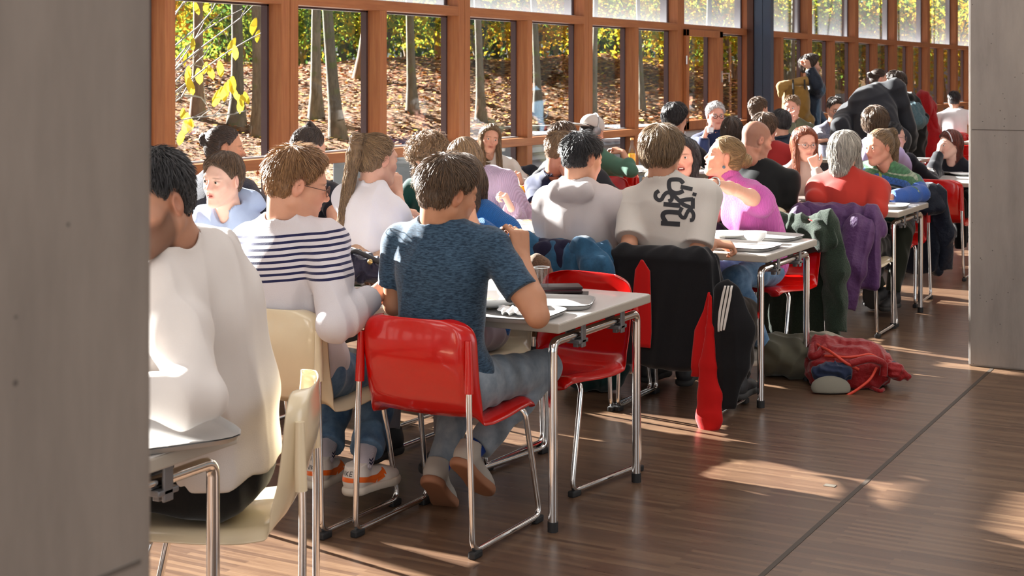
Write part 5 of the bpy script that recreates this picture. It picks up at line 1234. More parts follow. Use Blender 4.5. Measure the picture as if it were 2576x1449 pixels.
A_['nordic'] = person('woman with a low ponytail in a blue-green patterned cardigan leaning on folded arms', at(2212, 370, 10.2), w(-2.68, 10.42), face=190, hd=214, pitch=-6, Zd=10.2, male=False, hair='ponytail', hc='dblond', skin='#cf8f72', top=nordic_mat('nordic_knit'), topkw=dict(e=.022, w=.004), legs=t_olive, sc=1.04,
    sh=at(2240, 442, 10.25), shw=.175, handL=at(2225, 497, 9.85), elL=tuple(at(2318, 488, 10.0)), handR=at(2250, 500, 10.0), elR=tuple(at(2180, 490, 10.1)), dirL=(-.8, -.3, 0), hairkw=dict(len=.20, t=.006), kneeL=(-2.48, 10.0, .52), kneeR=(-2.78, 10.0, .5), footL=at(2245, 745, 9.85), footR=at(2215, 735, 10.1), shoes=dict(m=blk_shoe, s=blk_sole))
A_['auburn'] = person('auburn-haired woman in a black jacket shading her forehead with one hand', at(2390, 362, 12.75), w(-2.74, 13.25), face=188, hd=226, pitch=-10, Zd=12.5, male=False, hair='long', hc='auburn', skin='#e6b8a4', top=c_dkt, topkw=dict(e=.024), legs=t_black,
    handR=at(2364, 378, 12.4), elR=tuple(at(2345, 440, 12.2)), dirR=(.15, 0, 1), palmR=(.6, .4, 0), curlR=.5, sh=at(2398, 432, 12.8), hairkw=dict(len=.25, sides=0, w=.07))
A_['whitehair'] = person('white-haired man with dark glasses raising a water glass in a navy sweater', at(1800, 291, 14.0), w(-5.1, 13.42), face=160, hd=142, pitch=-4, Zd=14, hair='short', hc='white', skin='#dd9d88', top=c_navys, topkw=dict(e=.022), collar='shirt', legs=t_black, glasses='#16181d',
    handR=at(1772, 345, 13.5), elR=tuple(at(1765, 392, 13.55)), dirR=(.3, -.1, 1), palmR=(.9, .2, 0), curlR=.9, sh=at(1800, 352, 14.0), hairkw=dict(t=.014))
A_['black1'] = person('black-haired person with glasses behind the tousle-haired man', at(1700, 298, 12.7), w(-4.88, 11.82), face=10, hd=24, pitch=-10, Zd=12.7, hair='mop', hc='black', skin='#d09a78', top=c_char, legs=t_black, glasses='#16181d')
A_['straight'] = person('person with straight half-sunlit dark hair beside the white-haired man', at(1842, 330, 12.4), w(-4.30, 11.82), face=0, hd=-8, Zd=12.4, male=False, hair='long', hc='dark', top=c_gnavy, legs=t_black, hairkw=dict(len=.16))
A_['collar'] = person('brown-haired man with a white collar seen from behind near the steel post', at(1909, 277, 15.0), w(-5.0, 14.25), face=10, hd=22, Zd=15, hair='short', hc='brown', skin='#d39a7b', top=c_tee_w, collar='shirt', legs=t_black)
A_['redsw'] = person('brown-haired person in a red sweater beside the shaven-headed man', at(1925, 326, 12.3), w(-4.02, 11.85), face=6, hd=20, pitch=-10, Zd=12.3, hair='mop', hc='brown', skin='#cc8f72', top=c_redb, topkw=dict(e=.022), legs=t_black, sh=at(1950, 382, 12.3))
A_['navyc'] = person('black-haired man in a dark navy sweater looking left behind the red sweater', at(1962, 308, 13.9), w(-4.45, 13.5), face=-20, hd=-66, Zd=14, hair='curlyshort', hc='black', skin='#cf9a80', top=c_coatn, collar='shirt', legs=t_black)
A_['olive'] = person('light-brown-haired man in an olive hoodie with a hand at his mouth', at(1992, 270, 15.9), w(-5.1, 15.7), face=172, hd=176, pitch=-8, Zd=15.9, hair='short', hc='lbrown', skin='#dd9f88', top=c_olive, hood=False, legs=t_black, topkw=dict(e=.028), handR=at(1988, 306, 15.5), elR=tuple(at(1985, 345, 15.5)), dirR=(.1, 0, 1), curlR=1.0)
A_['stand'] = person('standing dark-haired man in a long navy coat with a tan backpack', at(2040, 166, 17.0), at(2040, 362, 17.0), face=40, hd=58, Zd=17, stand=True, hair='mop', hc='dark', stubble=.4, skin='#d09a7e', top=c_coatn, topkw=dict(e=.035, long=.36), legs=t_black, handR=at(2036, 172, 16.8), elR=tuple(at(2056, 215, 16.75)), dirR=(-.3, 0, .8), curlR=.9, sh=at(2036, 222, 17.0), shoes=dict(m=blk_shoe, s=blk_sole))
A_['arms'] = person('man with glasses and folded arms in a grey and navy sweater', at(2102, 276, 15.0), w(-4.42, 14.95), face=160, hd=146, pitch=-10, Zd=15, hair='short', hc='dark', stubble=.4, skin='#d29a7c', top=c_gnavy, legs=t_black, glasses='#16181d', handR=at(2105, 352, 14.7), elR=tuple(at(2068, 352, 14.75)), handL=at(2080, 352, 14.7), elL=tuple(at(2120, 350, 14.75)))
A_['bend'] = person('standing man in a black jacket bending over the table with his back to the camera', at(2250, 236, 13.5), at(2232, 372, 13.15), face=4, hd=20, pitch=-45, Zd=13, stand=True, hair='short', hc='lbrown', skin='#cf9478', top=c_char, topkw=dict(e=.045, w=.012), bulk=1.2, legs=t_black, sh=at(2192, 252, 13.45), shw=.235, slouch=.10,
    handL=at(2122, 372, 13.3), elL=tuple(at(2112, 320, 13.2)), handR=at(2285, 390, 13.5), elR=tuple(at(2282, 320, 13.3)))
A_['brownback'] = person('person with glossy brown hair in a pale lilac top sitting below the bending man', at(2203, 310, 11.75), w(-3.14, 11.78), face=0, hd=-6, Zd=11.8, hair='mop', hc='brown', skin='#d5a084', top=c_lilac2, legs=t_black)
A_['scrunch'] = person('dark-haired woman with glasses and a blue hair tie beside the bending man', at(2247, 345, 11.95), w(-2.88, 12.02), face=20, hd=58, pitch=-8, Zd=12, male=False, hair='bun', hc='black', skin='#d8a68c', top=c_dkt, legs=t_black, glasses='#3b3436', handL=(-3.0, 12.25, .80), handR=(-2.80, 12.25, .80), hairkw=dict(low=.12, bun=(0, -.11, -.06)))
A_['bunstand'] = person('standing woman with a dark bun and pale blue jacket collar looking right', at(2212, 200, 16.9), at(2205, 340, 16.9), face=40, hd=60, pitch=-8, Zd=17, stand=True, male=False, hair='bun', hc='dark', skin='#e0ab94', top=c_ltb, topkw=dict(e=.03), legs=t_black, hairkw=dict(bun=(0, -.125, .04), br=(.032, .03, .03)))
A_['bundle'] = person('standing woman in a black coat holding a grey-blue bundle, facing left', at(2252, 208, 16.4), at(2292, 350, 16.4), face=-85, hd=-82, pitch=-6, Zd=16.5, stand=True, male=False, hair='mop', hc='dark', skin='#dcaa92', top=c_black, topkw=dict(e=.045, w=.012, long=.3), legs=t_black, sh=at(2278, 258, 16.4), handL=at(2300, 312, 16.1), elL=tuple(at(2318, 300, 16.15)))
A_['farwhite'] = person('far man in a sunlit white t-shirt seen from behind at the end of the hall', at(2400, 252, 21.3), w(-4.55, 21.4), face=-8, hd=-16, Zd=20, hair='short', hc='black', skin='#d89f80', top=c_tee_w, topkind='short', topkw=dict(e=.02), legs=t_black, bulk=1.1, shw=.2)
# ---- lettering on the stone t-shirt, printed on its back
def bvh_of(o):
    me = o.data; vs = [o.matrix_basis @ v.co for v in me.vertices]; return BVHTree.FromPolygons(vs, [tuple(p.vertices) for p in me.polygons])
def print_on(A, name, strokes, mat, org, s, Z, n=26, lift=.0016, label=None):
    """strokes: (points, width) in a small drawing frame; laid on the garment A['top'] from behind"""
    t = A['top']; bv = bvh_of(t); off = Vector(A['off']); mb = MB()
    d = _fw.copy()
    for pts, wd in strokes:
        P = [Vector((x, y)) for x, y in pts]; sm = []
        for i in range(len(P)-1):
            p0 = P[max(i-1, 0)]; p1 = P[i]; p2 = P[i+1]; p3 = P[min(i+2, len(P)-1)]; K = 7 if len(P) > 2 else 10
            for k in range(K): u = k/K; sm.append(.5*((2*p1) + (p2-p0)*u + (2*p0-5*p1+4*p2-p3)*u*u + (-p0+3*p1-3*p2+p3)*u**3))
        sm.append(P[-1]); rows = []
        for i, q in enumerate(sm):
            a = sm[max(i-1, 0)]; b = sm[min(i+1, len(sm)-1)]; tn = (b-a).normalized(); nn = Vector((-tn.y, tn.x)); row = []
            for e in (-1, -.33, .33, 1):
                r = q + nn*e*wd/2; x = org[0]+r.x*s; y = org[1]+r.y*s; src = at(x, y, Z-.6); d = (src-Vector((0, 0, CAMH))).normalized(); hit = bv.ray_cast(src-off, d, 2.0)
                row.append((hit[0]+off - d*lift) if hit[0] is not None else at(x, y, Z))
            rows.append(row)
        vs = [v for r in rows for v in r]; mb.add(vs, [(i*4+k, i*4+k+1, i*4+k+5, i*4+k+4) for i in range(len(rows)-1) for k in range(3)])
    return mb.build(name, mat, t, off=off)
ST = [([(900, 285), (820, 205), (690, 192), (592, 215), (567, 320), (600, 440), (700, 500), (800, 497), (900, 450)], 95), ([(835, 358), (1105, 415)], 92), ([(1105, 520), (1195, 545)], 78),
      ([(345, 452), (270, 505), (265, 600), (330, 662), (400, 648), (450, 560), (525, 492), (605, 505), (640, 585), (620, 665), (555, 690)], 88), ([(445, 755), (830, 790)], 105), ([(640, 520), (900, 770)], 88),
      ([(830, 680), (960, 652), (1120, 645)], 92), ([(1115, 620), (1112, 860)], 90), ([(880, 760), (1120, 855)], 90), ([(790, 950), (560, 935), (450, 965), (432, 1050), (500, 1165)], 105), ([(385, 1188), (820, 1215)], 110),
      ([(1045, 1120), (1105, 1110), (1130, 1010), (1095, 920), (1020, 900), (975, 970), (925, 1065), (850, 1040), (812, 950), (870, 830)], 84)]
print_on(A_['print'], 'lettering', ST, pbr('print_black', (.018, .018, .022), .7), (1620, 430), .1104, 7.1)
# print on the cream sweatshirt
st2 = [([(0, 10), (14, 4), (28, 12)], 5), ([(6, 24), (18, 18), (30, 26)], 6)]
print_on(A_['cream'], 'front_print', st2, pbr('print_navy', lin('#28305a'), .7), (1250, 428), 1.0, 12.0)
print_on(A_['cream'], 'front_print', [([(4, 18), (18, 12), (27, 18)], 4)], pbr('print_red', lin('#a03038'), .7), (1252, 436), 1.0, 12.0)
# placket of the patterned cardigan
print_on(A_['nordic'], 'placket', [([(0, 0), (3, 30), (5, 60), (9, 92)], 7)], cloth('lime_rib', lin('#a8b25c'), 'knit'), (2212, 412), 1.0, 10.2)
# trainers: orange wave, lettering on the heel
sw = pbr('orange_leather', lin('#e8691c'), .5); ink = pbr('shoe_ink', (.03, .03, .035), .6)
def on_shoe(u, Tn, side, pts, wd, name, mat, lat=1):
    bv = BVHTree.FromPolygons([v.co.copy() for v in u.data.vertices], [tuple(p.vertices) for p in u.data.polygons]); off = Vector((u.parent.location.x, u.parent.location.y, 0)); mb = MB()
    for k in range(len(pts)-1):
        a, b = pts[k], pts[k+1]; rows = []
        for i in range(7):
            t_ = i/6; q = [a[j]+(b[j]-a[j])*t_ for j in range(len(a))]; wv = q[2] if len(q) > 2 else wd; r = []
            dx, dz = b[0]-a[0], b[1]-a[1]; L = math.hypot(dx, dz); nx, nz_ = -dz/L, dx/L
            for e in (-1, 0, 1):
                y = q[0]+nx*e*wv/2; z = q[1]+nz_*e*wv/2
                if lat: s0 = Vector(Tn(lat*.12, y, z)); d = (Vector(Tn(0, y, z))-s0).normalized()
                else: s0 = Vector(Tn(y, -.2, z)); d = (Vector(Tn(y, 0, z))-s0).normalized()
                h = bv.ray_cast(s0-off, d, .3); r.append((h[0]+off-d*.0012) if h[0] is not None else Vector(Tn(lat*.035, y, z)))
            rows.append(r)
        vs = [v for r in rows for v in r]; mb.add(vs, [(i*3+c_, i*3+c_+1, i*3+c_+4, i*3+c_+3) for i in range(6) for c_ in range(2)])
    mb.build(name, mat, u, off=off)
for (u, Tn, Rm, kn, an, q_) in P2S['made']:
    for lt in (1, -1):
        on_shoe(u, Tn, q_, [(-.085, .062, .018), (-.02, .050, .020), (.04, .040, .032), (.075, .052, .026), (.085, .070, .006)], .02, 'wave_mark', sw, lt)
    on_shoe(u, Tn, q_, [(-.038, .055), (0, .057), (.038, .055)], .016, 'heel_band', sw, 0)
    for gl in ([(-.026, .070), (-.026, .086)], [(-.026, .086), (-.015, .070)], [(-.015, .070), (-.015, .086)], [(-.009, .070), (-.009, .086)], [(-.003, .070), (-.003, .086)], [(.006, .086), (-.003, .078)], [(-.003, .078), (.007, .070)], [(.012, .070), (.012, .086)], [(.012, .0855), (.021, .0855)], [(.012, .078), (.020, .078)], [(.012, .0705), (.021, .0705)]):
        on_shoe(u, Tn, q_, gl, .0022, 'heel_letter', ink, 0)
    for zz in (.118, .130):
        pts = []; mb = MB()
        for sgn in (-1, 1):
            for c_ in (-1, 1): pass
        c0 = Vector(an) + Vector(Tn(.040, 0, 0)) - Vector(Tn(0, 0, 0)) + Vector((0, 0, zz-.085))
        f_ = (Vector(Tn(0, 1, 0))-Vector(Tn(0, 0, 0))); u_ = Vector((0, 0, 1)); n_ = (Vector(Tn(1, 0, 0))-Vector(Tn(0, 0, 0)))
        for a, b in (((-.011, .006), (0, -.003)), ((0, -.003), (.011, .006))):
            for dz in (0,):
                mb.add([c0+f_*a[0]+u_*a[1]+n_*.003, c0+f_*b[0]+u_*b[1]+n_*.003, c0+f_*b[0]+u_*(b[1]-.007)+n_*.003, c0+f_*a[0]+u_*(a[1]-.007)+n_*.003], [(0, 1, 2, 3)])
        so_ = [c for c in A_['stripe']['root'].children if c.name.startswith('sock')]
        mb.build('chevron', pbr('sock_navy', lin('#1b1e40'), .8), so_[0] if so_ else u, off=Vector(A_['stripe']['off']))
# cap and headphones
a = A_['cap']; T = a['T']; hs = a['hs']; cp = cloth('pale_cap_cloth', lin('#d3cdc8'))
V_, F_ = mesh_sdf([ell(T((0, -.012, .045)), np.array((.090, .112, .092))*hs, a['R'], .02), plane(T((0, -.0, .022)), -(a['R']@np.array([0, .12, 1.0])), .004)], .006)
off = a['off']; cap_o = npmesh('cap', V_, F_, cp, a['root'], off=off)
V_, F_ = mesh_sdf([cone(T((-.03, -.10, .022)), T((.03, -.10, .022)), .05, .05, .02, flat=a['R']@np.array([0, 0, 1.0]), s=.12), cone(T((-.02, -.15, .012)), T((.02, -.15, .012)), .045, .045, .03, flat=a['R']@np.array([0, 0, 1.0]), s=.12)], .006)
npmesh('brim', V_, F_, cp, cap_o, off=off)
hp = thing('headphones', 'silver over-ear headphones worn over the backwards cap', 'headphones', (off[0], off[1], 0))
mb = MB(); mb.tube([Vector(T((.098*math.cos(u), -.005, .02+.128*math.sin(u)))) for u in [math.pi*k/14 for k in range(15)]], .006, 8); mb.build('headband', pbr('headphone_silver', (.5, .5, .52), .3, .7), hp, 60, off)
for q in (-1, 1):
    mb = MB(); Mx = Matrix(a['R'].tolist()) @ Matrix.Rotation(math.pi/2, 3, 'Y'); mb.lathe([(0, -.018), (.030, -.018), (.036, -.008), (.036, .008), (.030, .018), (0, .018)], T((q*.096, -.008, -.004)), 20, Mx); mb.build('ear_cup', pbr('headphone_grey', (.32, .32, .34), .35, .4), hp, 60, off)
# hairband, hair tie, watch, earring
a = A_['auburn']; mb = MB(); T = a['T']; mb.tube([Vector(T((.088*math.cos(u), .028, .03+.098*math.sin(u)))) for u in [math.pi*k/14 for k in range(15)]], .006, 8); mb.build('hairband', pbr('hairband_silver', (.6, .6, .65), .3, .4), a['root'], 60, a['off'])
a = A_['scrunch']; mb = MB(); T = a['T']; mb.ball(T((0, -.12, -.07)), .026); mb.build('hair_tie', cloth('blue_scrunchie', lin('#2f86b8')), a['root'], 60, a['off'])
a = A_['pink']; mb = MB(); T = a['T']; mb.ball(T((-.080, -.004, -.052)), .009); mb.build('earring', pbr('earring_slate', lin('#4d6572'), .4), a['root'], 60, a['off'])
def watch(A, idx, mat, name='watch', fr=.97):
    _, nm, SJ, E_, Wp = A['arms'][idx]; d = Vector((Wp-E_).tolist()).normalized(); c = Vector((E_+(Wp-E_)*fr).tolist()); u = d.orthogonal().normalized(); v = d.cross(u); mb = MB()
    mb.tube([c+(u*math.cos(t_)+v*math.sin(t_))*.030 for t_ in [2*math.pi*k/16 for k in range(16)]], .005, 6, closed=True); mb.build(name, mat, A['root'], 60, A['off'])
watch(A_['pink'], 0, pbr('silver_watch', (.7, .7, .72), .2, 1.0)); watch(A_['cream'], 0, blk_shoe, 'hair_tie_band'); watch(A_['topknot'], 1, blk_shoe, 'wristband', .95)
# ---------------------------------------------------------------- chairs in use and empty
def seat_of(key, col, desc, dh=None, dx=0, dy=0):
    a = A_[key]; h = dh if dh is not None else math.degrees(math.atan2(a['F1'][0], a['F1'][1]))
    chair(a['H'][0]+dx, a['H'][1]+dy, h, col, desc); return (a['H'][0]+dx, a['H'][1]+dy, h)
CH = {}
CH['blue'] = (-2.70, 4.455, 0); chair(-2.70, 4.455, 0, 'red', 'glossy red chair with its back to the camera under the blue t-shirt man')
CH['stripe'] = (-3.26, 4.38, 0); chair(-3.26, 4.38, 0, 'cream', 'cream chair with its back to the camera under the striped-sweater man')
CH['beard'] = (-2.56, 3.08, -122); h_ = hvec(-122); chair(-2.60, 3.09, -122, 'cream', 'cream chair seen side-on beside the left column')
chair(-2.69, 5.27, 189, 'red', 'empty glossy red chair facing the camera behind the wallet table')
chair(-3.19, 5.40, 182, 'cream', 'cream chair under the woman in the blue ribbed cardigan')
chair(-4.44, 5.56, 180, 'cream', 'cream chair under the pale blue hoodie')
chair(-3.86, 5.78, 4, 'cream', 'cream chair with a beige jacket over its back')
chair(-4.28, 6.50, 0, 'cream', 'cream chair under the curly-haired girl') if False else None
for k, c_, d in (('manbun', 'cream', 'cream chair under the man with the bun'), ('topknot', 'red', 'red chair under the man in the black t-shirt'), ('hoodgrey', 'cream', 'cream chair under the grey hoodie with a denim jacket on it'), ('print', 'red', 'red chair hidden by the black and red track jacket'),
                 ('lilac', 'cream', 'cream chair under the lilac sweater'), ('laugh', 'red', 'red chair under the laughing woman'), ('cream', 'cream', 'cream chair under the cream sweatshirt woman'), ('curlydark', 'red', 'red chair under the person in the navy hoodie'), ('cheek', 'cream', 'cream chair under the man resting his cheek'),
                 ('cap', 'red', 'red chair under the man with headphones'), ('bald', 'cream', 'cream chair under the shaven-headed man'), ('redhead', 'cream', 'cream chair under the beige turtleneck woman'), ('greyhair', 'cream', 'cream chair under the purple coat'), ('nordic', 'red', 'red chair under the woman in the patterned cardigan'),
                 ('auburn', 'cream', 'cream chair under the auburn-haired woman'), ('whitehair', 'cream', 'cream chair under the white-haired man'), ('black1', 'cream', 'cream chair under the black-haired person with glasses'), ('straight', 'red', 'red chair under the straight-haired person'), ('collar', 'cream', 'cream chair under the white-collared man'),
                 ('redsw', 'cream', 'cream chair under the red sweater'), ('olive', 'cream', 'cream chair under the olive hoodie man'), ('arms', 'cream', 'cream chair under the man with folded arms'), ('brownback', 'cream', 'cream chair under the pale lilac top'), ('farwhite', 'red', 'red chair under the far white t-shirt man')):
    a = A_[k]; back = (k in ('manbun', 'topknot', 'hoodgrey', 'print', 'cheek', 'cap', 'bald', 'greyhair', 'black1', 'straight', 'collar', 'redsw', 'brownback', 'farwhite')); hd_ = 0 if back else 180
    chair(float(a['H'][0]), float(a['H'][1])+(.03 if back else 0), hd_, c_, d)
chair(-2.72, 7.93, 192, 'red', 'red chair under the jeans of the pink vest woman')
chair(-2.66, 11.92, 0, 'red', 'glossy red chair with its back to the camera beside the concrete column')
chair(-3.72, 8.98, 0, 'red', 'empty red chair showing behind the lettered t-shirt')
chair(-3.85, 8.98, 0, 'cream', 'x') if False else None
chair(-3.78, 10.45, 180, 'red', 'empty red chair across the third row table')
chair(-4.95, 8.98, 0, 'cream', 'empty cream chair seen over the bowl on the second row table')
for i, (x, y, h, c_) in enumerate(((-2.75, 14.1, 0, 'cream'), (-3.25, 15.0, 180, 'red'), (-2.7, 16.2, 0, 'cream'), (-2.95, 18.5, 0, 'red'), (-3.5, 17.6, 0, 'red'), (-2.6, 21.0, 180, 'red'))):
    chair(x, y, h, c_, ['empty cream chair nearest behind the auburn-haired woman', 'empty red chair just past the auburn-haired woman', 'empty cream chair further down the aisle', 'far empty red chair before the red coat', 'far empty red chair left of the red coat', 'farthest red chair near the white t-shirt man'][i])
# ---------------------------------------------------------------- coats and jackets hung over chairs
def drape(name, label, x, y, head, mat, zb, zf=.60, wd=.235, puff=.030, sleeves=(), wr=.012, v=.006, group=None, extra=(), top=.768, kind='jacket', fq=5):
    """garment over the back of the chair whose seat centre is (x,y); local x across, y forward"""
    t = thing(name, label, kind, (x, y, 0), 0, group); M = Matrix.Rotation(-math.radians(head), 3, 'Z'); X = lambda p: np.array(M@Vector(p)) + np.array([x, y, 0])
    yn = np.array(M@Vector((0, 1, 0)))
    Rm = np.array(M); tilt = np.array(Matrix.Rotation(-math.radians(3), 3, 'X'))
    P = [cone(X((-wd+.05, -.262, top)), X((wd-.05, -.262, top)), puff+.004, puff+.004, .03), cone(X((-wd+.05, -.262, top)), X((-wd, -.235, .66)), puff, puff, .03), cone(X((wd-.05, -.262, top)), X((wd, -.235, .66)), puff, puff, .03),
         rbox(X((0, -.298, (top+zb)/2)), (wd+.012, puff*.85, (top-zb)/2), Rm@tilt, puff*.8, .04), rbox(X((0, -.212, (top+zf)/2)), (wd+.005, puff*.95, (top-zf)/2), Rm, puff*.9, .03)]
    for e in extra: P.append(cone(X(e[0]), X(e[1]), e[2], e[3], .03, flat=yn if len(e) > 4 else None, s=e[4] if len(e) > 4 else 1))
    V, F = mesh_sdf(P, v, wrinkle(wr, fq, seed=len(label) % 7, stretch=(1.3, 1.3, .28))); b = npmesh('body', V, F, mat, t, off=(x, y, 0))
    for sl in sleeves:
        pts, r0, r1, m_ = sl[0], sl[1], sl[2], (sl[3] if len(sl) > 3 else mat); P = []
        for i in range(len(pts)-1):
            k0, k1 = i/(len(pts)-1), (i+1)/(len(pts)-1); P.append(cone(X(pts[i]), X(pts[i+1]), r0+(r1-r0)*k0, r0+(r1-r0)*k1, .03, flat=yn, s=.6, cut=(i == len(pts)-2)))
        V, F = mesh_sdf(P, v, wrinkle(wr*.8, 6, seed=4, stretch=(1, 1, .4))); npmesh('sleeve', V, F, m_, t, off=(x, y, 0))
    return t, X, b
k_purple = cloth('purple_shell', lin('#4b2d59'), 'shell'); k_blackj = cloth('black_track_fabric', lin('#131316')); k_redj = cloth('red_track_fabric', lin('#c3100f')); k_denimj = cloth('teal_denim', lin('#1c3d56'), 'denim', col2=lin('#2f5f80'))
k_green = cloth('dark_green_wool', lin('#2a3a2c'), 'fleece'); k_navyc = cloth('navy_quilt', lin('#141c2c'), 'shell'); k_beigej = cloth('beige_shell', lin('#c7a184'), 'shell'); k_teddy = cloth('brown_teddy', lin('#7d6048'), 'fleece'); k_plaid = cloth('dark_plaid', lin('#20242f')); k_redc = cloth('red_wool_coat', lin('#a3141c'), 'fleece'); k_khaki = cloth('khaki_canvas', lin('#5d5a4b')); k_grn2 = cloth('bottle_green', lin('#12302c'))
# black and red track jacket (nearest draped coat)
jx, jy = -2.70, 6.63
t, X, b = drape('track_jacket', 'black and red track jacket with three white stripes, over the lettered t-shirt chair', jx, jy, 0, k_blackj, .24, wd=.255, puff=.034, v=.005, wr=.010)
def panel(pts, dz, mat, name, par, thick=.012, off=(jx, jy, 0), yoff=-.36, bend=.0):
    bv = BVHTree.FromPolygons([v.co.copy() for v in par.data.vertices], [tuple(p.vertices) for p in par.data.polygons]); mb = MB(); rows = []
    for (zl, xl, xr) in pts:
        r = []
        for k in range(7):
            xx = xl+(xr-xl)*k/6; s0 = Vector((xx, yoff-.3, zl)); h = bv.ray_cast(s0, Vector((0, 1, 0)), .9)
            r.append(Vector((xx, (h[0].y if h[0] is not None else yoff+.03)-thick, zl)))
        rows.append(r)
    vs = [v+Vector((off[0], off[1], 0)) for r in rows for v in r]; mb.add(vs, [(i*7+c_, i*7+c_+1, i*7+c_+8, i*7+c_+7) for i in range(len(rows)-1) for c_ in range(6)])
    o = mb.build(name, mat, t, 80, off=off); so_ = o.modifiers.new('s', 'SOLIDIFY'); so_.thickness = .008; return o
def dens(pts, n=4):
    out = []
    for i in range(len(pts)-1):
        for k in range(n): u = k/n; out.append(tuple(pts[i][j]*(1-u)+pts[i+1][j]*u for j in range(3)))
    out.append(pts[-1]); return out
def lz(px, py, Y=6.31): p = at_Y(px, py, Y); return p.x-jx, p.z
def pr(rows, k=0): 
    return [(lz((a+b2)/2, y)[1], lz(a, y)[0], lz(b2, y)[0]) for (y, a, b2) in rows]
panel(dens(pr([(654, 1612, 1616), (680, 1598, 1636), (760, 1592, 1640), (830, 1594, 1642), (872, 1604, 1640)])), 0, k_redj, 'red_side_panel', b)
panel(dens(pr([(735, 1782, 1787), (780, 1772, 1786), (830, 1750, 1784), (900, 1744, 1782), (945, 1742, 1762)])), 0, k_redj, 'red_seam_panel', b)
# the right sleeve hangs to the floor: black outside, red underside widening to a cuff
def zx(px, py): q = lz(px, py, 6.26); return (q[0], -.36, q[1])
P = []; path = [zx(1786, 745), zx(1783, 830), zx(1780, 920), zx(1782, 1000), zx(1783, 1050)]; rr = [.004, .022, .038, .058, .066]
for i in range(4): P.append(cone(X(path[i]), X(path[i+1]), rr[i], rr[i+1], .012, flat=np.array([0, 1., 0]), s=.42))
P.append(cone(X(path[4]), X(zx(1782, 1078)), .060, .052, .006, flat=np.array([0, 1., 0]), s=.55, cut=True)); P.append(cone(X(zx(1782, 1075)), X(zx(1781, 1092)), .049, .047, .003, flat=np.array([0, 1., 0]), s=.6, cut=True))
V_, F_ = mesh_sdf(P, .0045, wrinkle(.004, 8, 2, (1, 1, .4))); npmesh('red_sleeve', V_, F_, k_redj, t, off=(jx, jy, 0))
P = []; path = [zx(1822, 740), zx(1836, 830), zx(1832, 920), zx(1822, 1010)]; rr = [.06, .095, .085, .05]
for i in range(3): P.append(cone(X((path[i][0], -.335, path[i][2])), X((path[i+1][0], -.335, path[i+1][2])), rr[i], rr[i+1], .02, flat=np.array([0, 1., 0]), s=.42))
V_, F_ = mesh_sdf(P, .005, wrinkle(.006, 6, 3, (1, 1, .4))); npmesh('black_sleeve', V_, F_, k_blackj, t, off=(jx, jy, 0))
sl_ = [c for c in t.children if c.name.startswith('black_sleeve')][0]
for i in range(3):
    panel(dens(pr([(716, 1830+i*8, 1834.5+i*8), (740, 1824+i*9.5, 1830+i*9.5), (780, 1817+i*9.5, 1823+i*9.5), (812, 1815.5+i*8, 1821+i*8), (830-i*2, 1816+i*7, 1820+i*7)], 1), 5), 0, pbr('stripe_white', lin('#d8d4cc'), .6), 'white_stripe', sl_, thick=.004, yoff=-.42)
# purple coat
drape('purple_coat', 'purple rain coat hanging over the chair under the brick red sweater', -2.60, 9.15, 0, k_purple, .30, wd=.26, puff=.040, wr=.012, v=.006, fq=5, kind='coat', sleeves=[([(-.22, -.30, .72), (-.27, -.36, .58), (-.16, -.40, .50)], .085, .06), ([(.15, -.33, .66), (.12, -.37, .45), (.06, -.37, .20)], .10, .075), ([(-.08, -.33, .6), (-.05, -.36, .34)], .12, .07)])
dx = at_Y(2125, 600, 8.80)
# denim jacket over the grey hoodie's chair
drape('denim_jacket', 'teal denim jacket with a dark collar over the chair of the grey hoodie man', -3.20, 6.61, 0, k_denimj, .46, wd=.26, puff=.046, wr=.012, v=.006, top=.756, sleeves=[([(-.19, -.28, .76), (-.26, -.33, .62), (-.27, -.34, .46)], .075, .06), ([(.12, -.29, .755), (.22, -.345, .68), (.27, -.34, .50)], .085, .06)])
V_, F_ = mesh_sdf([cone((-3.36, 6.345, .775), (-3.10, 6.335, .775), .036, .033, .02), cone((-3.30, 6.30, .75), (-3.14, 6.295, .70), .05, .04, .02, flat=np.array([0, 1., 0]), s=.35)], .005, wrinkle(.004, 6, 1)); dj = bpy.data.objects.get('denim_jacket'); npmesh('collar', V_, F_, cloth('ink_velvet', lin('#191630')), dj, off=(-3.20, 6.61, 0))
# green coat over the chair of the pink vest woman
drape('green_coat', 'dark green coat hanging to the floor from the chair of the pink vest woman', -2.72, 7.93, 192, k_green, .06, wd=.27, puff=.045, wr=.014, v=.008, kind='coat', sleeves=[([(-.22, -.26, .76), (-.28, -.25, .50), (-.27, -.27, .16)], .085, .07)], top=.76, extra=[((0, -.30, .45), (.02, -.30, .27), .27, .24, .2)])
drape('navy_coat', 'dark navy coat hanging from the chair of the woman in the patterned cardigan', -2.66, 10.45, 184, k_navyc, .16, wd=.25, puff=.05, wr=.014, v=.009, kind='coat', sleeves=[([(-.22, -.28, .74), (-.28, -.30, .45), (-.27, -.33, .20)], .08, .06)])
drape('beige_jacket', 'beige shell jacket over the cream chair of the ponytail girl', -3.86, 5.78, 4, k_beigej, .50, wd=.25, puff=.045, wr=.008, v=.007, sleeves=[([(-.20, -.27, .78), (-.29, -.31, .70), (-.22, -.34, .60)], .08, .06), ([(.08, -.30, .77), (.20, -.35, .66), (.10, -.36, .58)], .08, .06)], top=.765)
drape('teddy_jacket', 'brown teddy fleece jacket over the chair of the blue cardigan woman', -3.19, 5.40, 182, k_teddy, .46, wd=.25, puff=.028, wr=.006, v=.008, sleeves=[([(-.20, -.25, .76), (-.27, -.24, .60), (-.27, -.22, .46)], .07, .055)])
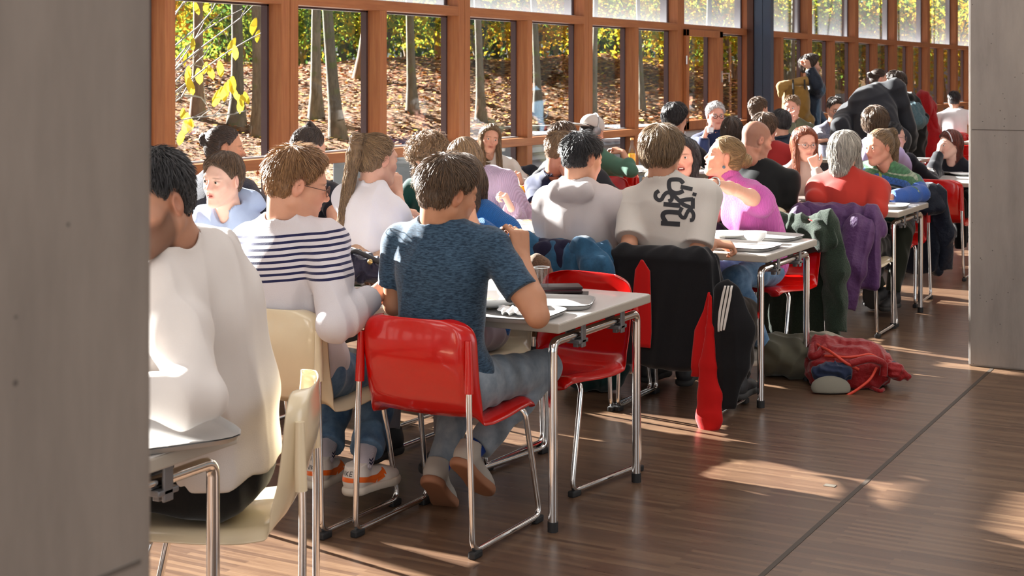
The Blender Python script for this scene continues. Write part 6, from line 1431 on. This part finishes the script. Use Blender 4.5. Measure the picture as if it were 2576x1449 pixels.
drape('plaid_jacket', 'dark plaid jacket slung beside the cream sweatshirt woman', -5.62, 10.66, 180, k_plaid, .45, wd=.24, puff=.04, wr=.012, v=.010, sleeves=[([(.2, -.26, .78), (.34, -.1, .70), (.44, .1, .66)], .07, .05)])
rc = thing('red_coat', 'long red coat hanging among the far red chairs', 'coat', tuple(at(2330, 330, 18.0))[:2]+(0,)); o_ = (rc.location.x, rc.location.y, 0); q0 = at(2322, 246, 18.0); q1 = at(2336, 335, 18.0)
V_, F_ = mesh_sdf([cone(q0, q0+Vector((.02, 0, -.12)), .09, .13, .05), cone(q0+Vector((0, 0, -.1)), (q1.x, q1.y, .62), .12, .24, .06, flat=np.array(_fw), s=.7), cone((q1.x, q1.y, .8), (q1.x+.02, q1.y, .02), .17, .10, .05)], .016, wrinkle(.02, 4, 2, (1, 1, .3))); npmesh('body', V_, F_, k_redc, rc, off=o_)
V_, F_ = mesh_sdf([cone(q0+Vector((.05, 0, -.03)), (q1.x+.12, q1.y, .75), .07, .06, .03)], .016, wrinkle(.01, 5, 1)); npmesh('sleeve', V_, F_, k_redc, rc, off=o_)
# bundle held by the woman in the black coat
bq = at(2292, 285, 16.15); t_ = thing('clothing_bundle', 'grey-blue bundled scarf held by the woman in the black coat', 'scarf', (bq.x, bq.y, bq.z)); V_, F_ = mesh_sdf([ell(bq, (.15, .12, .13), None, .05), ell(bq+Vector((.05, 0, -.09)), (.12, .1, .09), None, .05)], .012, wrinkle(.02, 7, 3)); npmesh('folds', V_, F_, cloth('slate_scarf', lin('#5c7b86'), 'fleece'), t_, off=tuple(bq))
# tan backpack of the standing man
bp = at(2003, 244, 16.8); t_ = thing('tan_backpack', 'tan roll-top backpack on the back of the standing man', 'backpack', tuple(bp)); tan = cloth('tan_canvas', lin('#8a6a35'))
Rb = np.array(Matrix.Rotation(-math.radians(40), 3, 'Z')); V_, F_ = mesh_sdf([ell(bp+Vector((0, 0, -.08)), (.20, .14, .30), Rb, .04), cone(bp+Vector((-.13, -.05, -.28)), bp+Vector((.10, .05, -.28)), .10, .10, .05), plane(bp+Vector((0, 0, .13)), (0, 0, 1))], .011, wrinkle(.008, 6, 1)); npmesh('bag', V_, F_, tan, t_, off=tuple(bp))
V_, F_ = mesh_sdf([cone(bp-_rt*.17+Vector((0, 0, .12)), bp+_rt*.14+Vector((0, 0, .19)), .058, .058, .02), cone(bp-_rt*.17+Vector((0, 0, .12)), bp-_rt*.18+Vector((0, 0, .02)), .05, .03, .02)], .011, wrinkle(.005, 8, 2)); npmesh('roll_top', V_, F_, cloth('tan_canvas_light', lin('#a2814a')), t_, off=tuple(bp))
for q in (-.06, .07):
    mb = MB(); mb.tube([bp+_rt*q-_fw*.125+Vector((0, 0, .20)), bp+_rt*q-_fw*.145+Vector((0, 0, .05)), bp+_rt*(q+.01)-_fw*.13+Vector((0, 0, -.2))], .012, 6); mb.build('strap', pbr('strap_black', (.02, .02, .02), .7), t_, off=tuple(bp))
mb = MB(); mb.tube(arcpts([bp+_rt*.12+Vector((0, 0, .16)), bp+_rt*.15+_fw*.08+Vector((0, 0, .36)), bp+_rt*.2+_fw*.12+Vector((0, 0, .30)), bp+_rt*.16+_fw*.05+Vector((0, 0, .0))], .08), .02, 8); mb.build('shoulder_strap', tan, t_, 60, off=tuple(bp))
# ---------------------------------------------------------------- red rucksack and things on the floor
kr = cloth('red_ripstop', lin('#8c1417'), 'shell'); ko = pbr('orange_piping', lin('#c8381f'), .5); kd = cloth('dark_mesh', lin('#2b2028'), 'fleece')
def F0(px, py, z=0): return at_z(px, py, z)
rk = F0(2140, 985); t_ = thing('red_rucksack', 'open red hiking rucksack lying on the floor beside the table leg', 'rucksack', (rk.x, rk.y, 0)); O = (rk.x, rk.y, 0)
def RP(px, py, Z=7.55): return at(px, py, Z)
P = [ell(RP(2125, 935, 7.62), (.20, .15, .125), np.array(Matrix.Rotation(.5, 3, 'Z')), .05), ell(RP(2180, 920, 7.62), (.14, .15, .12), None, .05), ell(RP(2075, 905, 7.75), (.12, .13, .12), None, .05), cone(RP(2060, 880, 7.8), RP(2160, 890, 7.7), .07, .08, .05), plane((0, 0, .004), (0, 0, -1)),
     ell(RP(2085, 925, 7.36), (.115, .14, .075), np.array(Matrix.Rotation(.5, 3, 'Z')), .012, 's')]
V_, F_ = mesh_sdf(P, .006, wrinkle(.009, 7, 2)); npmesh('bag', V_, F_, kr, t_, off=O)
P = [ell(RP(2165, 888, 7.66), (.15, .13, .030), np.array(Matrix.Rotation(.4, 3, 'Z')), .02)]; V_, F_ = mesh_sdf(P, .006, wrinkle(.004, 7, 1)); npmesh('back_panel', V_, F_, kd, t_, off=O)
P = [ell(RP(2088, 938, 7.47), (.10, .05, .055), np.array(Matrix.Rotation(.5, 3, 'Z')), .02), ell(RP(2118, 935, 7.46), (.06, .05, .04), None, .02)]; V_, F_ = mesh_sdf(P, .006, wrinkle(.010, 12, 2)); npmesh('stuffed_clothes', V_, F_, cloth('slate_blue_cloth', lin('#232c44')), t_, off=O)
P = [ell(RP(2090, 975, 7.40), (.10, .03, .06), np.array(Matrix.Rotation(.5, 3, 'Z')@Matrix.Rotation(-.5, 3, 'X')), .02), plane((0, 0, .006), (0, 0, -1))]; V_, F_ = mesh_sdf(P, .006); npmesh('back_pad', V_, F_, cloth('pad_grey', lin('#7c776a')), t_, off=O)
def strap(pts, r, m, nm, fl=.4):
    mb = MB(); pts = arcpts(pts, .05, 4); mb.tube(pts, r, 8); mb.build(nm, m, t_, 60, off=O)
strap([RP(2045, 862, 7.75), RP(2090, 885, 7.5), RP(2130, 915, 7.45), RP(2160, 930, 7.45)], .008, ko, 'piping')
strap([RP(2075, 895, 7.55), RP(2140, 900, 7.48), RP(2190, 890, 7.5), RP(2215, 905, 7.5)], .007, ko, 'piping')
strap([RP(2120, 1000, 7.38), RP(2150, 985, 7.38), RP(2190, 955, 7.4), RP(2205, 925, 7.45)], .007, ko, 'piping')
strap([RP(2140, 915, 7.42), RP(2190, 900, 7.4), RP(2225, 915, 7.45), RP(2222, 945, 7.45)], .020, kr, 'shoulder_strap')
strap([RP(2045, 870, 7.72), RP(2040, 900, 7.6), RP(2065, 890, 7.6), RP(2072, 872, 7.65)], .022, kr, 'shoulder_strap')
P = [cone(RP(2225, 915, 7.55), RP(2255, 935, 7.5), .030, .040, .03), cone(RP(2245, 930, 7.5), RP(2282, 948, 7.5), .038, .022, .03), plane((0, 0, .004), (0, 0, -1))]; V_, F_ = mesh_sdf(P, .006, wrinkle(.006, 12, 2)); npmesh('hip_belt', V_, F_, kr, t_, off=O)
strap([RP(2232, 922, 7.5), RP(2250, 908, 7.5), RP(2262, 925, 7.5)], .007, pbr('buckle_dark', (.05, .04, .06), .5), 'buckle')
strap([F0(2190, 975, .008), F0(2215, 985, .008), F0(2222, 980, .008)], .010, kr, 'loose_strap')
# grey felt hat / beanie and khaki bag beside it
h0 = RP(2088, 866, 8.05); t_ = thing('beige_hat', 'beige felt hat lying behind the red rucksack', 'hat', (h0.x, h0.y, h0.z)); hm = cloth('beige_felt', lin('#a59d8a'), 'fleece')
V_, F_ = mesh_sdf([ell(h0, (.145, .12, .062), np.array(Matrix.Rotation(.5, 3, 'Z')@Matrix.Rotation(.25, 3, 'Y')), .03), ell(h0+Vector((-.05, -.08, .02)), (.05, .06, .03), None, .04, 's')], .006, wrinkle(.006, 5, 2)); npmesh('felt', V_, F_, hm, t_, off=tuple(h0))
kb = F0(1985, 955); t_ = thing('khaki_bag', 'soft khaki bag on the floor under the second row table', 'bag', (kb.x, kb.y, 0)); O = (kb.x, kb.y, 0)
V_, F_ = mesh_sdf([ell((kb.x, kb.y+.1, .10), (.17, .15, .12), None, .05), ell((kb.x-.1, kb.y+.05, .12), (.12, .12, .10), None, .05), ell((kb.x+.12, kb.y+.18, .13), (.10, .1, .10), None, .05), plane((0, 0, .004), (0, 0, -1))], .008, wrinkle(.016, 5, 4)); npmesh('canvas', V_, F_, k_khaki, t_, off=O)
gb = F0(1475, 985); t_ = thing('dark_green_bag', 'dark green bag on the floor behind the empty red chair', 'bag', (gb.x, gb.y, 0)); V_, F_ = mesh_sdf([ell((gb.x, gb.y+.05, .09), (.16, .11, .11), None, .05), ell((gb.x+.1, gb.y+.05, .13), (.1, .1, .10), None, .05), plane((0, 0, .004), (0, 0, -1))], .009, wrinkle(.014, 5, 4)); npmesh('cloth', V_, F_, k_grn2, t_, off=(gb.x, gb.y, 0))
# ---------------------------------------------------------------- tableware
TRAY = pbr('tray_grey', lin('#a6a4a2'), .35, coat=.2); STEEL = pbr('cutlery_steel', (.7, .7, .7), .18, 1.0); PAPER = pbr('paper_white', (.86, .86, .85), .8)
FOODC = {'pasta': '#c9a35a', 'salad': '#6f9a3a', 'rice': '#ded6bb', 'sauce': '#b5652f'}
TH = .7405
def tray(px, py, rot, label, ln=.42, dp=.32):
    p = at_z(px, py, TH); t = thing('serving_tray', label, 'tray', (p.x, p.y, TH), math.radians(rot), 'grey trays on the tables'); mb = MB(); bm = bmesh.new()
    prof = [(0, .004), (.93, .004), (.965, .006), (1.0, .019), (1.02, .019)]; n = 40; vs = []; fs = []
    for (k, z) in prof:
        for i in range(n):
            a = 2*math.pi*i/n; c, s_ = math.cos(a), math.sin(a); e = 5.0; r = (abs(c)**e+abs(s_)**e)**(-1/e); vs.append((c*r*ln/2*k, s_*r*dp/2*k, z))
    for j in range(len(prof)-1):
        for i in range(n): fs.append((j*n+i, j*n+(i+1) % n, (j+1)*n+(i+1) % n, (j+1)*n+i))
    m0 = len(vs); 
    mb.add(vs, fs); mb.add([(v[0], v[1], v[2]-.004) for v in vs], [f[::-1] for f in fs]); o = mb.build('tray_body', TRAY, t, 60); return t
def plate(px, py, label, r=.125, food=None, z=TH+.006, soup=False, name='dinner_plate', seed=0):
    p = at_z(px, py, z); t = thing(name, label, 'plate', (p.x, p.y, z), 0, None); mb = MB()
    mb.lathe([(0, .004), (r*.6, .004), (r*.68, .008), (r, .020), (r*1.005, .023), (r*.98, .024), (r*.68, .013), (r*.6, .009), (0, .009)] if not soup else [(0, .004), (r*.5, .004), (r*.8, .02), (r, .042), (r*.97, .044), (r*.78, .026), (r*.5, .010), (0, .010)], n=36); mb.build('dish', WHITE_CER, t, 50)
    if food:
        rg = np.random.default_rng(seed+3); P = []
        for k in range(9): a = rg.uniform(0, 6.28); d = rg.uniform(0, r*.5); P.append(ell((d*math.cos(a), d*math.sin(a), .014), (rg.uniform(.015, .03), rg.uniform(.012, .025), rg.uniform(.008, .02)), None, .01))
        V, F = mesh_sdf(P, .004, wrinkle(.003, 30, 2)); npmesh('food', V, F, cloth('food_'+food, lin(FOODC[food]), 'fleece'), t)
    return t
def bowl(px, py, label, r=.065, h=.055, mat=None, z=TH+.006, content=None):
    p = at_z(px, py, z); t = thing('bowl', label, 'bowl', (p.x, p.y, z)); mb = MB()
    mb.lathe([(0, .0), (r*.55, 0), (r*.60, .006), (r*.86, h*.45), (r, h), (r*.97, h+.001), (r*.82, h*.45), (r*.5, .01), (0, .008)], n=36); mb.build('shell', mat or WHITE_CER, t, 50)
    if content: 
        V, F = mesh_sdf([ell((0, 0, h*.62), (r*.8, r*.8, h*.22), None, .01)], .004, wrinkle(.003, 25, 3)); npmesh('food', V, F, cloth('food_'+content, lin(FOODC[content]), 'fleece'), t)
    return t
def tumbler(px, py, label, z=TH, r=.033, h=.10):
    p = at_z(px, py, z); t = thing('water_glass', label, 'glass', (p.x, p.y, z)); mb = MB(); mb.lathe([(0, 0), (r*.8, 0), (r, h), (r*.94, h), (r*.75, .008), (0, .008)], n=24); mb.build('vessel', LENS, t, 60)
    mb = MB(); mb.lathe([(r*.955, h-.002), (r*1.01, h-.002), (r*1.01, h+.001), (r*.955, h+.001), (r*.955, h-.002)], n=24); mb.build('rim', pbr('glass_rim', (.75, .78, .8), .1), t, 60); return t
def cutlery(px, py, rot, label, kind='fork'):
    p = at_z(px, py, TH+.012); t = thing(kind, label, 'cutlery', (p.x, p.y, TH+.010), math.radians(rot)); mb = MB()
    mb.box(-.10, .04, -.005, .005, .004, .007, bev=.002)
    if kind == 'fork':
        mb.box(.04, .06, -.011, .011, .004, .007, bev=.002)
        for q in (-.009, -.003, .003, .009): mb.box(.058, .10, q-.0013, q+.0013, .005, .007)
    else: mb.box(.035, .11, -.009, .008, .004, .006, bev=.002)
    mb.build('metal', STEEL, t, 50); return t
# first full table
tray(1262, 792, 4, 'grey tray in front of the blue t-shirt man'); plate(1235, 772, 'deep white plate in front of the blue t-shirt man', .12, 'pasta', TH+.008, True); bowl(1248, 742, 'white bowl beside the blue t-shirt man', .06)
tray(1372, 766, 20, 'grey tray behind the elbow of the blue t-shirt man', .36, .28)
p = at_z(1290, 780, TH+.02); t_ = thing('paper_napkin', 'crumpled white napkin on the tray by the bent elbow', 'napkin', (p.x, p.y, TH+.009)); V_, F_ = mesh_sdf([ell((0, 0, .012), (.07, .05, .010), None, .01)], .004, wrinkle(.008, 14, 2)); npmesh('sheet', V_, F_, PAPER, t_)
tumbler(1362, 735, 'water glass behind the dark wallet', TH)
# wallet
p = at_z(1402, 736, TH); t_ = thing('wallet', 'dark burgundy leather wallet on the nearest full table', 'wallet', (p.x, p.y, TH+.001), math.radians(35)); wl = pbr('wallet_leather', lin('#2a1719'), .38); mb = MB(); mb.box(-.095, .095, -.052, .052, .0, .010, bev=.004); mb.box(-.095, .095, -.052, .052, .014, .026, bev=.004); mb.tube([(-.09, .052, .013), (.09, .052, .013)], .013, 10); mb.build('cover', wl, t_, 50)
mb = MB(); mb.box(-.09, .09, -.047, .04, .008, .017); mb.build('inside', pbr('wallet_inner', lin('#5a1c2c'), .6), t_)
mb = MB(); mb.box(-.10, .11, -.06, .05, 0, .0015); p2 = thing('dark_card', 'thin dark card under the wallet', 'card', (p.x+.02, p.y-.01, TH)); p2.rotation_euler = (0, 0, math.radians(25)); mb.build('sheet', pbr('card_dark', (.03, .03, .03), .5), p2); t_.location.z += .002
plate(905, 738, 'white plate of food in front of the striped-sweater man', .125, 'salad', TH+.008, True); tray(900, 742, -8, 'grey tray in front of the striped-sweater man')
tray(828, 726, 5, 'grey tray across the table from the striped sweater'); plate(870, 712, 'white plate on the far side of the nearest full table', .11, 'rice', TH+.010)
# puffy black and white bag on the cream chair behind
p = at(905, 672, 5.75); t_ = thing('quilted_bag', 'black quilted bag with pale folds beside the striped sweater', 'bag', tuple(p)); V_, F_ = mesh_sdf([ell(p, (.15, .09, .055), np.array(Matrix.Rotation(.3, 3, 'Z')@Matrix.Rotation(.25, 3, 'Y')), .03), cone(p+Vector((-.12, 0, .03)), p+Vector((.12, .05, -.02)), .035, .035, .03)], .006, wrinkle(.014, 12, 2)); npmesh('fabric', V_, F_, cloth('quilt_black', lin('#26263a'), 'shell'), t_, off=tuple(p))
mb = MB(); mb.tube([p+Vector((-.1, -.02, .05)), p+Vector((.02, -.05, .07)), p+Vector((.13, -.02, .02))], .010, 8); mb.build('strap', blk_shoe, t_, 60, off=tuple(p)); mb = MB(); mb.ball(p+Vector((.10, -.075, .035)), .011); mb.build('snap_button', pbr('brass', lin('#b9a06a'), .3, 1.0), t_, 60, off=tuple(p))
# left foreground tray
tray(395, 1088, -30, 'grey tray in front of the white sweatshirt man', .42, .32)
# second row
tray(1845, 622, 0, 'grey tray under the white bowl at the end of the second row table', .44, .33); bowl(1899, 607, 'white bowl on the tray at the end of the second row table', .062, .05); plate(1830, 596, 'white plate behind the white bowl', .12, None, TH+.008)
tray(1912, 598, -4, 'grey tray at the far edge of the second row table', .42, .30)
tumbler(1812, 604, 'short water glass beside the hand on the second table', TH+.008, .028, .035); cutlery(1840, 589, 160, 'fork resting on the plate rim of the second table')
cutlery(1930, 618, 20, 'knife resting beside the white bowl', 'knife')
t_ = thing('white_cup_lid', 'small clear cup lid lying on the tray', 'lid', tuple(at_z(1866, 620, TH+.008))); mb = MB(); mb.lathe([(0, 0), (.032, 0), (.034, .004), (.030, .012), (0, .013)], n=6); mb.build('lid_body', LENS, t_, 50)
tray(1330, 596, 0, 'grey tray with the soup bowl on the second row', .42, .32); plate(1318, 590, 'white plate under the soup bowl', .11, None, TH+.008); bowl(1331, 585, 'white soup bowl beside the grey hoodie', .062, .055, None, TH+.018, 'sauce')
plate(1335, 566, 'white plate behind the soup bowl', .11, 'sauce', TH+.008)
mk = at_z(845, 553, TH); t_ = thing('red_notebook', 'red and black notebook on the second row table behind the striped sweater', 'notebook', (mk.x, mk.y, TH), .3); mb = MB(); mb.box(-.10, .10, -.07, .07, .012, .016, bev=.002); mb.build('cover', pbr('notebook_red', lin('#b02c2c'), .5), t_); mb = MB(); mb.box(-.097, .097, -.067, .067, .001, .012); mb.build('pages', PAPER, t_)
mk = at_z(835, 544, TH); t_ = thing('laptop_sleeve', 'black flat sleeve with papers behind the red notebook', 'sleeve', (mk.x, mk.y, TH), -.1); mb = MB(); mb.box(-.15, .15, -.09, .09, .0, .012, bev=.003); mb.build('case', blk_shoe, t_)
# third row
bowl(1307, 487, 'orange bowl of salad on the third row table', .072, .055, pbr('orange_glaze', lin('#f0a11a'), .3), TH, 'salad'); plate(1352, 482, 'white plate of salad beside the orange bowl', .11, 'salad', TH)
for i, (dx, dy, m_) in enumerate(((-.02, .01, '#c4392c'), (.015, -.02, '#efe9e2'), (.03, .02, '#c4392c'))):
    p = at_z(1307, 487, TH); t_ = thing('radish_piece', ['red radish piece at the left of the orange bowl', 'white radish piece in the middle of the orange bowl', 'red radish piece at the right of the orange bowl'][i], 'radish', (p.x+dx, p.y+dy, TH+.048)); mb = MB(); mb.ball((0, 0, .008), (.014, .013, .009)); mb.build('flesh', pbr('radish_%d' % i, lin(m_), .5), t_, 60)
tray(2200, 520, 4, 'grey tray in front of the brick red sweater'); tray(2255, 502, 0, 'grey tray with the pencil case on the third row table', .42, .3)
p = at_z(2258, 499, TH+.012); t_ = thing('pencil_case', 'silver and dark cylindrical glasses case on the third row tray', 'case', (p.x, p.y, TH+.03), math.radians(-25)); mb = MB(); mb.tube([(-.10, 0, 0), (.02, 0, 0)], .026, 12); mb.build('silver_half', pbr('case_silver', lin('#8d8499'), .35, .5), t_, 60); mb = MB(); mb.tube([(.02, 0, 0), (.085, 0, 0), (.10, 0, 0)], [.027, .027, .018], 12); mb.build('dark_half', pbr('case_dark', lin('#221c26'), .5), t_, 60)
mb = MB(); mb.box(.04, .10, -.012, .012, .02, .034, bev=.003); mb.build('cloth_tip', cloth('mustard_cloth', lin('#6b5c22')), t_)
tray(1985, 520, 4, 'grey tray between the shaven-headed man and the beige turtleneck'); plate(1968, 512, 'white plate on the tray of the shaven-headed man', .12, None, TH+.008); plate(2030, 505, 'white plate before the beige turtleneck', .11, None, TH+.002)
# fourth row
def bottle():
    p = at_z(1590, 424, TH); t = thing('juice_bottle', 'clear glass bottle half full of orange juice in front of the sage green sleeve', 'bottle', (p.x, p.y, TH)); mb = MB(); mb.lathe([(0, 0), (.035, 0), (.037, .02), (.037, .15), (.030, .18), (.014, .22), (.013, .265), (.010, .265), (.011, .22), (.027, .18), (.034, .15), (.034, .01), (0, .006)], n=24); mb.build('glass_body', LENS, t, 60)
    mb = MB(); mb.lathe([(0, .008), (.0335, .010), (.0335, .135), (0, .135)], n=24); mb.build('juice', pbr('orange_juice', lin('#f2a922'), .3), t, 60); mb = MB(); mb.lathe([(0, .262), (.015, .262), (.015, .28), (0, .28)], n=20); mb.build('cap', pbr('cap_orange', lin('#d9a05a'), .4), t, 50)
bottle()
plate(1545, 432, 'white plate before the sage green sweatshirt', .12, 'rice', TH); tray(1550, 436, 0, 'grey tray before the sage green sweatshirt')
for i, px in enumerate((2309, 2321)):
    p = at_z(px, 439+i*6, TH); t_ = thing('drink_can', ['red drink can, left of the pair beside the auburn-haired woman', 'red drink can, right of the pair beside the auburn-haired woman'][i], 'can', (p.x, p.y, TH)); mb = MB(); mb.lathe([(0, .0), (.026, 0), (.033, .008), (.033, .105), (.027, .116), (.027, .114), (0, .112)], n=24); mb.build('body', pbr('can_red', lin('#c9231c'), .25, .4), t_, 50)
    mb = MB(); mb.lathe([(0, .1145), (.0275, .1145), (.0285, .118), (.026, .118), (.025, .1155), (0, .1155)], n=24); mb.build('lid', STEEL, t_, 50); mb = MB(); mb.lathe([(.0334, .045), (.0334, .075)], n=24); mb.build('white_wave', pbr('can_white', (.8, .8, .8), .3), t_, 50)
plate(2388, 437, 'white plate in front of the auburn-haired woman', .13, None, TH); bowl(2382, 432, 'white bowl of food on the plate before the auburn-haired woman', .075, .045, None, TH+.010, 'pasta'); plate(2424, 442, 'white plate cut by the concrete column', .11, None, TH)
plate(1758, 424, 'white plate before the laughing woman', .12, None, TH); tray(2085, 397, 0, 'grey tray before the man with folded arms'); plate(1650, 424, 'white plate left of the tousled hair', .11, None, TH)
# the raised water glass
a = A_['whitehair']; p = at(1787, 322, 13.42); t_ = thing('water_glass', 'half-full water glass raised by the white-haired man', 'glass', tuple(p-Vector((0, 0, .05)))); mb = MB(); mb.lathe([(0, 0), (.030, 0), (.036, .10), (.033, .10), (.028, .010), (0, .010)], n=24); mb.build('vessel', LENS, t_, 60); mb = MB(); mb.lathe([(0, .010), (.028, .010), (.031, .055), (0, .055)], n=24); mb.build('water', pbr('water', (.6, .66, .72), .05), t_, 60)
p = at(1306, 446, 11.6); t_ = thing('fork', 'fork held up by the cream sweatshirt woman', 'cutlery', tuple(p)); mb = MB(); mb.tube([p, p+_rt*.05+Vector((0, 0, -.10)), p+_rt*.07+Vector((0, 0, -.17))], .0035, 6); mb.build('metal', STEEL, t_, 60, off=tuple(p))
